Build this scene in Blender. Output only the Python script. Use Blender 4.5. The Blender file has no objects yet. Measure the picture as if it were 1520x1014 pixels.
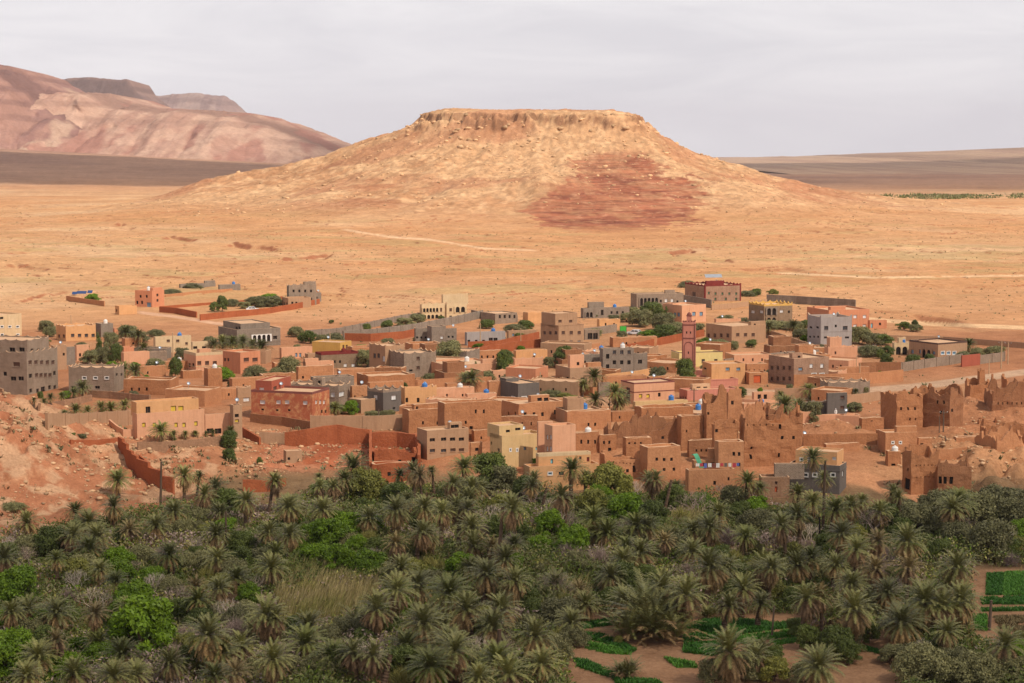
import bpy, math, random
import numpy as np
from math import sin, cos, pi, radians as R
random.seed(7)
RS = np.random.RandomState(11)
C = bpy.context.scene.collection
SC = bpy.context.scene

# ------------------------------------------------------------------ camera
F = 2956.0            # focal length in photograph pixels (1520 wide)
H = 55.0              # eye height over the plain
PITCH = math.atan2(507 - 215, F)
cam_d = bpy.data.cameras.new('camera'); cam = bpy.data.objects.new('camera', cam_d); C.objects.link(cam)
cam_d.sensor_width = 36.0; cam_d.lens = F / 1520 * 36.0
cam_d.clip_start = 1.0; cam_d.clip_end = 60000
cam.location = (0, 0, H); cam.rotation_euler = (pi / 2 - PITCH, 0, 0)
SC.camera = cam
SC.render.resolution_x = 1024; SC.render.resolution_y = 683

# ------------------------------------------------------------------ sky, sun, exposure
SUN_EL, SUN_AZ = 50.0, 48.0       # azimuth: degrees from behind the camera towards the right
S = (sin(R(SUN_AZ)) * cos(R(SUN_EL)), -cos(R(SUN_AZ)) * cos(R(SUN_EL)), sin(R(SUN_EL)))
W = bpy.data.worlds.new('World'); SC.world = W; W.use_nodes = True
wt = W.node_tree; wn = wt.nodes; wl = wt.links
bg = wn['Background']; bg.inputs['Strength'].default_value = 0.105
sky = wn.new('ShaderNodeTexSky'); sky.sky_type = 'NISHITA'; sky.sun_disc = False
sky.sun_elevation = R(SUN_EL); sky.sun_rotation = math.atan2(S[0], S[1])
sky.dust_density = 2.5; sky.air_density = 1.0; sky.ozone_density = 1.0
tc = wn.new('ShaderNodeTexCoord')
# a thin veil of high cloud, stretched along the horizon
mp = wn.new('ShaderNodeMapping'); mp.inputs['Scale'].default_value = (5, 5, 26)
nz = wn.new('ShaderNodeTexNoise'); nz.inputs['Scale'].default_value = 1.6; nz.inputs['Detail'].default_value = 9; nz.inputs['Roughness'].default_value = .58
nz.inputs['Distortion'].default_value = .6
cr = wn.new('ShaderNodeValToRGB'); cr.color_ramp.elements[0].position = .34; cr.color_ramp.elements[1].position = .72
cr.color_ramp.elements[0].color = (7.5, 7.3, 7.65, 1); cr.color_ramp.elements[1].color = (9.5, 9.2, 9.3, 1)
sp = wn.new('ShaderNodeSeparateXYZ'); mr = wn.new('ShaderNodeMapRange')
mr.inputs['From Min'].default_value = .10; mr.inputs['From Max'].default_value = .75
mr.inputs['To Min'].default_value = .95; mr.inputs['To Max'].default_value = .30
mx = wn.new('ShaderNodeMix'); mx.data_type = 'RGBA'
wl.new(tc.outputs['Generated'], mp.inputs['Vector']); wl.new(mp.outputs[0], nz.inputs['Vector']); wl.new(nz.outputs['Fac'], cr.inputs[0])
wl.new(tc.outputs['Generated'], sp.inputs[0]); wl.new(sp.outputs['Z'], mr.inputs['Value']); wl.new(mr.outputs[0], mx.inputs['Factor'])
hz = wn.new('ShaderNodeMix'); hz.data_type = 'RGBA'; hm = wn.new('ShaderNodeMapRange'); hm.inputs['From Max'].default_value = .09; hm.inputs['To Min'].default_value = .5; hm.inputs['To Max'].default_value = .15
wl.new(sp.outputs['Z'], hm.inputs['Value']); wl.new(hm.outputs[0], hz.inputs['Factor']); wl.new(cr.outputs[0], hz.inputs['A']); hz.inputs['B'].default_value = (9.3, 8.85, 9.1, 1)
wl.new(sky.outputs[0], mx.inputs['A']); wl.new(hz.outputs['Result'], mx.inputs['B']); wl.new(mx.outputs['Result'], bg.inputs['Color'])
sd = bpy.data.lights.new('sun', 'SUN'); sun = bpy.data.objects.new('sun', sd); C.objects.link(sun)
sd.energy = 4.3; sd.angle = R(.6); sd.color = (1, .93, .82)
sun.rotation_euler = (math.atan2(math.hypot(S[0], S[1]), S[2]), 0, math.atan2(S[0], -S[1]))
vs = SC.view_settings; vs.view_transform = 'Standard'; vs.look = 'None'; vs.exposure = 0; vs.gamma = 1; vs.use_curve_mapping = False
SC.cycles.max_bounces = 6; SC.cycles.diffuse_bounces = 3; SC.cycles.glossy_bounces = 2; SC.cycles.transmission_bounces = 3
SC.cycles.transparent_max_bounces = 12; SC.cycles.use_denoising = True; SC.cycles.use_adaptive_sampling = True

# ------------------------------------------------------------------ helpers: tags, noise, projection
def tag(o, label=None, cat=None, group=None, kind=None):
    if label: o['label'] = label
    if cat: o['category'] = cat
    if group: o['group'] = group
    if kind: o['kind'] = kind
    return o
def empty(name, loc=(0, 0, 0), rz=0):
    o = bpy.data.objects.new(name, None); C.objects.link(o); o.location = loc; o.rotation_euler = (0, 0, rz); o.empty_display_size = .5
    return o
def link(name, me, parent=None, loc=None, rz=0):
    o = bpy.data.objects.new(name, me); C.objects.link(o)
    if parent: o.parent = parent
    if loc is not None: o.location = loc
    if rz: o.rotation_euler = (0, 0, rz)
    return o
def npmesh(name, V, Fc, mats, mi=None, smooth=False, col=None, alpha=None):
    """mesh from arrays; Fc (n,3) or (n,4)"""
    V = np.asarray(V, np.float32); Fc = np.asarray(Fc, np.int32); k = Fc.shape[1]
    me = bpy.data.meshes.new(name)
    me.vertices.add(len(V)); me.vertices.foreach_set('co', V.ravel())
    me.loops.add(Fc.size); me.loops.foreach_set('vertex_index', Fc.ravel())
    me.polygons.add(len(Fc)); me.polygons.foreach_set('loop_start', np.arange(0, Fc.size, k, dtype=np.int32))
    for m in mats: me.materials.append(m)
    if mi is not None: me.polygons.foreach_set('material_index', np.asarray(mi, np.int32))
    if smooth: me.polygons.foreach_set('use_smooth', np.ones(len(Fc), bool))
    if col is not None:
        a = me.color_attributes.new('tint', 'FLOAT_COLOR', 'POINT')
        a.data.foreach_set('color', np.c_[col, np.zeros(len(col)) if alpha is None else alpha].astype(np.float32).ravel())
    me.update(calc_edges=True)
    return me
def pymesh(name, V, Fc, mats, mi=None, smooth=False):
    me = bpy.data.meshes.new(name); me.from_pydata([tuple(v) for v in V], [], Fc)
    for m in mats: me.materials.append(m)
    if mi: me.polygons.foreach_set('material_index', mi)
    if smooth: me.polygons.foreach_set('use_smooth', [True] * len(Fc))
    me.update()
    return me
_T = np.random.RandomState(5).rand(16, 256, 256)
def vn(x, y, s=0):
    x = np.asarray(x, float) + s * 17.31; y = np.asarray(y, float) - s * 9.7
    xi = np.floor(x).astype(np.int64); yi = np.floor(y).astype(np.int64)
    fx = x - xi; fy = y - yi; fx = fx * fx * (3 - 2 * fx); fy = fy * fy * (3 - 2 * fy)
    T = _T[s % 16]; a = T[xi & 255, yi & 255]; b = T[(xi + 1) & 255, yi & 255]; c = T[xi & 255, (yi + 1) & 255]; d = T[(xi + 1) & 255, (yi + 1) & 255]
    return (a * (1 - fx) + b * fx) * (1 - fy) + (c * (1 - fx) + d * fx) * fy
def fbm(x, y, o=4, s=0, g=.5):
    t = 0; a = 1; n = 0
    for i in range(o):
        t = t + a * vn(x, y, s + i); n += a; a *= g
        x, y = 2.03 * (x * .8 - y * .6), 2.03 * (x * .6 + y * .8)
    return t / n
def sst(a, b, x):
    t = np.clip((x - a) / (b - a), 0, 1); return t * t * (3 - 2 * t)
def lerp(a, b, t): return a + (b - a) * t
cP, sP = cos(PITCH), sin(PITCH)
def ray(px, py):
    a = (px - 760) / F; b = (507 - py) / F
    return a, cP + b * sP, -sP + b * cP
def at_y(px, py, Y):
    d = ray(px, py); k = Y / d[1]
    return (d[0] * k, Y, H + d[2] * k)
def project(X, Y, Z):
    f_ = Y * cP - (Z - H) * sP; u = Y * sP + (Z - H) * cP
    return 760 + F * X / f_, 507 - F * u / f_

# ------------------------------------------------------------------ the lie of the land
MX, MY = 17.0, 1690.0        # mesa centre
_mr = [0, 1.3, 6, 20, 40, 60, 100, 150, 200, 260, 330, 450]
_mh = [81, 74.5, 72.5, 61.5, 49, 40, 26, 13.5, 6.5, 3.2, 1.2, 0]
_lr = [0, 1.3, 6, 24, 40, 58, 81, 115, 150, 175, 200, 255, 420]
_ml = [81, 75, 73.5, 66.5, 60.5, 53.5, 43, 34, 26.5, 22, 13.5, 2, 0]
def mesa(X, Y, detail=True):
    dx = X - MX; dy = Y - MY
    w = fbm(X / 60, Y / 60, 3, 3) - .5 if detail else 0
    w2 = fbm(X / 14, Y / 14, 3, 6) - .5 if detail else 0
    w3 = fbm(X / 4.5, Y / 4.5, 3, 9) - .5 if detail else 0
    qx = np.maximum(np.abs(dx) - 52, 0); qy = np.maximum(np.abs(dy) - 50, 0)
    r0 = np.hypot(qx, qy) - 33
    edge = np.exp(-(np.maximum(r0, 0) / 30) ** 2)
    r = r0 + w * 14 * sst(-5, 60, np.abs(dy)) + (w2 * 13 + w3 * 8) * edge * (r0 > -16)
    ang = np.arctan2(dx, -dy)                       # 0 = towards the camera
    gul = (fbm(ang * 6, r / 200 + 5, 4, 8) - .5) + .28 * (fbm(ang * 17, r / 120, 3, 2) - .5) if detail else 0
    r2 = np.maximum(r, 0) / np.where(dy < 0, 1.08 + .32 * sst(1.2, .4, np.abs(ang)), 1.0)
    k = np.where(dx < 0, sst(.75, 1.35, -ang), 0)    # the left flank falls more gently
    h = lerp(np.interp(r2, _mr, _mh), np.interp(r2, _lr, _ml), k)
    if detail: h = h + 8.0 * sst(.40, .62, fbm(X / 13, Y / 13, 3, 15)) * np.clip(1 - np.abs(r2 - 3.5) / 10, 0, 1) * (r > 0) + 2.5 * (fbm(X / 5, Y / 5, 3, 14) - .5) * np.clip(1 - r2 / 14, 0, 1) * (r > 0)
    if detail: h = np.where(r > 0, np.minimum(h, 80.2 + 1.2 * (fbm(X / 3, Y / 3, 2, 3) - .5)), h)
    h = h + 3.0 * sst(0, -17, r) - dx * .012 * (r < 5)
    h = h + gul * 11 * sst(10, 60, r2) * sst(300, 110, r2) * (1 - .6 * sst(-60, 10, dy))
    tail = 3.5 * np.exp(-((dx - 300) / 120) ** 2 - ((dy + 60) / 80) ** 2) + 4 * np.exp(-((dx + 262) / 35) ** 2 - ((dy + 10) / 50) ** 2)
    tail = tail + 10 * np.exp(-((dx - 5) / 60) ** 2 - ((dy + 265) / 55) ** 2) + 5 * np.exp(-((dx - 140) / 60) ** 2 - ((dy + 250) / 50) ** 2)
    return np.maximum(h, 0) + tail * sst(-5, 60, r), r2
def gbase(X, Y):
    """smooth ground (no mesa, no small detail)"""
    e = np.interp(X, [-120, -90, -72, -52, -22, 10, 60, 110], [296, 300, 316, 334, 342, 330, 326, 330])
    z = -5 + 5 * sst(0, 48, Y - e)
    A = 1.2 * sst(-40, -62, X) + 8.0 * sst(-70, -90, X) + 14 * sst(-88, -125, X)
    z = z + A * np.exp(-np.where(Y < 352, ((Y - 352) / 27) ** 2, ((Y - 352) / 30) ** 2))
    # right: plain stands a little higher behind an eroded bank
    bank = np.interp(X, [90, 120, 138, 152, 180], [735, 690, 640, 598, 560]) + 26 * (fbm(X / 10, Y / 30, 3, 3) - .5)
    return z
SCARPS = [(1275, 457, 1425, 474, 2.6), (1180, 462, 1250, 466, 1.2), (60, 437, 135, 431, 1.3), (135, 431, 240, 427, 1.6), (785, 421, 880, 417, 1.6), (470, 410, 540, 408, 1.2), (175, 338, 245, 346, 3.5), (330, 362, 420, 372, 2.8), (420, 384, 500, 379, 2), (520, 392, 640, 386, 1.6), (0, 372, 60, 378, 2.2), (250, 353, 300, 360, 2.4), (1090, 398, 1190, 396, 1.5), (990, 374, 1030, 371, 2.5), (1290, 396, 1345, 393, 1.5), (640, 386, 700, 380, 1.6), (20, 392, 90, 400, 1.8), (600, 447, 680, 440, 1.2), (530, 447, 600, 444, 1.0), (1040, 383, 1080, 381, 1.6), (860, 377, 960, 381, 1.6)]
def scarps(X, Y):
    z = 0
    for x0, y0, x1, y1, h in SCARPS:
        d0, d1 = ray(x0, y0), ray(x1, y1); Ya = -H / d0[2] * d0[1]; Yb = -H / d1[2] * d1[1]; Xa, Xb = d0[0] / d0[1] * Ya, d1[0] / d1[1] * Yb
        t = (X - Xa) / (Xb - Xa); yl = Ya + (Yb - Ya) * t + (fbm(X / 16, X * 0 + x0, 3, 5) - .5) * (22 if x0 not in (1370, 1275, 1180) else 4)
        z = z - h * sst(0, .2, t) * sst(1, .8, t) * np.clip(1 - (yl - Y) / 60, 0, 1) * sst(0, 5 + 4 * abs((Yb - Ya) / (Xb - Xa)), yl - Y) * sst(.25, .5, fbm(X / 16 + y0, Y / 60, 2, 8))
    return z
MOUNDS = [(93, 402, 7, 3.2), (99, 392, 6, 3.0), (88, 398, 5, 2.2), (104, 372, 7, 2.5), (46, 372, 5, 1.6), (57, 376, 7, 2.2), (64, 372, 6, 1.8), (20, 362, 5, 1.2)]
def gfull(X, Y):
    z = gbase(X, Y) + scarps(X, Y)
    z = z - np.maximum(Y - 2500, 0) * .0075 + 66 * sst(1900, 4400, Y) * np.clip(-X / 1250, 0, 1.3) * sst(30000, 9000, Y)
    n = fbm(X / 130, Y / 130, 4, 1) - .5
    z = z + n * 5 * sst(700, 1000, Y) * sst(20000, 6000, Y)
    n2 = fbm(X / 17, Y / 17, 4, 2) - .5
    rough = np.exp(-((Y - 345) / 32) ** 2) * np.maximum(sst(-20, -45, X), sst(70, 84, X))
    z = z + n2 * (.5 + 2.2 * rough) + 5.5 * rough * sst(72, 84, X) * np.abs(fbm(X / 9, Y / 7, 4, 6) - .5) * 2
    for bx, by, bs, bh in MOUNDS: z = z + bh * np.exp(-((X - bx) / bs) ** 2 - ((Y - by) / bs) ** 2) * (.7 + .9 * (fbm(X / 4, Y / 4, 3, 5) - .3))
    # little scarps: the land steps where a contour of the noise is crossed
    t = fbm(X / 90, Y / 45, 4, 4) * 9
    st = (np.floor(t) + sst(.0, .22, t - np.floor(t))) / 9
    z = z + (st - t / 9) * 9.0 * sst(640, 760, Y) * sst(2600, 1500, Y)
    t2 = fbm(X / 26 + 7, Y / 16, 4, 9) * 7
    st2 = (np.floor(t2) + sst(0, .25, t2 - np.floor(t2))) / 7
    z = z + (st2 - t2 / 7) * 11 * rough
    m, r2 = mesa(X, Y)
    z = z + m
    near = sst(8, 30, m)
    z = z + near * ((fbm(X / 9, Y / 9, 3, 10) - .5) * 2.4 + (fbm(X / 3.3, Y / 3.3, 2, 12) - .5) * .9)
    return z, m, r2, rough
def gpt(px, py, fn=None, y0=170, y1=2600):
    """ground point under a photo pixel"""
    fn = fn or gbase
    d = ray(px, py); Y = np.geomspace(y0, y1, 2400); k = Y / d[1]
    dz = H + d[2] * k - fn(d[0] * k, Y)
    i = int(np.argmax(dz < 0)) if (dz < 0).any() else len(Y) - 1
    i = max(i, 1); t = dz[i - 1] / (dz[i - 1] - dz[i] + 1e-9); Yv = Y[i - 1] + t * (Y[i] - Y[i - 1])
    x, y, z = at_y(px, py, Yv)
    return np.array([x, y, float(fn(np.array([x]), np.array([y]))[0])])

# ------------------------------------------------------------------ materials
MATS = {}
def newmat(name):
    m = bpy.data.materials.new(name); m.use_nodes = True; nt = m.node_tree
    b = nt.nodes['Principled BSDF']; b.inputs['Specular IOR Level'].default_value = .2
    MATS[name] = m
    return m, nt.nodes, nt.links, b
def mixn(N, L, a, b, fac, mode='MIX'):
    x = N.new('ShaderNodeMix'); x.data_type = 'RGBA'; x.blend_type = mode
    for k, v in (('A', a), ('B', b), ('Factor', fac)):
        if hasattr(v, 'links'): L.new(v, x.inputs[k])
        else: x.inputs[k].default_value = v if k == 'Factor' else (*v, 1)
    return x.outputs['Result']
def noise(N, L, vec, scale, detail=4, rough=.55, lo=.3, hi=.7):
    n = N.new('ShaderNodeTexNoise'); n.inputs['Scale'].default_value = scale; n.inputs['Detail'].default_value = detail; n.inputs['Roughness'].default_value = rough
    L.new(vec, n.inputs['Vector'])
    r = N.new('ShaderNodeMapRange'); r.inputs['From Min'].default_value = lo; r.inputs['From Max'].default_value = hi; L.new(n.outputs['Fac'], r.inputs['Value'])
    return r.outputs[0]
def mapped(N, L, vec, sc):
    m = N.new('ShaderNodeMapping'); m.inputs['Scale'].default_value = sc; L.new(vec, m.inputs['Vector']); return m.outputs[0]
def bump(N, L, b, h, s, d):
    x = N.new('ShaderNodeBump'); x.inputs['Strength'].default_value = s; x.inputs['Distance'].default_value = d
    L.new(h, x.inputs['Height']); L.new(x.outputs[0], b.inputs['Normal'])
def satur(c, k=1.16):
    l = .3 * c[0] + .59 * c[1] + .11 * c[2]; return tuple(max(.004, l + (v - l) * k) for v in c)
def sc3(c, k): return tuple(min(1, v * k) for v in c)
def ground_mat():
    m, N, L, b = newmat('ground'); b.inputs['Roughness'].default_value = .95; b.inputs['Specular IOR Level'].default_value = .05
    t = N.new('ShaderNodeTexCoord').outputs['Object']
    a = N.new('ShaderNodeVertexColor'); a.layer_name = 'tint'
    g = N.new('ShaderNodeNewGeometry')
    n1 = noise(N, L, t, .9, 6, .65, .25, .75); n2 = noise(N, L, t, .16, 9, .7, .3, .7); n3 = noise(N, L, t, .021, 5, .6, .3, .7)
    c = mixn(N, L, a.outputs['Color'], (1.0, 1.0, 1.0), 0.0)
    c = mixn(N, L, c, mixn(N, L, (.72, .66, .60), (1.22, 1.24, 1.22), n1), .6, 'MULTIPLY')
    c = mixn(N, L, c, mixn(N, L, (.74, .70, .66), (1.2, 1.2, 1.18), n2), .75, 'MULTIPLY')
    c = mixn(N, L, c, mixn(N, L, (.84, .80, .76), (1.14, 1.14, 1.12), n3), .8, 'MULTIPLY')
    n4 = noise(N, L, t, 2.4, 5, .65, .28, .72)
    c = mixn(N, L, c, mixn(N, L, (.62, .58, .55), (1.32, 1.34, 1.34), n4), .55, 'MULTIPLY')
    n5 = noise(N, L, t, .45, 3, .6, .60, .66)
    c = mixn(N, L, c, mixn(N, L, (1, 1, 1), (.62, .55, .50), n5), .55, 'MULTIPLY')  # dark specks: darker stones, with rock shadows painted in as well
    # bedded red rock where the strata crop out
    st = noise(N, L, mapped(N, L, t, (.018, .018, .62)), 1.0, 8, .72, .40, .60)
    sb = noise(N, L, mapped(N, L, t, (.12, .12, .5)), 1.0, 6, .65, .52, .70)
    rc = mixn(N, L, mixn(N, L, (.17, .052, .032), (.40, .145, .075), st), (.47, .24, .135), sb)
    rc = mixn(N, L, rc, mixn(N, L, (.7, .66, .64), (1.2, 1.2, 1.2), n2), .8, 'MULTIPLY')
    c = mixn(N, L, c, rc, a.outputs['Alpha'])
    L.new(c, b.inputs['Base Color'])
    bump(N, L, b, n1, .55, .35)
    return m
GM = ground_mat()

def poly_mask(pts, x, y):
    c = np.zeros(x.shape, bool); n = len(pts)
    for i in range(n):
        (x0, y0), (x1, y1) = pts[i], pts[(i + 1) % n]
        if y0 == y1: continue
        c ^= ((y0 > y) != (y1 > y)) & (x < (x1 - x0) * (y - y0) / (y1 - y0) + x0)
    return c
PLOTS = [('crop', [(1014, 930), (1040, 922), (1072, 918), (1172, 925), (1176, 932), (1135, 937), (1102, 941), (1080, 946), (1014, 952)], ''), ('crop2', [(1080, 950), (1105, 944), (1172, 936), (1192, 938), (1192, 944), (1140, 949), (1105, 956)], ''), ('crop', [(1016, 955), (1065, 953), (1084, 950), (1075, 968), (1060, 974), (1014, 968)], ''), ('crop2', [(1140, 953), (1195, 947), (1199, 951), (1150, 958)], ''),
         ('crop', [(861, 925), (918, 917), (918, 927), (864, 934)], ''), ('crop', [(866, 939), (895, 942), (920, 952), (946, 965), (935, 970), (900, 956), (868, 948)], ''), ('crop2', [(866, 951), (915, 962), (938, 972), (905, 971), (868, 963)], ''), ('crop', [(850, 978), (872, 981), (914, 999), (912, 1007), (895, 1003), (856, 990)], ''), ('crop2', [(985, 976), (1030, 984), (1036, 991), (1005, 991)], ''), ('crop', [(907, 1006), (975, 1010), (985, 1016), (915, 1016)], ''),
         ('crop', [(1465, 852), (1490, 851), (1488, 883), (1464, 883)], ''), ('crop2', [(1492, 850), (1515, 849), (1514, 884), (1490, 884)], ''), ('crop2', [(1517, 849), (1545, 848), (1545, 884), (1516, 884)], ''), ('crop', [(1457, 888), (1545, 885), (1545, 897), (1458, 897)], ''), ('crop', [(1457, 904), (1545, 902), (1545, 906), (1457, 908)], ''), ('crop2', [(1445, 913), (1465, 913), (1464, 937), (1448, 935)], ''),
         ('scrub', [(1475, 916), (1545, 914), (1545, 943), (1490, 943)], ''), ('crop', [(1490, 946), (1545, 945), (1545, 950), (1490, 951)], ''), ('crop', [(1286, 961), (1348, 975), (1340, 979), (1284, 966)], '')]
# ------------------------------------------------------------------ ground sheet: one perspective-friendly grid
def build_ground():
    u = np.r_[np.linspace(-1.6, -.33, 50)[:-1], np.linspace(-.33, .33, 1050), np.linspace(.33, 1.6, 50)[1:]]
    rows = [np.arange(40, 200, 10.), np.arange(200, 420, .7), np.arange(420, 640, 1.5), np.arange(640, 1000, 1.9), np.arange(1000, 1380, 2.6), np.arange(1380, 1760, 1.7),
            np.arange(1760, 2100, 8.), np.geomspace(2100, 22000, 90)]
    Y = np.concatenate(rows); Yg, U = np.meshgrid(Y, u, indexing='ij'); X = U * Yg
    z, m, r2, rough = gfull(X, Yg)
    nr, nc = X.shape
    # slope from the heights
    gy = np.gradient(z, axis=0) / np.maximum(np.gradient(Yg, axis=0), .1)
    gx = np.gradient(z, axis=1) / np.maximum(np.gradient(X, axis=1), .02)
    slope = np.hypot(gx, gy)
    px, py = project(X, Yg, z)
    A = lambda *c: np.array(c)
    n1 = fbm(X / 60, Yg / 60, 5, 2)[..., None]; n2 = fbm(X / 7, Yg / 7, 4, 6)[..., None]; n3 = fbm(X / 260, Yg / 200, 4, 13)[..., None]
    sand = A(.54, .325, .175)
    col = np.ones(X.shape + (3,)) * sand
    col = lerp(col, A(.58, .385, .23), sst(.48, .66, n1))
    col = lerp(col, A(.50, .255, .12), sst(.55, .35, n3) * .6)
    col = lerp(col, A(.40, .31, .15), sst(.55, .68, fbm(X / 45, Yg / 25, 4, 11))[..., None] * .5 * (sst(650, 760, Yg) * sst(1600, 1000, Yg))[..., None])
    # mesa: tan talus, red band of bedded rock, pale cap
    me = sst(4, 16, m)[..., None]
    talus = lerp(A(.52, .325, .185), A(.43, .235, .125), sst(.42, .62, n1) * .8); talus = lerp(talus, A(.60, .41, .25), sst(.52, .68, n2) * .55)
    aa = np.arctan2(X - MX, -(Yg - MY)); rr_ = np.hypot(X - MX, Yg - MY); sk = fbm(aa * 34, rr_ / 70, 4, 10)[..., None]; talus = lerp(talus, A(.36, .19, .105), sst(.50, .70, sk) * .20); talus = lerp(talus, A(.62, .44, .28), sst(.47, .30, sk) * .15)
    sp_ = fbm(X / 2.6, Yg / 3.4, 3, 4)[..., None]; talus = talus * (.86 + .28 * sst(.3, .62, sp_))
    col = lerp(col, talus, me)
    ang = fbm(X / 30, Yg / 30, 3, 7) * 26
    left = np.interp(py, [225, 250, 295, 312, 350], [880, 848, 800, 765, 860]) + (ang - 13) * 2.2
    right = np.interp(py, [225, 260, 300, 345], [960, 1010, 1040, 985]) + (ang - 13) * 3
    red = sst(-5, 5, px - left + (n2[..., 0] - .5) * 60) * sst(8, -8, px - right + (n2[..., 0] - .5) * 90 + (fbm(X / 40, z / 2.2, 4, 2) - .5) * 90) * sst(222, 236, py + (ang - 13) * .5) * sst(350, 330, py + (ang - 13) * 1.1) * (Yg < MY + 20) * (Yg > 1150)
    band = .5 + .5 * np.sin(z * 1.35 + (fbm(X / 30, Yg / 30, 3, 1) - .5) * 5) * (.4 + .9 * vn(X / 40, z / 3, 5)); band = sst(.45, .75, band)
    redm = red * .97 * (1 - .5 * sst(.50, .66, fbm(X / 11, Yg / 11, 4, 13))) * (.72 + .28 * sst(.42, .55, fbm(X / 26, z / 5, 3, 4)))
    redc = lerp(A(.41, .165, .09), A(.25, .085, .05), band[..., None]); redc = lerp(redc, A(.50, .27, .15), sst(.58, .72, fbm(X / 6, z / 2.5, 4, 6)[..., None]) * .75); redc = lerp(redc, A(.30, .155, .09), sst(300, 250, py)[..., None] * .5)
    col = lerp(col, redc, red[..., None] * .3)
    z = z + red * (np.abs(((z * .33) % 1) - .5) - .25) * .9
    rt = (sst(960, 1080, px) * sst(1330, 1200, px) * sst(250, 275, py) * sst(330, 305, py) * sst(.42, .6, n1[..., 0]))[..., None] * me; col = lerp(col, A(.44, .20, .115), rt * .6)
    red2 = sst(.56, .70, fbm(X / 80 + 3, Yg / 50, 4, 14))[..., None] * me
    col = lerp(col, A(.36, .15, .085), red2 * .5)
    st = lerp(sst(.16, .5, slope), sst(1.0, 2.3, slope), me[..., 0])[..., None] * (sst(560, 600, Yg))[..., None]
    col = lerp(col, lerp(A(.30, .11, .058), A(.25, .135, .08), me), st * .85)
    # near slopes: left hillside pale stony, middle slope red, village dirt, grove soil
    vil = sst(690, 560, Yg)[..., None]
    col = lerp(col, lerp(A(.46, .25, .135), A(.40, .19, .10), sst(.4, .6, n1)), vil)
    lh = (sst(-46, -56, X) * sst(375, 350, Yg))[..., None]
    col = lerp(col, lerp(lerp(A(.40, .175, .095), A(.53, .33, .205), sst(.44, .58, fbm(X / 3.2, Yg / 3.2, 4, 2))[..., None]), A(.36, .14, .075), sst(.5, .64, n1) * .8), lh)
    rs = np.maximum(sst(-50, -44, X) * sst(-12, -20, X), sst(-88, -92, X + (n1[..., 0] - .5) * 30) * .5)[..., None] * (sst(386, 374, Yg) * sst(318, 328, Yg))[..., None]
    col = lerp(col, lerp(A(.38, .125, .062), A(.45, .20, .115), sst(.42, .62, n2)), rs)
    pr = (np.exp(-((py - np.interp(px, [0, 60, 150, 250, 300], [720, 700, 672, 650, 640])) / 4) ** 2) * (px < 300) * (Yg < 380))[..., None]
    col = lerp(col, A(.50, .27, .155), pr * .8)
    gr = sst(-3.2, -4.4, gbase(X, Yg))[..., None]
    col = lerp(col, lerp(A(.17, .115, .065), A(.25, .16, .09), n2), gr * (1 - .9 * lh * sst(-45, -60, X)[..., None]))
    def soil(x0, x1, y0, y1, c):
        nonlocal col
        k = (sst(x0 - 8, x0 + 4, px) * sst(x1 + 8, x1 - 4, px) * sst(y0 - 4, y0 + 2, py) * sst(y1 + 4, y1 - 2, py) * (Yg < 340))[..., None]
        col = lerp(col, c, k * .9)
    soil(846, 1200, 914, 1100, lerp(A(.40, .24, .14), A(.33, .185, .105), n2)); soil(1150, 1350, 940, 1100, lerp(A(.40, .24, .14), A(.33, .185, .105), n2)); soil(1442, 1560, 846, 962, A(.36, .21, .12)); soil(540, 720, 1000, 1100, A(.28, .16, .09))
    for mname, pts, _ in PLOTS:
        k = poly_mask(pts, px, py) & (Yg < 340) & (mname != 'scrub'); col = np.where(k[..., None], A(.035, .085, .012), col)
    # dirt roads on the right
    def road(pts, w, c):
        nonlocal col
        xs = [p[0] for p in pts]; ys = [p[1] for p in pts]
        dd = np.abs(py - np.interp(px, xs, ys)) / np.interp(px, xs, w)
        k = (sst(1.15, .75, dd + (n2[..., 0] - .5) * .4) * sst(xs[0], xs[0] + 12, px) * sst(xs[-1], xs[-1] - 12, px) * (Yg < 1500))[..., None]
        col = lerp(col, c, k)
    road([(1060, 577), (1140, 585), (1250, 583), (1380, 572), (1530, 551)], [5, 6, 5, 5, 5], A(.52, .36, .25))
    road([(1100, 597), (1150, 600), (1190, 603)], [9, 10, 4], A(.50, .29, .17))
    road([(1235, 705), (1290, 712), (1345, 735), (1400, 745)], [7, 12, 14, 5], A(.52, .27, .145))
    road([(200, 463), (260, 470), (320, 480), (420, 487)], [2, 2.2, 2.2, 2], A(.60, .38, .26))
    road([(505, 340), (580, 352), (640, 356), (720, 369), (800, 372)], [1.5, 1.5, 1.5, 1.4, 1.2], A(.66, .45, .29))
    road([(1240, 470), (1380, 481), (1530, 487)], [3, 3, 3], A(.66, .45, .27))
    road([(1150, 405), (1300, 412), (1530, 409)], [1.2, 1.4, 1.2], A(.66, .46, .29))
    # far plain: duller, browner
    fr = sst(1900, 3200, Yg)[..., None]
    col = lerp(col, lerp(A(.46, .285, .20), A(.37, .225, .17), sst(.4, .6, fbm(X / 600, Yg / 350, 4, 3))[..., None]), fr)
    col = col * (.9 + .2 * n2) * A(.95, .91, .88)
    V = np.stack([X, Yg, z], -1).reshape(-1, 3)
    i = np.arange(nr * nc).reshape(nr, nc)
    Fq = np.stack([i[:-1, :-1], i[:-1, 1:], i[1:, 1:], i[1:, :-1]], -1).reshape(-1, 4)
    # mesa faces become an object of their own, sharing the seam with the ground
    fm = (m[:-1, :-1] > 3.0) & (Yg[:-1, :-1] > 1000) & (Yg[:-1, :-1] < 2400); fm = fm.reshape(-1)
    colf = np.clip(col, .01, .95).reshape(-1, 3)
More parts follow.
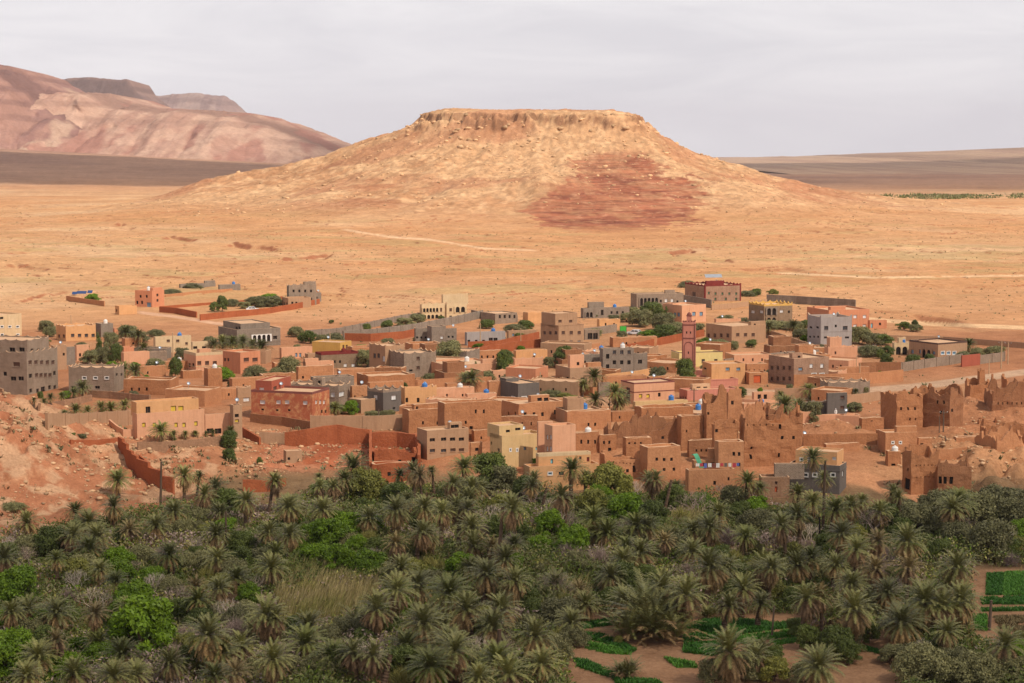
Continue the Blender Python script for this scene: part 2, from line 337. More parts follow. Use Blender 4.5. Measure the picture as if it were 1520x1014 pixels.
    for nm_, sel, lab in (('ground', ~fm, None), ('mesa_hill', fm, None)):
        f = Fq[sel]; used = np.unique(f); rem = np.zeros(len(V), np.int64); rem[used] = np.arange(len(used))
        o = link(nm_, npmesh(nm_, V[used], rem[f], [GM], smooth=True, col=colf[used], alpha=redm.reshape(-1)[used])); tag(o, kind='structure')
build_ground()

# ------------------------------------------------------------------ mountains and plateaus beyond the plain
def ridge(name, Yc, depth, prof, c1, c2, foot=None, ravine=.18, cliff=0., seed=0, step=.9, c3=None):
    if foot is None: foot = -(Yc - depth - 2500) * .0075 - 4
    xs = np.arange(prof[0][0], prof[-1][0] + .1, step); ys = np.interp(xs, [p[0] for p in prof], [p[1] for p in prof])
    jag = (fbm(xs / 14, xs * 0 + seed, 4, seed) - .5) * 3.5 + (fbm(xs / 3, xs * 0 + seed, 2, seed + 2) - .5) * 1.2
    X0 = (xs - 760) / F * Yc
    zt = np.array([at_y(0, y, Yc)[2] for y in ys]); zt = zt - jag * Yc / F
    zt = np.maximum(zt, foot + 1)
    t = np.r_[np.linspace(0, 1, 130), np.linspace(1.02, 1.5, 10)]
    T, XX = np.meshgrid(t, X0, indexing='ij'); Z0 = np.broadcast_to(zt, T.shape)
    if cliff: sh = np.interp(T, [0, .62, .72, .97, 1, 1.5], [0, 1 - cliff - .04, 1 - cliff, .97, 1, .97])
    else: sh = np.interp(T, [0, .25, .6, .9, 1, 1.5], [0, .16, .58, .93, 1, .55])
    rv = 1 - np.abs(2 * fbm(XX / (Yc * .022) + T * .5, T * 1.1, 4, seed + 3) - 1)
    hh = (Z0 - foot) * (sh - ravine * (rv - .5) * np.sin(pi * np.clip(T, 0, 1)) ** .8)
    hh = hh + (fbm(XX / (Yc * .004), T * 40, 3, seed + 5) - .5) * (Z0 - foot) * .05 * np.clip(T * 6, 0, 1) * (T < 1)
    Z = foot + hh - 2 * (T == 0); Y = Yc - depth * (1 - T) + (fbm(XX / (Yc * .02), T * 3, 3, seed + 6) - .5) * depth * .3 * np.clip(1 - np.abs(T - .5) * 2, 0, 1)
    n = .6 * fbm(XX / (Yc * .004), T * 4, 5, seed + 7) + .4 * fbm(XX / (Yc * .012), T * 10, 4, seed + 8); k = sst(.42, .6, n)[..., None]
    c1 = np.array(c1); c2 = np.array(c2); col = lerp(c1, c2, k) * np.ones(T.shape + (1,))
    b = sst(.55, .8, .5 + .5 * np.sin(Z / (Yc * .0011) + n * 3 + XX / (Yc * .03))) * sst(.35, .6, T); b = b[..., None]; col = lerp(col, c2 * .72, b * .55)
    if cliff: col = lerp(col, c2 * .72, (sst(.66, .74, T) * sst(1.02, .96, T))[..., None])
    if c3 is not None: col = lerp(col, np.array(c3), (sst(.6, .72, fbm(XX / (Yc * .012), T * 4, 3, seed + 9)))[..., None] * .8)
    nr, nc = T.shape; i = np.arange(nr * nc).reshape(nr, nc)
    Fq = np.stack([i[:-1, :-1], i[:-1, 1:], i[1:, 1:], i[1:, :-1]], -1).reshape(-1, 4)
    o = link(name, npmesh(name, np.stack([XX, Y, Z], -1).reshape(-1, 3), Fq, [GM], smooth=True, col=col.reshape(-1, 3)))
    return tag(o, kind='structure')
pk1, pk2, pu = (.50, .30, .20), (.40, .22, .15), (.27, .175, .15)
ridge('mountain', 5200, 900, [(-260, 120), (-60, 85), (0, 95), (20, 98), (45, 106), (60, 118), (90, 133), (130, 158), (170, 190), (215, 216), (240, 240)], (.36, .205, .165), (.28, .155, .135), ravine=.30, seed=1, c3=(.48, .33, .25), cliff=.08)
ridge('mountain', 5600, 1300, [(30, 244), (60, 196), (85, 160), (110, 141), (125, 138), (170, 139), (200, 152), (240, 160), (300, 163), (375, 168), (430, 186), (480, 206), (525, 226), (560, 244)], (.50, .325, .25), (.41, .245, .19), ravine=.13, seed=2, c3=(.34, .165, .13), cliff=.05)
ridge('mountain', 7600, 900, [(20, 232), (40, 112), (60, 116), (95, 117), (150, 115), (194, 119), (205, 136), (225, 152), (250, 180), (300, 225)], pu, (.20, .135, .125), ravine=.12, cliff=.45, seed=3)
ridge('mountain', 8600, 900, [(-40, 150), (10, 105), (45, 106), (75, 112), (110, 121), (150, 150), (200, 220)], (.33, .21, .17), pu, ravine=.2, seed=4)
ridge('mountain', 11000, 1200, [(160, 190), (210, 144), (260, 140), (296, 138), (320, 142), (336, 141), (350, 150), (366, 165), (400, 185), (520, 224)], (.33, .235, .21), (.28, .19, .175), ravine=.2, seed=5)
ridge('mountain', 12500, 1200, [(440, 224), (485, 210), (505, 211), (535, 218), (600, 226)], (.34, .23, .21), (.30, .2, .19), seed=6)
ridge('mountain', 16000, 2500, [(960, 240), (1060, 237), (1150, 233), (1240, 230), (1266, 229), (1272, 234), (1300, 238), (1420, 241)], (.48, .36, .29), (.42, .31, .26), ravine=.05, seed=7)
ridge('mountain', 9500, 5000, [(980, 247), (1060, 241), (1270, 236), (1300, 234), (1360, 230), (1440, 224), (1500, 221), (1600, 216), (1900, 214)], (.48, .33, .23), (.40, .26, .19), ravine=.06, seed=8)
# ------------------------------------------------------------------ building materials
def plaster(name, col, col2=None, var=.35, streak=.3, pat=0, bs=.25, rough=.92):
    k_ = 1.14 if 'mud' in name else 1.0; col = satur(col, k_); col2 = satur(col2, k_) if col2 else None
    m, N, L, b = newmat(name); b.inputs['Roughness'].default_value = rough; b.inputs['Specular IOR Level'].default_value = .1
    t = N.new('ShaderNodeTexCoord').outputs['Object']
    n1 = noise(N, L, t, .35, 5, .6); n2 = noise(N, L, t, 2.6, 5, .65, .25, .75); n3 = noise(N, L, mapped(N, L, t, (1.6, 1.6, .16)), 1.2, 4, .6, .45, .75)
    c = mixn(N, L, col, col2 or sc3(col, .72), n1)
    if pat:                                     # large flakes of an older coat
        n4 = noise(N, L, t, .7, 10, .75, .47, .60); c = mixn(N, L, col, col2, n4)
    c = mixn(N, L, c, mixn(N, L, (.75, .73, .7), (1.18, 1.18, 1.17), n2), var, 'MULTIPLY')
    c = mixn(N, L, c, mixn(N, L, (1, 1, 1), (.62, .58, .55), n3), streak, 'MULTIPLY')
    L.new(c, b.inputs['Base Color']); bump(N, L, b, n2, bs, .12)
    return m
def flat(name, col, rough=.6, spec=.3, metal=0):
    m, N, L, b = newmat(name); b.inputs['Roughness'].default_value = rough; b.inputs['Specular IOR Level'].default_value = spec; b.inputs['Metallic'].default_value = metal
    t = N.new('ShaderNodeTexCoord').outputs['Object']
    L.new(mixn(N, L, sc3(col, .82), sc3(col, 1.1), noise(N, L, t, 1.7, 4)), b.inputs['Base Color'])
    return m
def blockwork(name, col, mortar, sx=2.4, sz=4.6):
    m, N, L, b = newmat(name); b.inputs['Roughness'].default_value = .95; b.inputs['Specular IOR Level'].default_value = .08
    t = N.new('ShaderNodeTexCoord').outputs['Object']
    s = N.new('ShaderNodeSeparateXYZ'); L.new(t, s.inputs[0]); ad = N.new('ShaderNodeMath'); L.new(s.outputs[0], ad.inputs[0]); L.new(s.outputs[1], ad.inputs[1])
    cb = N.new('ShaderNodeCombineXYZ'); L.new(ad.outputs[0], cb.inputs[0]); L.new(s.outputs[2], cb.inputs[1])
    br = N.new('ShaderNodeTexBrick'); br.inputs['Scale'].default_value = 1; br.inputs['Brick Width'].default_value = 1 / sx; br.inputs['Row Height'].default_value = 1 / sz; br.inputs['Mortar Size'].default_value = .025
    br.inputs['Color1'].default_value = (*col, 1); br.inputs['Color2'].default_value = (*sc3(col, .78), 1); br.inputs['Mortar'].default_value = (*mortar, 1); L.new(cb.outputs[0], br.inputs['Vector'])
    n1 = noise(N, L, t, .4, 5, .6); n2 = noise(N, L, mapped(N, L, t, (1.4, 1.4, .2)), 1.3, 4, .6, .4, .75)
    c = mixn(N, L, br.outputs['Color'], mixn(N, L, (.8, .77, .74), (1.15, 1.15, 1.15), n1), .8, 'MULTIPLY')
    c = mixn(N, L, c, mixn(N, L, (1, 1, 1), (.66, .62, .58), n2), .5, 'MULTIPLY')
    L.new(c, b.inputs['Base Color']); bump(N, L, b, noise(N, L, t, 3, 4), .3, .1)
    return m
plaster('mud', (.40, .195, .105), (.33, .155, .083), .6, .35, bs=.6)
plaster('mudl', (.46, .235, .13), (.39, .19, .105), .5, .3, bs=.5)
plaster('mudd', (.31, .155, .088), (.26, .125, .07), .6, .35, bs=.6)
plaster('redmud', (.36, .125, .065), (.29, .095, .05), .6, .3, bs=.7)
plaster('earth', (.60, .38, .225), (.52, .31, .18), .5, .1)
plaster('peach', (.64, .335, .195), (.58, .29, .16), .25, .35, bs=.1)
plaster('salmon', (.58, .245, .13), (.53, .215, .11), .25, .35, bs=.1)
plaster('orange', (.62, .335, .155), (.55, .285, .125), .3, .35, bs=.1)
plaster('pink', (.54, .22, .155), (.48, .19, .13), .25, .35, bs=.1)
plaster('red', (.36, .10, .06), (.31, .085, .05), .3, .35, bs=.1)
plaster('mottle', (.40, .12, .06), (.54, .275, .125), .3, .3, pat=1, bs=.1)
plaster('ochre', (.60, .41, .20), (.55, .36, .165), .25, .35, bs=.1)
plaster('cream', (.60, .44, .26), (.55, .38, .21), .25, .35, bs=.1)
plaster('yellow', (.72, .56, .24), (.66, .5, .2), .25, .25, bs=.1)
plaster('tan', (.42, .25, .145), (.37, .215, .12), .35, .4, bs=.2)
plaster('gold', (.60, .36, .10), (.52, .30, .085), .3, .2, bs=.1)
plaster('white', (.74, .70, .64), (.66, .62, .56), .2, .3, bs=.05)
plaster('dkred', (.20, .035, .03), None, .3, .2, bs=.05)
plaster('dgrey', (.125, .105, .09), (.155, .13, .11), .3, .45, bs=.1)
plaster('bgrey', (.37, .325, .295), (.32, .275, .25), .3, .4, bs=.1)
plaster('trim', (.24, .085, .065), None, .2, .1, bs=.05)
blockwork('grey', (.245, .19, .145), (.31, .25, .195)); blockwork('greyw', (.27, .195, .14), (.34, .26, .19)); blockwork('stone', (.25, .17, .105), (.32, .22, .14), 3.1, 5.2)
blockwork('brick', (.34, .20, .13), (.38, .24, .16)); blockwork('rubblew', (.36, .205, .12), (.27, .15, .085), 2.2, 3.4)
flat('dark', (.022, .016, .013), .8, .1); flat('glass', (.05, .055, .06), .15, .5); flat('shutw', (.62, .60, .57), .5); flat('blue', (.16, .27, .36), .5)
flat('brown', (.10, .05, .032), .6); flat('framew', (.66, .62, .56), .6); flat('framed', (.16, .09, .06), .6); flat('green', (.06, .42, .05), .5); flat('dgreen', (.06, .11, .06), .5)
flat('orred', (.52, .10, .03), .5); flat('metal', (.42, .45, .48), .35, .5, .7); flat('yel', (.62, .42, .05), .5); flat('wood', (.13, .085, .055), .9); flat('polec', (.46, .30, .17), .9)
flat('tankb', (.05, .18, .45), .4); flat('carw', (.75, .75, .74), .25, .5); flat('tyre', (.02, .02, .02), .8); flat('solar', (.03, .06, .15), .2, .5); flat('cyan', (.20, .48, .52), .5)
flat('cloth1', (.10, .40, .22), .8); flat('cloth2', (.45, .05, .07), .8); flat('cloth3', (.10, .13, .35), .8); flat('skin', (.35, .18, .11), .6)

# ------------------------------------------------------------------ mesh collector
class MB:
    def __init__(s): s.V = []; s.F = []; s.M = []; s.mats = []
    def mi(s, m):
        if m not in s.mats: s.mats.append(m)
        return s.mats.index(m)
    def poly(s, pts, m):
        i = len(s.V); s.V += [tuple(p) for p in pts]; s.F.append(tuple(range(i, i + len(pts)))); s.M.append(s.mi(m))
    def box(s, o, ex, ey, ez, m):
        """o corner, three edge vectors (right handed)"""
        o = np.array(o, float); ex = np.array(ex, float); ey = np.array(ey, float); ez = np.array(ez, float)
        p = [o, o + ex, o + ex + ey, o + ey, o + ez, o + ex + ez, o + ex + ey + ez, o + ey + ez]; i = len(s.V); s.V += [tuple(v) for v in p]
        for f in ((3, 2, 1, 0), (4, 5, 6, 7), (0, 1, 5, 4), (1, 2, 6, 5), (2, 3, 7, 6), (3, 0, 4, 7)): s.F.append(tuple(i + k for k in f)); s.M.append(s.mi(m))
    def tube(s, p0, p1, r0, r1, m, n=6):
        p0 = np.array(p0, float); p1 = np.array(p1, float); d = p1 - p0; d /= np.linalg.norm(d) + 1e-9
        a = np.cross(d, (0, 0, 1) if abs(d[2]) < .9 else (1, 0, 0)); a /= np.linalg.norm(a); b = np.cross(d, a); i = len(s.V)
        for p, r in ((p0, r0), (p1, r1)):
            for k in range(n): s.V.append(tuple(p + r * (a * cos(2 * pi * k / n) + b * sin(2 * pi * k / n))))
        for k in range(n): s.F.append((i + k, i + (k + 1) % n, i + n + (k + 1) % n, i + n + k)); s.M.append(s.mi(m))
        s.F.append(tuple(i + n + k for k in range(n))); s.M.append(s.mi(m)); s.F.append(tuple(i + n - 1 - k for k in range(n))); s.M.append(s.mi(m))
    def lathe(s, o, prof, m, n=12):
        i = len(s.V)
        for r, z in prof:
            for k in range(n): s.V.append((o[0] + r * cos(2 * pi * k / n), o[1] + r * sin(2 * pi * k / n), o[2] + z))
        for j in range(len(prof) - 1):
            for k in range(n): s.F.append((i + j * n + k, i + j * n + (k + 1) % n, i + (j + 1) * n + (k + 1) % n, i + (j + 1) * n + k)); s.M.append(s.mi(m))
    def build(s, name, parent=None, smooth=False):
        me = pymesh(name, s.V, s.F, [MATS[m] for m in s.mats], s.M, smooth)
        return link(name, me, parent)
def wob(p, a, seed=0):
    """the same small push for the same place, so corners stay closed"""
    x, y, z = p
    return (x + a * (float(vn(y * .9 + z * .7, z * .8 + x * .3, seed)) - .5), y + a * (float(vn(x * .9 + z * .6, z * .9 - y * .3, seed + 1)) - .5), z + a * .6 * (float(vn(x * .8, y * .8 + z, seed + 2)) - .5))

def top_profile(kind, W, ph, rnd):
    """height of the parapet over the roof along a face of length W"""
    if kind == 'flat': return [(0, ph), (W, ph)]
    if kind == 'scallop':
        n = max(1, round(W / 2.6)); per = W / n; o = []
        for k in range(n):
            for f in (0, .1, .25, .5, .75, .9): o.append(((k + f) * per, ph * (.45 + .55 * (2 * f - 1) ** 2 * (1.25 if f == 0 else 1))))
        return o + [(W, ph * 1.14)]
    if kind == 'corner': 
        e = min(.9, W * .2); return [(0, ph * 1.7), (e * .4, ph * 1.5), (e, ph), (W - e, ph), (W - e * .4, ph * 1.5), (W, ph * 1.7)]
    if kind == 'rag':      # worn mud top
        n = max(3, int(W / .7)); o = []; s = rnd.random() * 50
        for k in range(n + 1): o.append((W * k / n, ph * (.55 + .9 * float(fbm(k * .35 + s, s, 3, 5)))))
        return o
    if kind == 'ruin':     # broken top: bites, stumps and courses fallen away
        n = max(6, int(W / .32)); o = []; s = rnd.random() * 50
        for k in range(n + 1):
            f = float(fbm(k * .10 + s, s, 3, 5)); g = float(vn(k * .55 + s, s, 7)); h = ph * ((f - .27) * 2.7 + .30 * (g - .5) + (.4 if g > .80 else 0))
            o.append((W * k / n, max(.05, round(max(0, h) / .32) * .32 + .10 * (rnd.random() - .5))))
        return o

def facade(mb, O, du, n, Wd, z0, z1, ops, m, dep=.22, jit=0):
    """wall face with real recessed openings; ops = [(u0,u1,v0,v1)]"""
    up = np.array((0, 0, 1.)); O = np.array(O, float)
    us = {0., Wd}; zs = {z0, z1}
    for a, b, c, d in ops: us |= {a, b}; zs |= {c, d}
    if jit:
        us |= set(np.linspace(0, Wd, max(2, int(Wd / 1.1)) + 1)); zs |= set(np.linspace(z0, z1, max(2, int((z1 - z0) / 1.1)) + 1))
    us = sorted(us); zs = sorted(zs)
    us = [u for i, u in enumerate(us) if i == 0 or u - us[i - 1] > 1e-4]; zs = [u for i, u in enumerate(zs) if i == 0 or u - zs[i - 1] > 1e-4]
    P = lambda u, z, d=0: (lambda q: wob(q, jit) if jit else q)(tuple(O + du * u + up * z - n * d))
    for i in range(len(us) - 1):
        for j in range(len(zs) - 1):
            uc = (us[i] + us[i + 1]) / 2; zc = (zs[j] + zs[j + 1]) / 2
            if any(a < uc < b and c < zc < d for a, b, c, d in ops): continue
            mb.poly([P(us[i], zs[j]), P(us[i + 1], zs[j]), P(us[i + 1], zs[j + 1]), P(us[i], zs[j + 1])], m)
    for a, b, c, d in ops:
        for (p, q) in (((a, c), (b, c)), ((b, c), (b, d)), ((b, d), (a, d)), ((a, d), (a, c))):
            mb.poly([P(*p), P(*p, dep), P(*q, dep), P(*q)][::-1] if False else [P(*q), P(*q, dep), P(*p, dep), P(*p)], m)

def block_shell(name, parent, P, r, l, Lr, Ll, z0, z1, wall, par, ph, pcol, roofm, ops, jit, pt, rnd, batter=0):
    """walls + roof + parapet of one box; P corner nearest the camera; r right, l left directions"""
    up = np.array((0, 0, 1.)); P = np.array((P[0], P[1], 0.))
    c = [P, P + r * Lr, P + r * Lr + l * Ll, P + l * Ll]        # front, right, back, left corners
    faces = [(c[3], -l, Ll, 'l'), (c[0], r, Lr, 'r'), (c[1], l, Ll, 'bl'), (c[2], -r, Lr, 'br')]
    mb = MB(); pm = MB()
    prof = {}
    for O, du, Wd, k in faces:
        n = np.array((du[1], -du[0], 0.))
        facade(mb, O, du, n, Wd, z0, z1, ops.get(k, []), wall, jit=jit)
        p = top_profile(par, Wd, ph, rnd)
        if par in ('ruin', 'rag') and k in ('r', 'bl', 'br') :
            p[0] = (0, last)
        if par in ('ruin', 'rag') and k == 'br': p[-1] = (Wd, first)
        if k == 'l': first = p[0][1]
        last = p[-1][1]
        t = min(pt, Wd * .3)
        tgt = mb if (par in ('ruin', 'rag') or pcol is None) else pm
        mcol = wall if (par in ('ruin', 'rag') or pcol is None) else pcol
        Q = lambda u, z, d=0: (lambda q: wob(q, jit) if jit else q)(tuple(O + du * u + up * z - n * d))
        for (u0, h0), (u1, h1) in zip(p[:-1], p[1:]):
            h0 = max(h0, .03); h1 = max(h1, .03); i0 = min(max(u0, t), Wd - t); i1 = min(max(u1, t), Wd - t)
            tgt.poly([Q(u0, z1), Q(u1, z1), Q(u1, z1 + h1), Q(u0, z1 + h0)], mcol)
            tgt.poly([Q(u0, z1 + h0), Q(u1, z1 + h1), Q(i1, z1 + h1, t), Q(i0, z1 + h0, t)], 'earth' if mcol == wall and par != 'ruin' else mcol)  # tops take the lighter earth colour as a painted edge highlight
            tgt.poly([Q(i1, z1 - .6, t), Q(i0, z1 - .6, t), Q(i0, z1 + h0, t), Q(i1, z1 + h1, t)], mcol)
    rz = z1 - (.0 if par not in ('ruin',) else .5); rm = MB()
    t = pt * .98
    rm.box(P + (r + l) * t + up * (rz - .25), r * (Lr - 2 * t), l * (Ll - 2 * t), up * .28, roofm)
    w = mb.build(name, parent)
    ro = rm.build('roof', w if name != 'wall' else parent)
    if pm.V: pm.build('parapet', w if name != 'wall' else parent)
    return w

NB = {}
BUILT = []; BOXES = []
def B(label, x0, xc, x2, yb, yt, wall='mud', name='mud_house', cat='house', par='flat', ph=None, pcol=None, roof='earth', win=(), ws='dark', ups=(), th=None, dep=None, door=(), band=(), Y=None,
      group=None, arc=(), jit=None, trim=None, corner=None, extra=None, under=4.):
    rnd = random.Random(len(BUILT) * 13 + 5)
    P = np.array(at_y(xc, yb, Y)) if Y else gpt(xc, yb)
    s = F / P[1]; az = math.atan2(P[0], P[1])
    wl_, wr = xc - x0, x2 - xc
    if th is None:
        if wl_ <= 0: th = 2
        elif wr <= 0: th = 88
        else: th = min(72, max(20, math.degrees(math.atan2(wl_, wr))))
    t = R(th) - az
    r = np.array((cos(t), sin(t), 0.)); l = np.array((-sin(t), cos(t), 0.))
    Lr = wr / (s * cos(R(th))) if wr > 0 else (dep or max(3.5, .7 * wl_ / s))
    Ll = wl_ / (s * sin(R(th))) if wl_ > 0 else (dep or max(3.5, .7 * wr / s))
    zt = at_y(xc, yt, P[1])[2]; z0 = P[2]
    ruin = par in ('ruin', 'rag')
    if jit is None: jit = .28 if par == 'ruin' else (.16 if par == 'rag' else 0)
    if ph is None: ph = {'flat': .5, 'scallop': .9, 'corner': .6, 'rag': .8, 'ruin': 2.2}[par]
    zr = zt - ph * (.75 if ruin else .8)
    root = empty(name, tuple(P)); tag(root, label, cat, group)
    BUILT.append(root); BOXES.append((x0, x2, min([yt] + [u[3] for u in ups]), yb))
    def to_face(px, Pc, r_, l_, Lr_, Ll_, x0_, xc_, x2_):
        if px >= xc_ and x2_ > xc_: k, d, L_, f = 'r', r_, Lr_, (px - xc_) / (x2_ - xc_)
        else: k, d, L_, f = 'l', l_, Ll_, (xc_ - px) / max(xc_ - x0_, 1)
        q = Pc + d * L_ * f
        return k, (L_ * f if k == 'r' else L_ * (1 - f)), q[1], (d if k == 'r' else -d)
    def blk(bname, Pc, Lr_, Ll_, zb, zr_, x0_, xc_, x2_, wall_, par_, ph_, pcol_, wins, doors, parent, under_, ws_):
        ops = {'l': [], 'r': []}; items = []
        Pc = np.array(Pc)
        ex = []
        for w in wins:
            y, xa, xb, n, ww, hh = w[:6]; st = w[6] if len(w) > 6 else ws_
            for i in range(n): ex.append((xa + (xb - xa) * (i / (n - 1) if n > 1 else 0), y, ww, hh, st, 'window'))
        for d in doors: ex.append((d[0], (d[1] + d[2]) / 2, d[3], d[2] - d[1], d[4], 'door'))
        for px, py, ww, hh, st, kind in ex:
            k, u, Yq, du = to_face(px, Pc, r, l, Lr_, Ll_, x0_, xc_, x2_)
            ct = cos(R(th)) if k == 'r' else sin(R(th)); sq = F / Yq
            hw = ww / sq / max(ct, .3) / 2; Wd = Lr_ if k == 'r' else Ll_
            hw = min(hw, Wd * .45); u = min(max(u, hw + .15), Wd - hw - .15); zc = at_y(px, py, Yq)[2]; hv = hh / sq / 2
            v0, v1 = max(zc - hv, zb + .02), min(zc + hv, zr_ - .06)
            if v1 - v0 < .2: continue
            if any(not (u + hw < a - .05 or u - hw > b_ + .05 or v1 < c_ - .05 or v0 > d_ + .05) for a, b_, c_, d_ in ops[k]): continue
            ops[k].append((u - hw, u + hw, v0, v1)); items.append((k, u, hw, v0, v1, st, kind))
        wobj = block_shell(bname, parent, Pc, r, l, Lr_, Ll_, zb - under_, zr_, wall_, par_, ph_, pcol_, roof, ops, jit, .45 if ruin else .22, rnd)
        tgt = parent if bname == 'wall' else wobj
        up = np.array((0, 0, 1.))
        for k, u, hw, v0, v1, st, kind in items:
            O = (Pc + l * Ll_) if k == 'l' else Pc; O = np.array((O[0], O[1], 0.)); du = -l if k == 'l' else r; n = np.array((du[1], -du[0], 0.))
            m = MB(); dp = .20 if st not in ('dark', 'deep') else .21
            a = O + du * (u - hw) + up * v0 - n * dp
            fw = min(.09, hw * .25)
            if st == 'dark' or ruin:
                m.poly([a, a + du * 2 * hw, a + du * 2 * hw + up * (v1 - v0), a + up * (v1 - v0)], 'dark')  # shade of the unlit room behind, painted as a near-black sheet
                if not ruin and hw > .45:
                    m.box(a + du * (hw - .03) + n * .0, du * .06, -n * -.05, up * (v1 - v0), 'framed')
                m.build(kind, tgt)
            else:
                pane = {'glass': 'glass', 'white': 'shutw', 'blue': 'blue', 'brown': 'brown', 'red': 'orred', 'green': 'green', 'dgreen': 'dgreen', 'yel': 'yel', 'cyan': 'cyan', 'wframe': 'glass', 'metal': 'metal', 'bluew': 'blue', 'dkred': 'dkred'}.get(st, st)
                m.poly([a, a + du * 2 * hw, a + du * 2 * hw + up * (v1 - v0), a + up * (v1 - v0)], pane)
                wo = m.build(kind, tgt); f = MB(); fm = 'framew' if st in ('wframe', 'white', 'bluew') else 'framed'
                if st in ('wframe', 'bluew'): fw = .16
                e = .03 if st not in ('wframe', 'bluew') else dp + .03
                f.box(a, du * fw, -n * -e, up * (v1 - v0), fm); f.box(a + du * (2 * hw - fw), du * fw, n * e, up * (v1 - v0), fm)
                f.box(a + du * fw + up * (v1 - v0 - fw), du * (2 * hw - 2 * fw), n * e, up * fw, fm); f.box(a + du * fw, du * (2 * hw - 2 * fw), n * e, up * fw, fm)
                if st in ('glass', 'blue') and hw > .4: f.box(a + du * (hw - .03) + up * fw, du * .06, n * e, up * (v1 - v0 - 2 * fw), fm)
                f.build('frame', wo if bname == 'wall' else tgt)
                if kind == 'window' and bname == 'wall' and hw > .35:
                    sl = MB(); sl.box(O + du * (u - hw - .08) + up * (v0 - .09) + n * .003, du * (2 * hw + .16), n * .09, up * .08, wall_); sl.build('sill', wo)
        return wobj
    blk('wall', P, Lr, Ll, z0, zr, x0, xc, x2, wall, par, ph, pcol, win, door, root, under, ws)
    up = np.array((0, 0, 1.)); P0 = np.array((P[0], P[1], 0.))
    for yb_ in band:
        zb = at_y(xc, yb_, P[1])[2]; m = MB(); e = .07; hb = .16
        m.box(P0 + l * Ll - l * 0 - r * e - l * e * 0 + up * zb, -l * (Ll + e), r * (e - .002), up * hb, trim or wall); m.box(P0 - l * e + up * zb, r * (Lr + e), l * (e - .002), up * hb, trim or wall)
        m.build('cornice', root)
    if corner:
        for q, a, b_ in ((P0, -r * .05 - l * .05, 0), (P0 + r * Lr, -r * .45 - l * .05, 0)):
            m = MB(); m.box(q + a + up * (z0 - 1), r * .5, l * .5, up * (zr + ph - z0 + 1.08), corner); m.build('pilaster', root)
    for u in ups:      # storeys or rooms standing on the roof: x0,xc,x2,yt, setback m, opts
        ux0, uxc, ux2, uyt, sb = u[:5]; o = u[5] if len(u) > 5 else {}
        # find point on roof whose pixel column is uxc, set back sb metres from the front corner line
        f = (uxc - xc) / max(x2 - xc, 1) if uxc >= xc else -(xc - uxc) / max(xc - x0, 1)
        Pu = P + (r * Lr * f if f >= 0 else l * Ll * -f) + ((l if f >= 0 else r) * sb)
        su = F / Pu[1]
        uLr = max(1.2, (ux2 - uxc) / (su * max(cos(R(th)), .25))); uLl = max(1.2, (uxc - ux0) / (su * max(sin(R(th)), .25))) if uxc > ux0 else o.get('dep', min(4., Ll * .7))
        if ux2 <= uxc: uLr = o.get('dep', 4.)
        uzt = at_y(uxc, uyt, Pu[1])[2]; uph = o.get('ph', .35)
        blk(o.get('n', 'upper_storey'), (Pu[0], Pu[1], zr), uLr, uLl, zr + .05, uzt - uph * .8, ux0, uxc, ux2, o.get('wall', wall), o.get('par', par if not ruin else 'rag'), uph, o.get('pcol'), o.get('win', ()), o.get('door', ()), root, .3, o.get('ws', ws))
    for a in arc:      # arcade panel: xa,xb,ytop,ybot,n,mat
        xa, xb, ya, ybt, n_, am = a
        k, u0, Yq, du = to_face(xa, P, r, l, Lr, Ll, x0, xc, x2); _, u1, Y1, _ = to_face(xb, P, r, l, Lr, Ll, x0, xc, x2)
        v1 = at_y(xa, ya, Yq)[2]; v0 = at_y(xa, ybt, Yq)[2]; O = (P0 + l * Ll) if k == 'l' else P0; n = np.array((du[1], -du[0], 0.))
        m = MB(); per = (u1 - u0) / n_; cw = per * .13
        bk = MB(); bk.poly([O + du * u0 + up * v0 + n * .03, O + du * u1 + up * v0 + n * .03, O + du * u1 + up * v1 + n * .03, O + du * u0 + up * v1 + n * .03], 'dark'); bk.build('arcade_shade_sheet', root)  # flat dark sheet on the wall, painted shade for the arches
        for i in range(n_):
            ua = u0 + i * per; q = O + n * .02
            if i == 0: m.box(q + du * (ua - cw) + up * v0, du * 2 * cw, n * .3 * -1 * -1, up * (v1 - v0), am)
            m.box(q + du * (ua + per - cw) + up * v0, du * 2 * cw, n * .3, up * (v1 - v0), am)
            rad = (per - 2 * cw) / 2; uc = ua + per / 2; vs_ = v1 - .12 - rad; K = 7
            for j in range(K):
                a0, a1 = pi - pi * j / K, pi - pi * (j + 1) / K
                p0 = (uc + rad * cos(a0), vs_ + rad * sin(a0)); p1 = (uc + rad * cos(a1), vs_ + rad * sin(a1))
                for dd in (.3, .0):
                    m.poly([q + du * p0[0] + up * p0[1] + n * dd, q + du * p1[0] + up * p1[1] + n * dd, q + du * p1[0] + up * v1 + n * dd, q + du * p0[0] + up * v1 + n * dd], am)
                m.poly([q + du * p0[0] + up * p0[1], q + du * p1[0] + up * p1[1], q + du * p1[0] + up * p1[1] + n * .3, q + du * p0[0] + up * p0[1] + n * .3], am)
            m.poly([q + du * (ua + cw) + up * v1, q + du * (ua + per - cw) + up * v1, q + du * (ua + per - cw) + up * v1 + n * .3, q + du * (ua + cw) + up * v1 + n * .3], am)
        m.build('arcade', root)
    if extra: extra(root, P0, r, l, Lr, Ll, z0, zr, s)
    # children were built in world coordinates: bring them into the frame of the Empty
    inv = np.array(P)
    for ch in root.children_recursive:
        ch.data.vertices.foreach_set('co', (np.array([v.co for v in ch.data.vertices]) - inv).astype(np.float32).ravel())
    return root

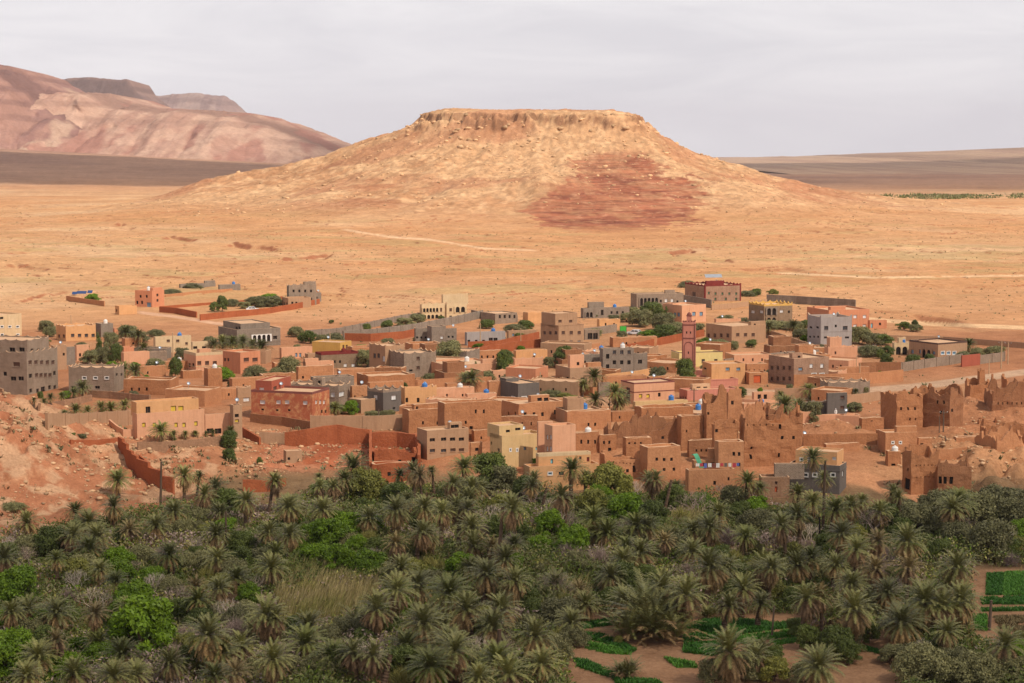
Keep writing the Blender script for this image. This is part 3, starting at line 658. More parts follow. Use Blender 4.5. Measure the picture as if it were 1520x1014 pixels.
WALLN = [0]
def Wl(label, pts, h, mat='mud', name='boundary_wall', th=.35, rag=.0, pil=None, step=0, cat='wall', Ys=None, cap=None, under=2.5):
    """a wall on the ground under a line of photo pixels; h metres high"""
    WALLN[0] += 1; rnd = random.Random(WALLN[0]); sd_ = rnd.random() * 60
    G = [gpt(*p) if not Ys else np.array(at_y(*p, Ys[i])) for i, p in enumerate(pts)]
    hs = h if isinstance(h, (list, tuple)) else [h] * len(G)
    m = MB(); base = G[0].copy(); up = np.array((0, 0, 1.))
    line = []
    for i in range(len(G) - 1):
        n = max(1, int(np.linalg.norm(G[i + 1] - G[i]) / (1.0 if rag else 2.5)))
        for k in range(n + (i == len(G) - 2)):
            t = k / n; q = G[i] * (1 - t) + G[i + 1] * t; line.append((q, hs[i] * (1 - t) + hs[i + 1] * t))
    tops = []
    for j, (q, hh) in enumerate(line):
        z = q[2] + hh
        if rag: z += rag * (float(fbm(j * .23 + sd_, sd_, 3, 4)) - .55) * 2 + rag * .3 * (float(vn(j * .9, sd_, 6)) - .5)
        if step: z = math.floor(z / step) * step + (step if False else 0)
        tops.append(z)
    dirs = []
    for j in range(len(line)):
        a = line[max(0, j - 1)][0]; b = line[min(len(line) - 1, j + 1)][0]; d = (b - a)[:2]; d = d / (np.linalg.norm(d) + 1e-9); dirs.append(np.array((-d[1], d[0], 0.)))
    W_ = lambda p: wob(tuple(p), .22 if rag else .04)
    for j in range(len(line) - 1):
        q0, q1 = line[j][0], line[j + 1][0]; n0, n1 = dirs[j] * th / 2, dirs[j + 1] * th / 2
        z0, z1 = tops[j], (tops[j + 1] if not step else tops[j])
        b0 = np.array((q0[0], q0[1], q0[2] - under)); b1 = np.array((q1[0], q1[1], q1[2] - under)); t0 = np.array((q0[0], q0[1], z0)); t1 = np.array((q1[0], q1[1], z1))
        m.poly([W_(p) for p in (b0 - n0, b1 - n1, t1 - n1, t0 - n0)], mat); m.poly([W_(p) for p in (b1 + n1, b0 + n0, t0 + n0, t1 + n1)], mat)
        m.poly([W_(p) for p in (t0 - n0, t1 - n1, t1 + n1, t0 + n0)], cap or mat)
        for e, (bb, tt, nn) in (((0, (b0, t0, n0)),) if (j == 0 or step) else ()) + (((1, (b1, t1, n1)),) if (j == len(line) - 2 or step) else ()):
            pp = [W_(p) for p in (bb + nn, bb - nn, tt - nn, tt + nn)]; m.poly(pp if e == 0 else pp[::-1], mat)
    m.V = [tuple(np.array(v) - base) for v in m.V]
    o = m.build(name); o.location = tuple(base); tag(o, label, cat, kind='thing')
    if pil:
        for j in range(0, len(line), max(1, int(pil / 2.5))):
            pm = MB(); q = line[j][0]; d = np.array((dirs[j][1], -dirs[j][0], 0.)); pm.box(q - base - d * .2 - dirs[j] * (th / 2 + .1) - up * under, d * .4, dirs[j] * (th + .2), up * (tops[j] - q[2] + under + .1), mat); pm.build('pilaster', o)
    return o
# ================================================================== the village
CH, PH, MH = dict(name='concrete_house'), dict(name='plastered_house'), dict(name='mud_house')
# ---- far edge of the village, on the plain
B('salmon house with blue garage door and small tower, alone on the far plain', 201, 226, 244, 457, 432, 'salmon', 'plastered_house', ph=.4, win=[(440, 209, 218, 2, 3, 4), (449, 204, 211, 2, 3, 5), (446, 234, 240, 1, 3, 4), (438, 234, 240, 1, 3, 4)], door=[(221, 449, 457, 6, 'blue')], ups=[(228, 229, 243, 428, .5, dict(win=[(433, 236, 236, 1, 3, 3)]))])
B('small orange shed with blank walls beside the track on the far plain', 171, 177, 203, 467, 455, 'orange', 'shed', 'shed', win=[(461, 173, 173, 1, 2, 4)])
B('long low grey block building without roof, farthest on the plain', 266, 268, 320, 431, 422, 'grey', 'concrete_house', ph=.3, win=[(427, 272, 300, 4, 2, 3)], ups=[(304, 305, 320, 417, .5)])
B('plain windowless grey block store beside the far low house', 324, 326, 357, 434, 423, 'grey', 'shed', 'shed', ph=.3)
B('half-built grey block house with white roof tank, lone on the plain', 426, 429, 470, 455, 423, 'greyw', par='scallop', win=[(432, 436, 462, 4, 3, 4), (444, 436, 462, 3, 3, 4)], ups=[(452, 453, 470, 418, .5)], **CH)
B('low pinkish flat house in front of the half-built block house', 419, 428, 462, 458, 443, 'tan', win=[(451, 422, 426, 2, 2, 4), (450, 434, 440, 2, 3, 4)], **PH)
B('short grey block annexe at the right of the lone block house', 463, 464, 477, 449, 435, 'grey', 'shed', 'shed', win=[(442, 470, 470, 1, 3, 3)])
B('cream villa with arcaded balconies and taller rear block', 623, 626, 663, 474, 451, 'cream', 'villa', 'villa', par='scallop', ph=.7, win=[(460, 655, 655, 1, 3, 6, 'brown'), (470, 655, 655, 1, 3, 6, 'brown')], arc=[(627, 651, 457, 463.5, 5, 'cream'), (627, 651, 467, 473.5, 4, 'cream')], band=[465],
  ups=[(660, 661, 699, 437, 2.0, dict(win=[(460, 669, 669, 1, 4, 5, 'brown')])), ])
B('cream villa wing with two arched balconies joined to the arcaded front', 662, 663, 693, 473, 450, 'cream', 'villa', 'villa', par='scallop', ph=.7, win=[(460, 669, 669, 1, 4, 5, 'brown'), (470, 669, 669, 1, 4, 3, 'brown')], arc=[(675, 691, 455, 464, 2, 'cream')], band=[465])
B('row of grey block rooms with square openings beside the cream villa', 713, 735, 768, 481, 466, 'greyw', win=[(470, 742, 764, 4, 3, 5)], ph=.3, **CH)
B('low orange mud house left of the beige three-storey block', 776, 784, 815, 481, 465, 'orange', par='rag', ph=.4, **MH)
B('grey house with an arcade of tall arches on its front', 936, 945, 1015, 458, 437, 'greyw', 'concrete_house', ph=.4, win=[(447, 981, 981, 1, 3, 4), (446, 989, 998, 2, 4, 5, 'white'), (448, 1006, 1006, 1, 3, 4)], arc=[(949, 977, 442, 456, 5, 'grey')], ups=[(990, 991, 1005, 431, 2)])
B('large brick house with dark red trim and metal-roofed red penthouse', 1016, 1046, 1100, 449, 423, 'brick', 'plastered_house', par='scallop', ph=.7, pcol='dkred', corner='dkred', win=[(437, 1030, 1030, 1, 5, 7, 'brown'), (435, 1052, 1052, 1, 3, 4, 'dgreen'), (436, 1062, 1093, 4, 3, 4, 'dgreen'), (444, 1062, 1093, 3, 3, 4, 'dgreen')], ups=[(1040, 1041, 1067, 417, 2, dict(wall='dkred', n='penthouse', ph=.2))])
B('low grey block house with small arched openings and stepped roof', 862, 866, 935, 473, 458, 'grey', 'concrete_house', ph=.3, win=[(464, 894, 898, 1, 4, 8), (464, 908, 925, 3, 3, 4)], ups=[(864, 865, 888, 449, 2)], arc=[(869, 880, 463, 471, 2, 'grey')])
B('peach house with a row of blue windows above the olive trees', 983, 1012, 1048, 480, 454, 'peach', 'plastered_house', win=[(467, 996, 1007, 3, 4, 6, 'blue'), (466, 1030, 1041, 2, 5, 6, 'blue')], ups=[(983, 994, 1004, 451, 1)])
B('brown stone house with yellow scalloped parapet and paired arched windows', 1111, 1134, 1176, 479, 451, 'stone', 'stone_house', par='scallop', ph=1.0, pcol='gold', win=[(463, 1117, 1130, 2, 5, 4, 'white'), (462, 1160, 1160, 1, 5, 4, 'white'), (477, 1160, 1160, 1, 5, 4, 'white'), (463, 1171, 1171, 1, 3, 4, 'dark')], arc=[(1137, 1152, 457, 468, 2, 'grey'), (1137, 1152, 471, 479, 2, 'stone')])
B('salmon house behind the grey tower house', 1197, 1230, 1290, 488, 461, 'salmon', 'plastered_house', win=[(470, 1269, 1283, 2, 5, 5, 'white'), (484, 1269, 1283, 2, 5, 5, 'white')], ups=[(1197, 1200, 1216, 455, 2), (1222, 1226, 1248, 456, 1.5)])
B('small red annexe with blue door at the right of the salmon house', 1288, 1291, 1316, 488, 476, 'salmon', 'shed', 'shed', win=[(481, 1306, 1306, 1, 3, 4)], door=[(1294, 480, 487, 3, 'cyan')])
B('tall grey rendered tower house with white corner points and shaded windows', 1198, 1218, 1264, 515, 472, 'bgrey', 'concrete_house', par='corner', ph=.9, win=[(486, 1203, 1213, 2, 4, 3), (500, 1202, 1214, 3, 3, 3), (487, 1226, 1226, 1, 6, 6, 'glass'), (487, 1254, 1254, 1, 7, 6, 'glass'), (501, 1226, 1257, 3, 6, 3, 'dark'), (484, 1240, 1240, 1, 3, 4)], band=[493])
B('flat-roofed concrete house with porch arch and upper room on the right', 1047, 1086, 1137, 511, 485, 'tan', 'concrete_house', ph=.4, win=[(498, 1051, 1080, 4, 4, 6, 'brown'), (497, 1095, 1118, 3, 5, 5, 'brown')], ups=[(1113, 1115, 1137, 478, .2, dict(win=[(482, 1121, 1121, 1, 3, 3), (493, 1121, 1121, 1, 3, 3)]))])
# ---- left side
B('cream house with white-framed windows cut by the left edge', -40, -8, 32, 502, 469, 'cream', 'plastered_house', ph=.5, win=[(472, 3, 3, 1, 5, 4), (485, 3, 26, 3, 5, 4, 'wframe'), (497, 3, 26, 2, 5, 4, 'wframe')])
B('orange house with scalloped parapet and four front windows near the left edge', 84, 98, 142, 507, 484, 'orange', 'plastered_house', par='scallop', ph=.6, win=[(499, 88, 95, 2, 3, 5, 'brown'), (498, 108, 138, 4, 5, 5, 'glass')])
B('small grey block house between orange house and palms on left', 142, 150, 168, 501, 481, 'grey', ph=.3, **CH)
B('pale pink cottage half hidden by palms at the left', 166, 170, 180, 498, 488, 'salmon', **PH)
B('brown mud house with narrow side behind the dark conifers', 76, 80, 99, 550, 514, 'tan', win=[(526, 84, 95, 2, 3, 4)], **MH)
B('grey stone house squeezed beside the brown house at left', 97, 99, 112, 543, 516, 'grey', **CH)
B('small peach house with two windows left of the conifers', 112, 114, 132, 536, 513, 'peach', win=[(527, 119, 127, 2, 3, 5)], **PH)
B('big unfinished grey concrete block of flats at the left edge', -50, 41, 87, 593, 523, 'greyw', 'concrete_building', 'building', par='scallop', ph=.7, th=58, Y=436, win=[(541, 26, 26, 1, 10, 7, 'brown'), (555, 9, 9, 1, 5, 6), (562, 21, 32, 2, 8, 6), (538, 46, 80, 5, 5, 6, 'brown'), (558, 46, 46, 1, 5, 6), (557, 55, 75, 4, 5, 6, 'brown'), (554, 82, 82, 1, 4, 6), (580, 46, 56, 2, 4, 6), (575, 74, 82, 2, 4, 6)],
  door=[(64, 574, 587, 6, 'dark')], ups=[(-40, 38, 70, 505, 1.2, dict(par='scallop', ph=.5, win=[(519, 16, 30, 2, 8, 6), (520, 45, 63, 3, 4, 5)]))])
B('wide grey stone house with overhanging upper floor and three white windows', 103, 170, 185, 583, 545, 'greyw', 'stone_house', par='scallop', ph=.7, th=70, win=[(561, 126, 159, 3, 7, 5, 'wframe'), (556, 174, 181, 2, 3, 4), (575, 110, 145, 3, 7, 4)])
B('long low brown mud house with three dark windows below beige house', 184, 252, 266, 587, 565, 'mud', par='rag', ph=.5, th=68, win=[(578, 196, 218, 3, 3, 5)], **MH)
B('brown mud house with wide earth roof behind the peach mansion', 245, 304, 329, 604, 581, 'mudl', par='rag', ph=.4, th=62, **MH)
B('beige house with small dark windows and lower side wing', 228, 231, 284, 524, 501, 'cream', 'plastered_house', win=[(506, 250, 264, 2, 5, 4, 'brown'), (510, 277, 277, 1, 4, 4, 'brown'), (518, 231, 240, 2, 4, 5)])
B('beige single-storey wing with dark doorways by the beige house', 284, 286, 315, 527, 508, 'cream', 'plastered_house', ph=.3, win=[(516, 290, 303, 2, 6, 4)])
B('small brown mud room with pitched parapet above the olive trees', 181, 186, 211, 515, 503, 'mudl', par='rag', ph=.4, win=[(510, 198, 198, 1, 3, 3)], **MH)
B('low salmon mud house half hidden behind dark cypress', 178, 184, 200, 525, 516, 'salmon', **MH)
B('beige low house with long roof beside the tall pole', 180, 184, 222, 543, 524, 'peach', ph=.4, **MH)
B('grey stone patch house adjoining the beige low house', 218, 222, 248, 540, 523, 'greyw', ph=.3, **CH)
B('peach house with white string course and three shuttered windows', 273, 291, 334, 551, 525, 'peach', 'plastered_house', ph=.7, pcol='cream', win=[(542, 276, 287, 3, 3, 6), (539, 296, 319, 3, 6, 6, 'brown')], band=[545], ups=[(284, 288, 305, 519, 1.5)], trim='cream')
B('salmon house with grey unfinished upper storey on its right', 331, 357, 387, 555, 524, 'salmon', 'plastered_house', par='flat', win=[(534, 334, 339, 2, 3, 5, 'brown'), (547, 335, 335, 1, 3, 6, 'brown'), (549, 365, 365, 1, 4, 5, 'brown'), (534, 366, 379, 2, 8, 6, 'brown')])
B('unfinished concrete villa with white arched porch facing the palms', 324, 352, 417, 516, 490, 'grey', 'villa', 'villa', ph=.4, win=[(503, 327, 346, 3, 4, 5), (503, 361, 361, 1, 6, 5), (501, 409, 409, 1, 6, 5)], arc=[(374, 402, 497, 508, 4, 'white')], band=[510], ups=[(324, 350, 394, 481, 1.5, dict(wall='grey', par='flat', ph=.3, win=[(487, 344, 349, 2, 3, 4)]))])
B('brown mud house with chimney pots below the tall pole', 303, 309, 330, 577, 548, 'mud', par='rag', ph=.5, **MH)
B('long peach house with a white washed right half', 415, 418, 464, 534, 517, 'peach', 'plastered_house', win=[(527, 440, 446, 2, 3, 6, 'blue'), (526, 458, 458, 1, 3, 5, 'glass')], ph=.3)
B('yellow ochre walled store with twin brown doors', 463, 505, 522, 526, 509, 'gold', 'plastered_house', th=62, ph=.3, door=[(510, 512, 524, 3, 'brown'), (515, 512, 524, 3, 'brown')])
B('rough grey stone house with dark red edged parapet and two white windows', 468, 477, 533, 548, 525, 'stone', 'stone_house', ph=.5, pcol='dkred', win=[(537, 497, 505, 2, 3, 4), (542, 513, 525, 2, 5, 5, 'white')])
B('brown house with white-shuttered tall window and brown scalloped tops', 548, 572, 601, 556, 513, 'tan', 'concrete_house', par='scallop', ph=.6, win=[(528, 556, 562, 2, 4, 7, 'glass'), (533, 571, 571, 1, 4, 8, 'white'), (545, 571, 571, 1, 4, 5, 'glass')], th=30)
B('large bare concrete house with scalloped parapet and wooden shutters', 578, 600, 648, 561, 524, 'greyw', 'concrete_house', par='scallop', ph=.7, win=[(546, 583, 591, 2, 4, 6, 'brown'), (532, 621, 621, 1, 5, 5, 'brown'), (546, 621, 621, 1, 5, 5, 'brown'), (550, 610, 610, 1, 5, 3)])
B('grey concrete house with taller blank left block below stone walls', 634, 641, 662, 517, 485, 'grey', 'concrete_house', ph=.3, win=[(501, 656, 656, 1, 4, 4, 'white')])
B('grey concrete low wing left of the blank grey block', 615, 617, 636, 515, 488, 'grey', 'concrete_house', par='corner', ph=.4, win=[(501, 619, 632, 3, 3, 3)])
B('grey concrete low wing right of the blank grey block', 661, 662, 678, 514, 488, 'grey', 'concrete_house', ph=.4, win=[(500, 666, 672, 2, 3, 3)])
B('single-storey grey block house with dark porch, behind red walls', 690, 693, 751, 513, 494, 'bgrey', 'concrete_house', ph=.4, win=[(507, 696, 718, 3, 4, 5), (505, 729, 736, 2, 6, 7)])
B('low brown house with blue window beside the grey porch house', 752, 755, 797, 505, 492, 'tan', win=[(497, 762, 788, 3, 3, 4, 'blue')], **MH)
B('beige three-storey block of flats with recessed top floor', 802, 829, 867, 521, 484, 'tan', 'concrete_building', 'building', ph=.4, win=[(494, 808, 825, 3, 4, 5, 'brown'), (509, 808, 825, 3, 4, 5, 'brown'), (494, 836, 860, 3, 5, 5, 'brown'), (508, 836, 860, 3, 5, 5, 'blue')], ups=[(808, 829, 862, 466, 1.5, dict(win=[(477, 836, 852, 2, 5, 4, 'brown')], ph=.3))], band=[484])
B('grey carport with white posts right of the beige flats', 867, 868, 890, 505, 490, 'greyw', 'shed', 'shed', ph=.3, win=[(499, 876, 884, 2, 7, 9)])
# ---- middle band
B('long peach house with a dark strip of windows behind olives', 632, 664, 738, 565, 543, 'peach', 'plastered_house', ph=.4, win=[(555, 645, 645, 1, 4, 6), (553, 669, 716, 4, 9, 4)], ups=[(717, 718, 738, 534, .3)])
B('peach upper house with scalloped wall between two dark trees', 762, 764, 807, 546, 532, 'peach', 'plastered_house', par='scallop', ph=.5)
B('orange flat house with one small window behind the dark tree', 762, 766, 813, 534, 521, 'orange', 'plastered_house', ph=.4, win=[(530, 793, 793, 1, 3, 4)])
B('orange house with green window and brown door by the alley', 750, 795, 814, 578, 548, 'salmon', 'plastered_house', th=66, ph=.4, win=[(560, 803, 803, 1, 5, 6, 'dgreen')], door=[(805, 569, 577, 6, 'gold')])
B('beige stone corner house with dark square windows in front of grey block', 824, 846, 894, 581, 547, 'tan', 'stone_house', ph=.4, win=[(562, 829, 842, 3, 4, 5), (563, 852, 865, 2, 6, 5), (575, 831, 845, 2, 3, 4)], ups=[(838, 840, 861, 528, 1, dict(wall='peach', win=[(540, 852, 852, 1, 4, 5)])), (873, 874, 894, 539, .5, dict(wall='mudl'))])
B('three-storey unfinished grey concrete house with many square windows', 890, 895, 941, 558, 518, 'grey', 'concrete_house', ph=.3, win=[(529, 902, 902, 1, 5, 7), (544, 902, 902, 1, 5, 6), (523, 912, 934, 3, 5, 6, 'glass'), (538, 912, 934, 3, 5, 6), (554, 914, 926, 2, 5, 4, 'white')])
B('grey concrete wing with scalloped top right of unfinished house', 939, 941, 961, 555, 524, 'grey', 'concrete_house', par='scallop', ph=.5, win=[(537, 950, 950, 1, 6, 6), (551, 947, 947, 1, 8, 4, 'white')])
B('grey concrete wing with scalloped top left of unfinished house', 862, 865, 892, 556, 526, 'grey', 'concrete_house', par='scallop', ph=.5, win=[(539, 866, 880, 2, 4, 7)])
B('light yellow house behind the minaret with cream roof edge', 996, 1008, 1073, 545, 525, 'yellow', 'plastered_house', ph=.4, win=[(537, 999, 1012, 3, 3, 5, 'glass'), (536, 1044, 1063, 2, 5, 6, 'glass')], ups=[(1029, 1031, 1042, 516, 1)], trim='brown', band=[524])
B('orange house with two blue windows below the yellow house', 1042, 1056, 1106, 571, 541, 'orange', 'plastered_house', ph=.4, win=[(547, 1046, 1046, 1, 4, 3), (548, 1080, 1096, 2, 6, 5, 'blue')])
B('brown two-storey block with red-brown front and open white-windowed side', 1140, 1178, 1230, 573, 533, 'brick', 'concrete_building', 'building', ph=.4, win=[(546, 1145, 1172, 4, 4, 6, 'brown'), (562, 1145, 1172, 4, 4, 6, 'brown'), (548, 1188, 1188, 1, 6, 5, 'blue'), (543, 1204, 1220, 2, 5, 6, 'white'), (556, 1208, 1220, 2, 8, 5, 'wframe')], ups=[(1163, 1165, 1180, 525, 2, dict(win=[(530, 1175, 1175, 1, 4, 4)]))])
B('low orange-brown house with a bright orange gate', 1102, 1112, 1140, 571, 554, 'mudl', 'mud_house', ph=.4, door=[(1124, 557, 569, 11, 'red')])
B('low tan mud house behind the orange gate', 1106, 1109, 1140, 558, 541, 'mudl', par='rag', ph=.4, win=[(550, 1112, 1135, 4, 2, 3)], **MH)
B('yellow villa with brown front, red terrace roof and yellow porch', 1349, 1392, 1435, 534, 510, 'tan', 'villa', 'villa', ph=.4, pcol='brown', win=[(522, 1354, 1366, 2, 4, 6, 'blue'), (524, 1386, 1386, 1, 4, 5, 'blue'), (524, 1399, 1416, 3, 6, 6, 'bluew')], arc=[(1369, 1383, 517, 530, 2, 'tan')], ups=[(1352, 1354, 1362, 505, .3, dict(wall='brown'))])
B('small cream domed porch pavilion beside the yellow villa', 1324, 1327, 1349, 527, 508, 'cream', 'pavilion', 'pavilion', par='scallop', ph=.6, arc=[(1328, 1347, 514, 527, 2, 'cream')], ups=[(1333, 1335, 1345, 501, .6)])
B('stone house with pale scalloped parapet behind the dark grey house', 1217, 1229, 1291, 588, 567, 'greyw', 'stone_house', par='scallop', ph=.7, win=[(580, 1222, 1222, 1, 4, 4), (580, 1265, 1275, 1, 18, 4)])
B('dark grey house with low scalloped left wing and blue door', 1226, 1228, 1257, 617, 584, 'dgrey', 'concrete_house', ph=.3, win=[(590, 1250, 1250, 1, 6, 5, 'brown'), (605, 1250, 1250, 1, 6, 5, 'brown')], th=25)
B('dark grey low wing with pale scalloped top at palm', 1188, 1190, 1227, 616, 596, 'dgrey', 'concrete_house', par='scallop', ph=.5, pcol='greyw')
B('small peach roof pavilion left of the dark grey house', 1116, 1119, 1150, 600, 583, 'peach', 'plastered_house', ph=.3, win=[(589, 1127, 1136, 2, 5, 7)])
B('peach low house under the dark grey house with flat dusty roof', 1208, 1214, 1277, 631, 618, 'peach', 'mud_house', ph=.3)
# ---- mosque
B('rose pink mosque prayer hall with flat roof behind the minaret tree', 1008, 1030, 1096, 600, 565, 'pink', 'mosque', 'mosque', ph=.5, win=[(560, 1040, 1082, 5, 6, 3, 'brown')], th=24, Y=450, band=[566])
B('lower rose pink mosque court with a row of arched side doors', 1008, 1020, 1096, 603, 580, 'pink', 'mosque', 'mosque', ph=.4, Y=428, win=[(592, 1010, 1017, 3, 2, 7, 'brown')], th=26, ups=[(1035, 1037, 1063, 571, 3, dict(wall='earth', n='skylight_room', win=[(575, 1046, 1056, 2, 6, 2)], ph=.15))])
B('long rose pink hall with tall side windows right of the minaret', 1032, 1080, 1097, 586, 553, 'pink', 'mosque', 'mosque', ph=.5, Y=462, th=66, win=[(558, 1045, 1075, 4, 8, 2, 'brown'), (576, 1087, 1092, 2, 3, 6, 'brown')])
# ---- front left
B('orange and peach mansion with set-back upper floor above small palms', 197, 204, 305, 658, 615, 'peach', 'plastered_house', ph=.4, th=20, win=[(631, 214, 245, 3, 5, 7, 'yel'), (631, 262, 274, 2, 5, 7, 'yel'), (629, 292, 292, 1, 5, 7, 'yel')], ups=[(197, 205, 298, 598, .5, dict(wall='orange', ph=.35, win=[(609, 222, 222, 1, 7, 11, 'dark'), (608, 260, 271, 2, 8, 11, 'yel')]))])
B('low peach garage wing with two dark bays beside the mansion', 304, 305, 344, 649, 616, 'peach', 'plastered_house', ph=.4, win=[(640, 312, 324, 2, 10, 8, 'dark')], under=3)
B('narrow tan stair tower at the end of the garage wing', 342, 347, 360, 656, 602, 'tan', 'stair_tower', 'tower', ph=.3, win=[(617, 352, 352, 1, 6, 5), (625, 352, 352, 1, 6, 5, 'yel')])
B('red mottled house with flaking yellow patches and white windows', 372, 464, 490, 625, 583, 'mottle', 'plastered_house', ph=.45, th=66, pcol='trim', win=[(597, 389, 389, 1, 8, 6, 'white'), (597, 413, 426, 2, 7, 6, 'white'), (598, 453, 453, 1, 7, 6, 'white'), (608, 389, 389, 1, 4, 3), (609, 411, 429, 2, 4, 3), (597, 470, 482, 3, 3, 6, 'white'), (611, 478, 484, 2, 3, 5)], ups=[(372, 396, 424, 566, 2.2, dict(wall='red', par='flat', win=[(578, 381, 381, 1, 7, 5, 'white'), (577, 401, 401, 1, 5, 7, 'brown')]))])
B('grey-beige scalloped house behind the red mottled house', 425, 503, 521, 609, 572, 'greyw', 'concrete_house', par='scallop', ph=.7, th=66, win=[(586, 494, 494, 1, 6, 7, 'white'), (585, 507, 507, 1, 8, 7, 'white'), (604, 500, 500, 1, 13, 7)], ups=[(458, 472, 477, 562, 2, dict(par='flat', win=[(567, 468, 468, 1, 4, 4)]))])
B('tan annexe house with blind window left of the mottled house', 351, 353, 373, 604, 575, 'tan', 'concrete_house', par='scallop', ph=.6, win=[(593, 366, 366, 1, 9, 6, 'white')])
B('dark grey house with pale scalloped parapet and two white windows', 545, 569, 596, 614, 578, 'dgrey', 'concrete_house', par='scallop', ph=.9, pcol='greyw', win=[(590, 557, 557, 1, 6, 7, 'white'), (590, 585, 585, 1, 7, 7, 'white'), (606, 585, 585, 1, 4, 3)])
B('beige yard building with a pale metal garage door', 517, 536, 566, 615, 594, 'tan', 'shed', 'shed', ph=.3, th=40, win=(), door=[(527, 598, 611, 13, 'metal')])
B('brown mud house between the scalloped grey houses', 520, 523, 546, 606, 574, 'mudl', win=[(590, 527, 538, 2, 2, 6)], **MH)
B('orange house with dark red roof edge and blue door', 595, 601, 649, 606, 577, 'orange', 'plastered_house', par='corner', ph=.5, win=[(594, 603, 621, 2, 4, 7), (598, 596, 596, 1, 2, 4)], door=[(637, 590, 601, 5, 'blue')])
B('terracotta house with flat roof beside the orange corner house', 440, 443, 495, 568, 545, 'mudl', par='rag', ph=.4, win=[(560, 450, 470, 2, 3, 4)], **MH)
B('peach house with raised left room behind terracotta roofs', 450, 454, 496, 560, 538, 'peach', 'plastered_house', ph=.4, ups=[(452, 454, 474, 533, .4)])
# ---- front centre
B('tan four-bay block of flats with two rows of windows above the palms', 619, 634, 697, 684, 640, 'tan', 'concrete_building', 'building', ph=.35, th=24, win=[(653, 642, 642, 1, 8, 5, 'dark'), (652, 659, 686, 3, 8, 5, 'dark'), (669, 642, 659, 2, 8, 5, 'glass'), (668, 673, 686, 2, 8, 5, 'brown')], ups=[(672, 674, 692, 628, 1.5, dict(n='roof_hut', ph=.15, win=[(633, 680, 680, 1, 12, 5)]))])
B('small mud lean-to with an arched doorway right of the tan flats', 697, 699, 716, 690, 658, 'mudl', par='rag', ph=.4, win=[(667, 708, 708, 1, 5, 5)], **MH)
B('tall ochre house with tiny blue windows and roof rooms', 727, 745, 808, 699, 648, 'ochre', 'plastered_house', ph=.5, th=28, win=[(658, 729, 729, 1, 2, 5), (668, 740, 740, 1, 3, 5, 'glass'), (685, 740, 740, 1, 3, 7, 'glass'), (668, 758, 768, 2, 4, 6, 'bluew'), (666, 780, 780, 1, 4, 5, 'blue'), (666, 798, 798, 1, 4, 5, 'cyan')], ups=[(727, 745, 781, 633, 1, dict(win=[(640, 758, 758, 1, 6, 4), (637, 773, 773, 1, 8, 4)]))])
B('blank peach tower block with four white windows on its narrow side', 808, 820, 855, 675, 633, 'peach', 'plastered_house', ph=.4, th=28, win=[(649, 812, 817, 2, 3, 7, 'white'), (666, 812, 817, 2, 3, 7, 'white')], Y=346)
B('pinkish low block behind the ochre house roof', 797, 799, 821, 660, 627, 'peach', 'plastered_house', ph=.3, Y=352, win=[(630, 812, 812, 1, 4, 5, 'white')])
B('bright orange terraced house with turquoise shutter behind the dark palm', 777, 786, 891, 735, 694, 'orange', 'plastered_house', ph=.5, th=18, win=[(703, 817, 817, 1, 8, 6, 'bluew'), (703, 834, 834, 1, 8, 6, 'glass'), (702, 874, 874, 1, 9, 5, 'brown')], ups=[(800, 804, 883, 675, 1.6, dict(ph=.5, wall='orange', pcol='cream', win=[(685, 824, 824, 1, 4, 7, 'cyan'), (680, 867, 867, 1, 4, 5, 'brown'), (682, 879, 879, 1, 4, 7, 'dkred')]))])
B('brown mud house with two rows of little windows right of peach tower', 838, 841, 890, 680, 644, 'mud', par='rag', ph=.4, win=[(656, 863, 884, 3, 3, 6, 'glass')], **MH)
B('brown mud house with small wooden door beside the ruined facade', 888, 890, 915, 676, 647, 'mud', par='rag', ph=.4, win=[(657, 897, 905, 2, 3, 5)], door=[(905, 665, 671, 5, 'brown')], **MH)
B('ruined pale mud facade with a row of nesting holes', 890, 897, 952, 714, 677, 'mudl', 'mud_ruin', 'ruin', par='ruin', ph=1.3, win=[(688, 902, 942, 8, 1.6, 2), (699, 907, 931, 3, 4, 5, 'dark')], door=[(941, 691, 701, 4, 'dark')])
B('square brown mud house with five small windows above round bare tree', 949, 961, 1011, 715, 665, 'mudl', par='rag', ph=.4, th=26, win=[(682, 975, 997, 3, 4, 5, 'dark'), (697, 986, 1001, 2, 4, 5)], **MH)
B('low mud house with window row in front of the broken long wall', 924, 929, 968, 690, 652, 'mud', par='rag', ph=.5, win=[(658, 934, 951, 3, 3, 3)], **MH)
B('wide tan mud house with four windows and open roof room', 744, 770, 837, 626, 600, 'mudl', par='rag', ph=.3, th=30, win=[(614, 755, 765, 2, 2, 5), (615, 780, 806, 3, 4, 6), (612, 825, 825, 1, 4, 7)], ups=[(790, 792, 820, 588, 1, dict(wall='mudl', par='flat', ph=.2, win=[(593, 805, 815, 2, 7, 5)]))], name='mud_house')
B('dark grey house with white-framed windows and red roof furniture', 741, 769, 801, 597, 570, 'dgrey', 'concrete_house', ph=.3, th=30, win=[(591, 762, 762, 1, 6, 6, 'wframe'), (591, 778, 778, 1, 8, 6, 'wframe'), (590, 796, 796, 1, 4, 6, 'wframe')], ups=[(741, 750, 769, 562, .1, dict(win=[(573, 760, 760, 1, 6, 6, 'wframe')], ph=.2))])
B('mud house with rounded blank wall left of the dark grey house', 723, 726, 745, 592, 567, 'mudl', par='rag', ph=.4, **MH)
B('beige house with brown framed corners and two yellow shutters', 921, 941, 1002, 601, 569, 'peach', 'plastered_house', ph=.3, pcol='trim', th=28, win=[(588, 951, 962, 2, 5, 6, 'yel'), (586, 979, 979, 1, 4, 6, 'dark'), (585, 932, 938, 1, 6, 20, 'brown')], band=[583], trim='trim')
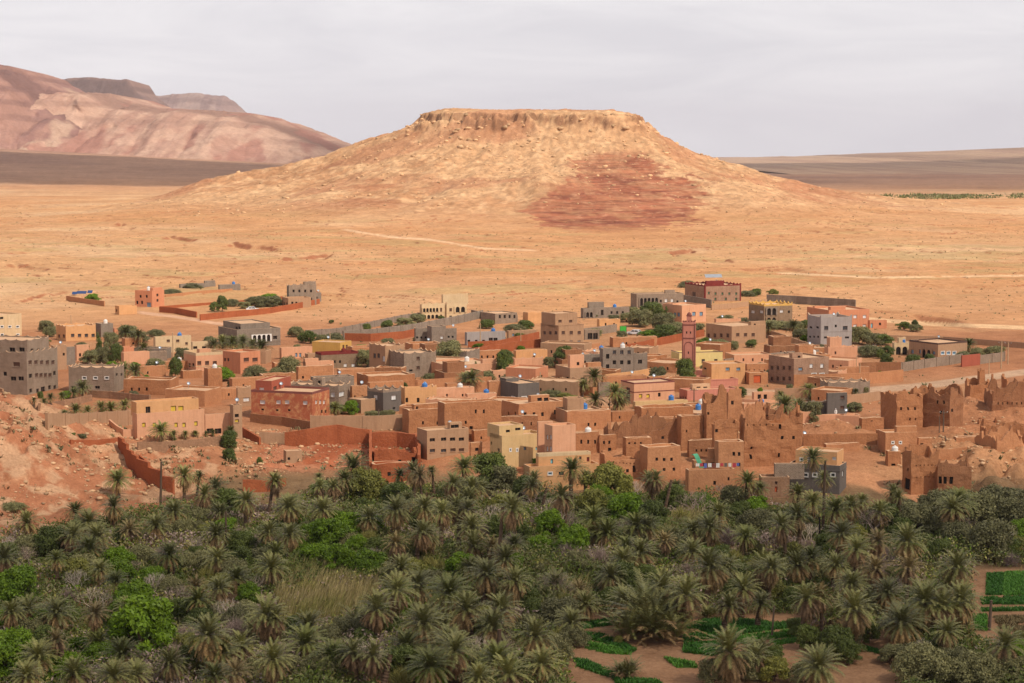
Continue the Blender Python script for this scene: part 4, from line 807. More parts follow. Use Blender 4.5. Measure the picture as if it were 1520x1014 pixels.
B('low yellow-walled yard building below the beige framed house', 939, 943, 1022, 608, 597, 'ochre', 'shed', 'shed', ph=.2)
B('long low brown mud house with stepped roof beside the ochre yard', 838, 842, 908, 640, 612, 'mudl', par='rag', ph=.4, win=[(630, 874, 884, 2, 3, 5, 'glass')], **MH)
B('wide mud house with earth roof and rubble parapet below yellow yard', 941, 952, 1030, 636, 607, 'mud', par='rag', ph=.5, **MH)
B('tall brown mud house left of the tan house with high openings', 650, 660, 746, 660, 600, 'mud', par='rag', ph=.5, th=20, win=[(611, 707, 719, 2, 3, 6), (627, 669, 692, 2, 3, 5), (625, 689, 705, 1, 3, 6), (635, 700, 706, 1, 5, 5)], dep=9, **MH)
B('brown mud house with rounded roof room in front of orange house', 597, 607, 662, 645, 610, 'mud', par='rag', ph=.5, th=26, win=[(628, 628, 650, 2, 3, 5)], ups=[(620, 622, 660, 601, 2, dict(win=[(606, 626, 626, 1, 3, 6)]))], **MH)
B('long brown mud house with dark slits behind the ochre house', 722, 726, 800, 645, 621, 'mudd', par='rag', ph=.4, win=[(629, 735, 790, 5, 2, 5)], **MH)
# ---- kasbahs
B('tall ruined kasbah tower with broken crown left of the great ruin', 1041, 1048, 1078, 668, 588, 'mud', 'kasbah_tower', 'ruin', par='ruin', ph=2.0, win=[(594, 1052, 1052, 1, 3, 5), (614, 1049, 1049, 1, 3, 4)], th=24, Y=362)
B('square kasbah tower with dark niche and flat ragged top', 1075, 1080, 1100, 660, 583, 'mudl', 'kasbah_tower', 'ruin', par='ruin', ph=.9, Y=372, win=[(598, 1086, 1086, 1, 4, 6)])
B('great ruined kasbah wall pierced by rows of holes with broken notch', 1098, 1104, 1192, 692, 617, 'mud', 'kasbah', 'ruin', par='ruin', ph=2.0, th=12, Y=352, win=[(633, 1157, 1157, 1, 4, 7), (650, 1161, 1178, 2, 4, 5), (676, 1157, 1157, 1, 3, 7), (630, 1108, 1146, 5, 1.6, 5), (665, 1115, 1115, 1, 3, 4), (678, 1114, 1114, 1, 4, 7), (637, 1143, 1143, 1, 9, 26)])
B('inner kasbah tower rising behind the great ruined wall', 1136, 1140, 1163, 660, 603, 'mudd', 'kasbah_tower', 'ruin', par='ruin', ph=2.2, Y=364, win=[(612, 1128, 1150, 1, 4, 4)])
B('slender broken kasbah finger between the two towers', 1100, 1103, 1137, 650, 610, 'mudl', 'mud_ruin', 'ruin', par='ruin', ph=2.0, Y=372, win=[(603, 1112, 1112, 1, 5, 4)])
B('brown kasbah house with square hole in front of the left tower', 1056, 1060, 1095, 690, 629, 'mud', 'kasbah', 'ruin', par='ruin', ph=1.0, Y=352, win=[(640, 1062, 1062, 1, 4, 5)], th=20)
B('stepped mud house with two rows of openings beneath the kasbah', 1060, 1066, 1104, 725, 657, 'mudl', 'mud_house', par='rag', ph=.5, win=[(674, 1089, 1097, 2, 4, 6), (690, 1097, 1097, 1, 4, 6)], Y=338)
B('mud house with roof terrace of washing and green cloth', 1017, 1022, 1091, 740, 699, 'mudl', 'mud_house', par='flat', ph=.5, th=16, win=[(717, 1061, 1061, 1, 4, 6), (711, 1082, 1082, 1, 3, 5)], ups=[(1040, 1042, 1092, 684, 5, dict(ph=.3, win=[(690, 1055, 1055, 1, 6, 6), (690, 1070, 1080, 2, 7, 7)])), (1064, 1066, 1085, 667, 5.3, dict(ph=.3))])
B('long broken mud wall house with crumbling stepped top', 896, 903, 1008, 672, 636, 'mudd', 'mud_ruin', 'ruin', par='ruin', ph=2.2, th=14, win=[(642, 968, 968, 1, 4, 5), (636, 905, 905, 1, 3, 3), (650, 985, 985, 1, 4, 4)])
B('tall blank mud wall tower left of the kasbah towers', 1004, 1011, 1043, 690, 619, 'mud', 'kasbah_tower', 'ruin', par='rag', ph=.5, Y=362, win=[(640, 1019, 1019, 1, 2, 4), (662, 1028, 1028, 1, 5, 5)])
B('broad mud house with dark roofline slit behind the broken wall', 962, 968, 1042, 655, 622, 'mud', 'mud_house', par='rag', ph=.5, win=[(630, 1000, 1030, 2, 2, 5)], th=16)
B('grey house with orange top storey and white-framed windows by palm', 1171, 1246, 1256, 728, 692, 'dgrey', 'concrete_house', ph=.35, th=76, Y=336, win=[(705, 1182, 1209, 3, 8, 7, 'wframe'), (705, 1236, 1236, 1, 8, 7, 'wframe'), (703, 1251, 1251, 1, 3, 8, 'white')], band=[700], ups=[(1178, 1240, 1250, 672, .8, dict(wall='orange', ph=.3, par='flat', win=[(682, 1188, 1188, 1, 6, 6, 'wframe'), (683, 1198, 1198, 1, 5, 9, 'shut'), (684, 1205, 1205, 1, 5, 8, 'brown'), (681, 1239, 1239, 1, 6, 5, 'white')] if False else [(682, 1187, 1187, 1, 6, 6, 'wframe'), (683, 1198, 1198, 1, 5, 9, 'white'), (684, 1206, 1206, 1, 5, 8, 'brown'), (681, 1238, 1238, 1, 6, 5, 'white')]))])
B('stone house with small red door and grey terrace wall above', 1126, 1130, 1172, 735, 709, 'rubblew', 'stone_house', ph=.4, th=8, Y=334, win=[(717, 1152, 1152, 1, 4, 5, 'brown')], door=[(1152, 722, 731, 4, 'red')], ups=[(1126, 1128, 1172, 689, 2.5, dict(wall='greyw', ph=.2))])
B('square kasbah block with tapering corner and three windows', 1306, 1330, 1369, 642, 587, 'mud', 'kasbah', 'ruin', par='ruin', ph=1.3, th=32, win=[(607, 1336, 1358, 3, 3, 5), (622, 1350, 1358, 2, 2, 4)], ups=[(1323, 1325, 1352, 576, 4.5, dict(par='ruin', ph=1.2, jit=.2))])
B('second kasbah block with rising ruined corner beside the pole', 1368, 1409, 1429, 642, 583, 'mudd', 'kasbah', 'ruin', par='ruin', ph=1.9, th=64, win=[(597, 1391, 1401, 2, 3, 5), (612, 1396, 1396, 1, 3, 5), (609, 1413, 1413, 1, 3, 5)])
B('thick low broken wall block at the foot of the second kasbah', 1370, 1376, 1415, 643, 620, 'mudl', 'mud_ruin', 'ruin', par='ruin', ph=.8, Y=384)
B('ruined stub tower with a thin standing finger of mud', 1432, 1440, 1474, 598, 568, 'mud', 'kasbah_tower', 'ruin', par='ruin', ph=1.6, win=[(573, 1442, 1460, 4, 1.5, 2)], ups=[(1454, 1455, 1462, 550, 1.0, dict(par='ruin', ph=.6))])
B('large ruined kasbah with rows of slits at the right edge', 1460, 1472, 1540, 628, 582, 'mudd', 'kasbah', 'ruin', par='ruin', ph=2.4, th=16, win=[(587, 1485, 1518, 5, 1.6, 4), (599, 1480, 1515, 6, 1.6, 4)])
B('upper ruin with notched wall behind the right-edge kasbah', 1486, 1494, 1550, 600, 564, 'mud', 'mud_ruin', 'ruin', par='ruin', ph=1.6, Y=425)
B('orange-brown mud house with two white windows below the kasbahs', 1302, 1314, 1361, 676, 643, 'mudl', 'mud_house', par='flat', ph=.35, win=[(657, 1325, 1336, 2, 5, 5, 'wframe'), (662, 1354, 1354, 1, 2, 2)], ups=[(1329, 1331, 1361, 634, .3, dict(par='flat'))])
B('small mud outhouse with wooden door beside the orange-brown house', 1361, 1363, 1383, 670, 651, 'mudl', 'shed', 'shed', par='rag', ph=.3, door=[(1368, 658, 666, 5, 'gold')])
B('low curved mud outbuilding at the bend of the dirt track', 1314, 1318, 1337, 693, 671, 'mud', 'shed', 'shed', par='rag', ph=.4, win=[(690, 1326, 1326, 1, 6, 4)])
B('front ruined kasbah with open gateway at its left corner', 1338, 1352, 1392, 734, 670, 'mud', 'kasbah', 'ruin', par='ruin', ph=1.8, th=26, win=[(697, 1347, 1347, 1, 3, 5), (718, 1346, 1346, 1, 8, 17, 'dark'), (691, 1360, 1388, 6, 1.5, 2), (708, 1360, 1385, 5, 1.5, 2)])
B('front ruined kasbah half with two storeys of dark open bays', 1388, 1392, 1441, 737, 690, 'mudd', 'kasbah', 'ruin', par='ruin', ph=2.2, th=14, win=[(698, 1395, 1409, 3, 5, 8, 'dark'), (713, 1394, 1412, 3, 5, 11, 'dark')])
B('roofless ruin with pale inner walls on the bank at far right', 1446, 1479, 1535, 684, 652, 'mudl', 'mud_ruin', 'ruin', par='ruin', ph=2.2, th=38, win=[(657, 1453, 1459, 2, 2, 3), (677, 1503, 1503, 1, 6, 8)])
B('crumbled low ruin behind the pale roofless ruin', 1455, 1463, 1530, 655, 632, 'mud', 'mud_ruin', 'ruin', par='ruin', ph=1.4, th=20)
B('small ruined hut with little square holes between kasbahs', 1451, 1454, 1480, 640, 624, 'mudl', 'mud_ruin', 'ruin', par='ruin', ph=.8, win=[(628, 1458, 1474, 4, 1.5, 2)])
B('row of low stables with dark square bays under the peach house', 1190, 1194, 1262, 645, 631, 'mudl', 'stable', 'stable', par='rag', ph=.4, win=[(639, 1217, 1252, 4, 7, 6), (641, 1204, 1204, 1, 8, 5)])
B('brown mud house with blank walls behind the orange-brown house', 1275, 1279, 1312, 646, 622, 'mud', par='rag', ph=.4, win=[(624, 1294, 1294, 1, 3, 4)], **MH)
# ---- the red ruins and huts above the palms
B('low red mud ruin with dark doorways, front of the red enclosure', 550, 553, 612, 716, 690, 'redmud', 'mud_ruin', 'ruin', par='rag', ph=.4, th=8, win=[(704, 563, 563, 1, 6, 7), (704, 578, 596, 2, 5, 6)])
B('stepped red mud ruin with square hole behind the red front room', 552, 556, 620, 700, 672, 'redmud', 'mud_ruin', 'ruin', par='ruin', ph=1.0, th=8, win=[(685, 594, 594, 1, 5, 5), (682, 615, 615, 1, 6, 7)])
B('small tan hut with a flat slab roof on the red slope', 421, 425, 449, 692, 670, 'tan', 'hut', 'hut', ph=.15, th=14, win=[(681, 429, 429, 1, 4, 4)])
# ---- low earth-roofed houses filling the lanes (each a little different)
FILL = [(340, 345, 400, 580, 563, 'mudl', 'low mud house with wide roof below the salmon and grey house'), (385, 390, 440, 575, 557, 'mud', 'low mud house behind the dark olive tree of the lane'), (268, 272, 300, 562, 552, 'mud', 'low mud wall house left of chimney house'), (205, 208, 246, 560, 545, 'mudl', 'brown mud house with two slits beyond the beige low house'), (320, 326, 372, 592, 578, 'mudl', 'flat earth-roofed house between mud vaults and red house'),
        (500, 505, 560, 568, 550, 'mudl', 'terracotta yard house below the rough grey stone house'), (545, 549, 600, 590, 569, 'mudl', 'orange mud house behind the dark grey scalloped house'), (640, 646, 705, 594, 578, 'peach', 'low peach house with long roof beyond the orange house'), (690, 694, 738, 600, 586, 'peach', 'small peach house with a blue roof tank by tan house'), (660, 664, 722, 583, 570, 'mudl', 'long mud-walled yard house below the peach long house'),
        (805, 809, 850, 605, 593, 'mudl', 'low mud roof beside the garden palms'), (862, 866, 920, 606, 594, 'earth', 'flat dusty roof house under garden palms'), (905, 909, 945, 626, 612, 'mud', 'little mud house below beige framed house'), (700, 704, 740, 658, 640, 'mud', 'low mud house left of ochre house'), (960, 964, 1000, 575, 560, 'mudl', 'low orange roof beside the dark round tree'),
        (890, 895, 960, 575, 560, 'mudl', 'low brown roof right of beige corner house'), (1100, 1104, 1145, 612, 600, 'peach', 'pinkish flat house before the dirt yard'), (905, 910, 976, 516, 502, 'mudl', 'low brown mud house beside the red lane wall'), (1240, 1244, 1290, 560, 546, 'mudl', 'low mud house with yard right of brick block'), (886, 890, 921, 487, 475, 'orange', 'orange low roof beyond the beige flats'),
        (700, 703, 745, 536, 522, 'mudl', 'low brown house under the red lane walls'), (1180, 1183, 1225, 664, 650, 'mud', 'low mud block at the foot of the great ruined wall'), (1222, 1226, 1275, 672, 660, 'mudl', 'eroded mud block behind the orange-topped house'), (1020, 1023, 1060, 680, 655, 'mudd', 'brown mud house at foot of the blank wall tower'), (560, 564, 600, 548, 535, 'mudl', 'small mud house with a flat roof before olive trees'),
        (240, 244, 280, 550, 538, 'mudl', 'small mud house beyond the mulberry tree'), (404, 408, 445, 552, 540, 'mudl', 'small brown house before the white washed house'), (1060, 1063, 1100, 486, 474, 'peach', 'low peach outbuilding right of the blue-windowed house'), (1300, 1304, 1350, 660, 640, 'mud', 'mud house between square kasbah and orange-brown house'), (1415, 1419, 1460, 668, 650, 'mudl', 'fallen mud room beside the sandy track')]
for i, (a, b, c, d, e, m, lab) in enumerate(FILL):
    B(lab, a, b, c, d, e, m, 'mud_house', par='rag' if i % 3 else 'flat', ph=.45, win=[(d - (d - e) * .45, b + (c - b) * .3, b + (c - b) * .7, 1 + i % 3, 2.5, 4)] if i % 4 != 2 else ())

# ---- minaret
def minaret():
    P = gpt(1022, 600); P = np.array(at_y(1022, 590, 455)); root = empty('minaret', tuple(P), R(-9)); tag(root, 'slim rose pink minaret with arched panels and lantern top', 'minaret')
    s = F / P[1]; w = 18.5 / s / 2; zt = at_y(1022, 480, P[1])[2] - P[2]
    m = MB(); m.box((-w, -w, -3), (2 * w, 0, 0), (0, 2 * w, 0), (0, 0, zt + 3), 'pink'); m.build('shaft', root)
    t = MB(); e = .07; c = .26
    for sx in (-1, 1):
        for sy in (-1, 1):
            t.box((sx * (w - c / 2 + e) - c / 2, sy * (w - c / 2 + e) - c / 2, -2), (c, 0, 0), (0, c, 0), (0, 0, zt + 2.05), 'trim')
    for z in (zt * .44, zt * .80, zt - .35):
        t.box((-w - e, -w - e * 1.02, z), (2 * w + 2 * e, 0, 0), (0, .3, 0), (0, 0, .24), 'trim'); t.box((w - .25, -w, z), (.25 + e, 0, 0), (0, 2 * w, 0), (0, 0, .24), 'trim'); t.box((-w - e, -w, z), (.25 + e, 0, 0), (0, 2 * w, 0), (0, 0, .24), 'trim')
    t.build('trim_bands', root)
    ar = MB()
    for z0, hh in ((zt * .02, zt * .40), (zt * .46, zt * .30)):
        K = 8; rad = w * .72; zc = z0 + hh - rad
        for j in range(K):
            a0, a1 = pi * j / K, pi * (j + 1) / K
            for q0, q1 in ((rad, rad - .16),):
                ar.poly([(q0 * cos(a0), -w - .06, zc + q0 * sin(a0)), (q0 * cos(a1), -w - .06, zc + q0 * sin(a1)), (q1 * cos(a1), -w - .06, zc + q1 * sin(a1)), (q1 * cos(a0), -w - .06, zc + q1 * sin(a0))][::-1], 'trim')
        for sx in (-1, 1): ar.box((sx * (rad - .08) - .08, -w - .06, z0 + .3), (.16, 0, 0), (0, .06, 0), (0, 0, zc - z0 - .3), 'trim')
    ar.build('arched_panel', root)
    for zz, n in ((zt * .60, 1), (zt * .87, 2), (zt * .36, 2), (zt * .16, 1)):
        for k in range(n):
            x = 0 if n == 1 else (-.45 + .9 * k); o = MB(); o.box((x - .13, -w - .03, zz), (.26, 0, 0), (0, .028, 0), (0, 0, .5), 'dark'); o.build('window', root)
    p = MB()
    for sx in (-1, 1): p.box((sx * (w - .1) - .1, -w, zt), (.2, 0, 0), (0, 2 * w, 0), (0, 0, .45), 'pink')
    for sy in (-1, 1): p.box((-w + .2, sy * (w - .1) - .1, zt), (2 * w - .4, 0, 0), (0, .2, 0), (0, 0, .45), 'pink')
    for i in range(5):
        p.box((-w + i * (2 * w - .3) / 4, -w - .003, zt + .45), (.3, 0, 0), (0, .2, 0), (0, 0, .28), 'trim'); p.box((w - .2, -w + .2 + i * (2 * w - .5) / 4, zt + .45), (.2, 0, 0), (0, .3, 0), (0, 0, .28), 'trim')
    p.build('parapet', root)
    lw = .55; l = MB(); l.box((-lw, -lw, zt), (2 * lw, 0, 0), (0, 2 * lw, 0), (0, 0, 1.7), 'pink'); l.box((-lw - .08, -lw - .08, zt + 1.7), (2 * lw + .16, 0, 0), (0, 2 * lw + .16, 0), (0, 0, .18), 'trim'); l.lathe((0, 0, zt + 1.88), [(.5, 0), (.52, .2), (.4, .45), (.2, .62), (.05, .7)], 'trim', 10); l.build('lantern', root)
    f = MB(); f.tube((0, 0, zt + 2.5), (0, 0, zt + 3.6), .04, .02, 'trim'); f.lathe((0, 0, zt + 2.7), [(.0, -.12), (.12, 0), (0, .12)], 'gold', 8); f.lathe((0, 0, zt + 3.1), [(.0, -.09), (.09, 0), (0, .09)], 'gold', 8); f.build('finial', root)
minaret()

# ---- walls
Wl('brown compound wall of the far farmyard at the left', [(99, 447), (130, 452), (155, 455)], 1.9, 'mudl')
Wl('long low red wall leading from the salmon house', [(237, 464), (262, 466), (292, 472)], 2.0, 'redmud')
Wl('long red wall curving right past the olive trees on the plain', [(297, 476), (345, 471), (400, 466), (440, 459), (474, 452)], 2.0, 'redmud')
Wl('thin red wall behind the olive trees on the far plain', [(238, 459), (300, 454), (360, 450), (420, 444)], 1.0, 'redmud')
Wl('pale mud wall in front of the far low grey house', [(245, 443), (300, 437), (345, 434)], 1.4, 'mudl')
Wl('upper grey block wall climbing to the cream villa', [(455, 500), (500, 497), (540, 489), (600, 476), (660, 468)], 1.9, 'grey', pil=7)
Wl('lower grey block wall running under the cream villa', [(510, 504), (560, 500), (620, 492), (680, 480), (716, 472)], 2.4, 'grey', pil=7)
Wl('grey wall on the left of the block rooms by villa', [(700, 470), (730, 476), (768, 478)], 2.2, 'grey')
Wl('brown mud wall below the grey block walls', [(512, 506), (550, 507), (600, 503), (622, 498)], 2.2, 'redmud')
Wl('long red mud wall zigzagging before the grey porch house', [(690, 532), (730, 526), (770, 520), (803, 516)], 2.4, 'redmud', rag=.12)
Wl('second red mud wall right behind the long zigzag wall', [(695, 518), (740, 516), (775, 508), (800, 503)], 2.0, 'redmud', rag=.12)
Wl('orange lane wall below the beige three-storey flats', [(780, 527), (840, 526), (890, 519)], 1.8, 'mudl')
Wl('red lane wall rising to the right behind the minaret', [(932, 522), (975, 513), (1010, 506), (1045, 499)], 2.0, 'redmud', rag=.1)
Wl('grey garden wall with white posts beyond the car', [(864, 499), (890, 496), (915, 492)], 2.2, 'greyw')
Wl('grey block wall along the plain at the upper right', [(1138, 450), (1180, 452), (1225, 455), (1270, 458)], 3.0, 'grey', step=.0)
Wl('yellow edged terrace wall in front of the brick house', [(1056, 461), (1090, 458), (1138, 452)], 2.0, 'tan', cap='gold')
Wl('grey wall between the arcade house and brick house', [(1012, 450), (1035, 454), (1056, 458)], 3.0, 'grey')
Wl('long brown garden wall curving below the grey tower house', [(1137, 500), (1160, 507), (1190, 518), (1215, 526)], 2.2, 'tan', pil=6)
Wl('tan wall in front of the concrete house yard', [(1075, 545), (1110, 540), (1160, 534), (1215, 530)], 2.0, 'greyw')
Wl('tan yard wall right of the grey tower house', [(1215, 529), (1260, 526), (1300, 523)], 2.0, 'greyw')
Wl('low brown wall at the foot of the eroded bank', [(1255, 500), (1320, 506), (1400, 508), (1480, 514), (1530, 518)], 1.6, 'tan')
Wl('pale compound wall in front of the yellow villa', [(1322, 555), (1380, 546), (1427, 539)], 2.3, 'greyw', pil=5)
Wl('red brick gate wall with a blue door by the villa', [(1427, 545), (1454, 542)], 2.9, 'red')
Wl('pale compound wall right of the red gate wall', [(1454, 541), (1490, 536)], 2.3, 'greyw', pil=5)
Wl('brown wedge wall below the yellow villa compound', [(1275, 557), (1300, 556), (1337, 556)], 3.0, 'mudd')
Wl('tan roadside wall behind the scalloped stone house', [(1178, 573), (1230, 572), (1290, 570), (1340, 565)], 2.6, 'mudl')
Wl('tan yard wall below the orange gate house', [(1150, 594), (1180, 594), (1217, 594)], 2.6, 'tan')
Wl('grey yard wall right of the dark grey house', [(1257, 600), (1280, 598), (1306, 594)], 2.0, 'tan')
Wl('long brown mud wall below the stables', [(1192, 664), (1230, 664), (1270, 663), (1304, 663)], 2.5, 'mud', rag=.1)
Wl('peach plaster wall above the stables', [(1210, 631), (1240, 631), (1275, 633)], 2.0, 'peach')
Wl('stepped grey wall going down the left hillside', [(-5, 588), (15, 600), (40, 617), (70, 634)], 2.1, 'tan', step=.5, Ys=[402, 396, 388, 380])
Wl('long pale retaining wall with stone foot left of the mansion', [(70, 637), (110, 637), (150, 634), (197, 630)], 2.8, 'tan', pil=5)
Wl('stone garden wall in front of the grey flats', [(58, 611), (95, 605), (136, 596)], 1.5, 'rubblew')
Wl('upper stone garden wall below the wide stone house', [(132, 590), (165, 592), (222, 598)], 1.6, 'rubblew', pil=6)
Wl('pink curved forecourt wall left of the mansion', [(163, 640), (175, 650), (184, 655), (200, 655)], 2.2, 'peach')
Wl('rubble terrace wall under the mansion palms', [(204, 674), (240, 674), (290, 670), (335, 664)], 2.2, 'rubblew')
Wl('low red mud wall across the slope above the path', [(105, 668), (140, 668), (178, 664)], 1.8, 'redmud', rag=.15)
Wl('long stepped red mud wall descending to the palms', [(177, 672), (190, 690), (205, 708), (222, 722), (240, 733), (258, 738)], [3.0, 3.2, 3.4, 3.4, 3.2, 3.0], 'redmud', step=.45, th=.5)
Wl('dark red broken wall beside the stepped wall', [(208, 695), (220, 708), (238, 722)], [2.6, 2.4, 1.8], 'redmud', rag=.3)
Wl('red mud wall at the palm edge under the red slope', [(360, 731), (390, 731), (425, 728)], 2.2, 'redmud', rag=.2)
Wl('concrete retaining wall under the scalloped houses', [(462, 640), (500, 640), (560, 640), (608, 637)], 3.0, 'tan', pil=8)
Wl('brown base wall under the red mottled house', [(372, 627), (420, 632), (464, 640)], 1.8, 'mudd')
Wl('tall crumbling red mud wall along the red slope', [(423, 662), (455, 664), (500, 660), (550, 660)], [2.6, 3.4, 3.8, 3.0], 'redmud', rag=.45, th=.6)
Wl('crumbling red mud wall of the ruined enclosure', [(552, 664), (590, 664), (618, 668)], 3.0, 'redmud', rag=.25, th=.6)
Wl('tan block wall left of the red ruins', [(385, 656), (405, 657), (424, 658)], 1.9, 'tan')
Wl('red stair wall down from the garage wing', [(350, 640), (366, 650), (386, 662)], 1.6, 'redmud')
Wl('right side wall of the red enclosure with steps', [(618, 668), (622, 684), (622, 700)], 3.0, 'redmud', rag=.3, th=.5)
Wl('left side wall of the red enclosure', [(550, 662), (550, 685), (550, 712)], 3.2, 'redmud', rag=.25, th=.5)
Wl('terracotta lane wall below the peach long house', [(570, 575), (620, 577), (680, 573), (730, 572)], 2.0, 'mudl')
Wl('mud garden wall around the village palms', [(848, 585), (880, 588), (925, 586)], 2.0, 'mudl')
Wl('pale end wall beside the village palms', [(888, 588), (905, 587)], 3.0, 'greyw')
Wl('orange lane wall left of the mosque', [(898, 570), (940, 565), (968, 560)], 2.2, 'orange')
Wl('mud wall across the sandy yard below the kasbahs', [(1378, 687), (1410, 686), (1440, 682), (1470, 684)], 2.6, 'mudl', rag=.3)
Wl('low mud wall at the dirt yard by the red gate', [(1098, 603), (1130, 605), (1150, 603)], 1.6, 'peach')
# ================================================================== plants
def leafmat(name, c1, c2, rough=.6, vary=.25, trans=0):
    c1 = satur(c1); c2 = satur(c2)
    m, N, L, b = newmat(name); b.inputs['Roughness'].default_value = rough; b.inputs['Specular IOR Level'].default_value = .25
    t = N.new('ShaderNodeTexCoord').outputs['Object']; oi = N.new('ShaderNodeObjectInfo')
    n = noise(N, L, t, 1.1, 4, .6); w = N.new('ShaderNodeTexWhiteNoise'); w.noise_dimensions = '3D'
    g = N.new('ShaderNodeNewGeometry'); wn_ = N.new('ShaderNodeMapRange'); L.new(g.outputs['Random Per Island'], wn_.inputs['Value'])
    c = mixn(N, L, c1, c2, n); c = mixn(N, L, c, mixn(N, L, (.6, .62, .6), (1.45, 1.4, 1.35), wn_.outputs[0]), .8, 'MULTIPLY')
    c = mixn(N, L, c, mixn(N, L, (1 - vary, 1 - vary, 1 - vary * .9), (1 + vary * 1.1, 1 + vary, 1 + vary * .6), oi.outputs['Random']), 1.0, 'MULTIPLY')
    L.new(c, b.inputs['Base Color'])
    if trans:
        tr = N.new('ShaderNodeBsdfTranslucent'); L.new(c, tr.inputs[0]); ms = N.new('ShaderNodeMixShader'); ms.inputs[0].default_value = trans
        out = [x for x in N if x.type == 'OUTPUT_MATERIAL'][0]; L.new(b.outputs[0], ms.inputs[1]); L.new(tr.outputs[0], ms.inputs[2]); L.new(ms.outputs[0], out.inputs[0])
    return m
leafmat('frond', (.145, .152, .06), (.20, .182, .078), .5, .32); leafmat('frondd', (.11, .125, .042), (.155, .15, .055), .5, .32)
leafmat('frondm', (.19, .155, .075), (.24, .175, .09), .7); leafmat('frondt', (.30, .205, .105), (.22, .145, .075), .8); leafmat('frondb', (.17, .105, .06), (.24, .16, .095), .85)
leafmat('leafg', (.115, .185, .028), (.155, .22, .036), .5, .2, .25); leafmat('leafd', (.095, .118, .036), (.125, .145, .044), .5, .2, .2)
leafmat('leafo', (.165, .16, .08), (.21, .195, .10), .6, .25, .15); leafmat('leaft', (.18, .18, .055), (.225, .215, .07), .6, .2, .2)
leafmat('twig', (.27, .205, .18), (.35, .27, .23), .9, .2); leafmat('barew', (.58, .49, .41), (.47, .39, .32), .9, .2)
leafmat('reed', (.50, .40, .21), (.40, .33, .16), .8, .15); leafmat('reedg', (.24, .235, .08), (.32, .28, .11), .7, .15)
leafmat('bark', (.085, .055, .038), (.12, .08, .055), .9, .2); leafmat('crop', (.04, .115, .018), (.06, .15, .024), .6, .1); leafmat('crop2', (.075, .19, .03), (.11, .22, .04), .6, .1)
leafmat('scrub', (.17, .135, .07), (.23, .17, .09), .9, .2); leafmat('stonep', (.58, .40, .25), (.46, .28, .165), .95, .2)
rr = RS
class TB:                      # triangle soup
    def __init__(s): s.v = []; s.n = 0
    def tri(s, a, b, c): s.v += [a, b, c]
    def quad(s, a, b, c, d): s.v += [a, b, c, a, c, d]
    def me(s, name, mat):
        V = np.array(s.v, np.float32); return npmesh(name, V, np.arange(len(V)).reshape(-1, 3), [MATS[mat]])
def frond(tb, o, az, el, L, droop, ll, n=15, w=.085, curl=1.35, flatn=.0):
    p = np.array(o, float); ca, sa = cos(az), sin(az); s = np.array((-sa, ca, 0)); ds = L / n; pts = []; 
    for i in range(n + 1):
        t = i / n; e = el - droop * t ** curl; d = np.array((ca * cos(e), sa * cos(e), sin(e))); pts.append((p.copy(), d)); p = p + d * ds
    for i in range(n):
        (a, d), (b, _) = pts[i], pts[i + 1]; t = (i + .5) / n
        rw = .035 * (1 - t) + .012
        tb.quad(a - s * rw, a + s * rw, b + s * rw * .8, b - s * rw * .8)
        if t < .1: continue
        u = np.cross(s, d) * -1; u = u if u[2] >= 0 else -u; k = ll * (sin(pi * min(1, t * .85 + .12)) ** .6) * (.85 + .3 * rr.rand())
        for sg in (-1, 1):
            for h in (.25, .75):
                q = a + (b - a) * h; tip = q + k * (sg * s * .74 + d * .58 + u * (.30 - .5 * rr.rand() * (1 - flatn)) - np.array((0, 0, .10)))
                tb.tri(q - d * w * .5, q + d * w * .5, tip)
def palm_crown(nup, nlow, L, seed, mat='frond', lowm='frondt', skirt=0, spread=1.):
    rr.seed(seed); g = TB(); t = TB()
    for i in range(nup):
        f = (i + .5) / nup; az = i * 2.39996 + rr.rand() * .4; el = R(86 - 80 * f ** .75 + rr.randn() * 5)
        frond(g, (.10 * cos(az), .10 * sin(az), .1 - .3 * f), az, el, L * (.80 + .25 * min(1, f * 2)) * (.9 + .2 * rr.rand()), R(38 + 34 * f + 14 * rr.rand()), .50)
    for i in range(nlow):
        f = (i + .5) / nlow; az = i * 2.39996 + rr.rand() * .5; el = R(10 - 50 * f + rr.randn() * 7)
        frond(t, (.18 * cos(az), .18 * sin(az), -.3 - .35 * f), az, el, L * (.86 - .12 * f) * (.85 + .25 * rr.rand()), R(55 + 20 * rr.rand()), .42, n=12, curl=.9)
    for i in range(skirt):
        f = (i + .5) / skirt; az = i * 2.39996 + rr.rand(); el = R(-62 - 20 * rr.rand())
        frond(t, (.25 * cos(az), .25 * sin(az), -.5 - 1.2 * f), az, el, L * (.55 + .2 * rr.rand()), R(16 * rr.rand()), .3, n=9)
    return g.me('crown', mat), t.me('dead_fronds', lowm)
PALM = [palm_crown(78, 34, 3.1, 1, skirt=8), palm_crown(64, 50, 3.0, 2, skirt=34), palm_crown(60, 18, 2.8, 3, 'frondd', 'frondt', 0), palm_crown(50, 56, 2.9, 4, 'frond', 'frondb', 50), palm_crown(44, 40, 2.6, 5, 'frondm', 'frondb', 20), palm_crown(84, 22, 3.3, 6, 'frondd', 'frondt', 14)]
def palm_bush(seed):
    rr.seed(seed); g = TB(); t = TB()
    for c in range(7):
        cx, cy = (rr.rand(2) - .5) * 2.6
        for i in range(22):
            az = i * 2.4 + rr.rand(); el = R(82 - 60 * (i / 22) + rr.randn() * 6); frond(g if i < 17 else t, (cx, cy, .2 + .5 * rr.rand()), az, el, 2.6 * (.7 + .5 * rr.rand()), R(40 + 30 * rr.rand()), .42, n=12)
    return g.me('crown', 'frond'), t.me('dead_fronds', 'frondt')
BUSHP = [palm_bush(21), palm_bush(22)]
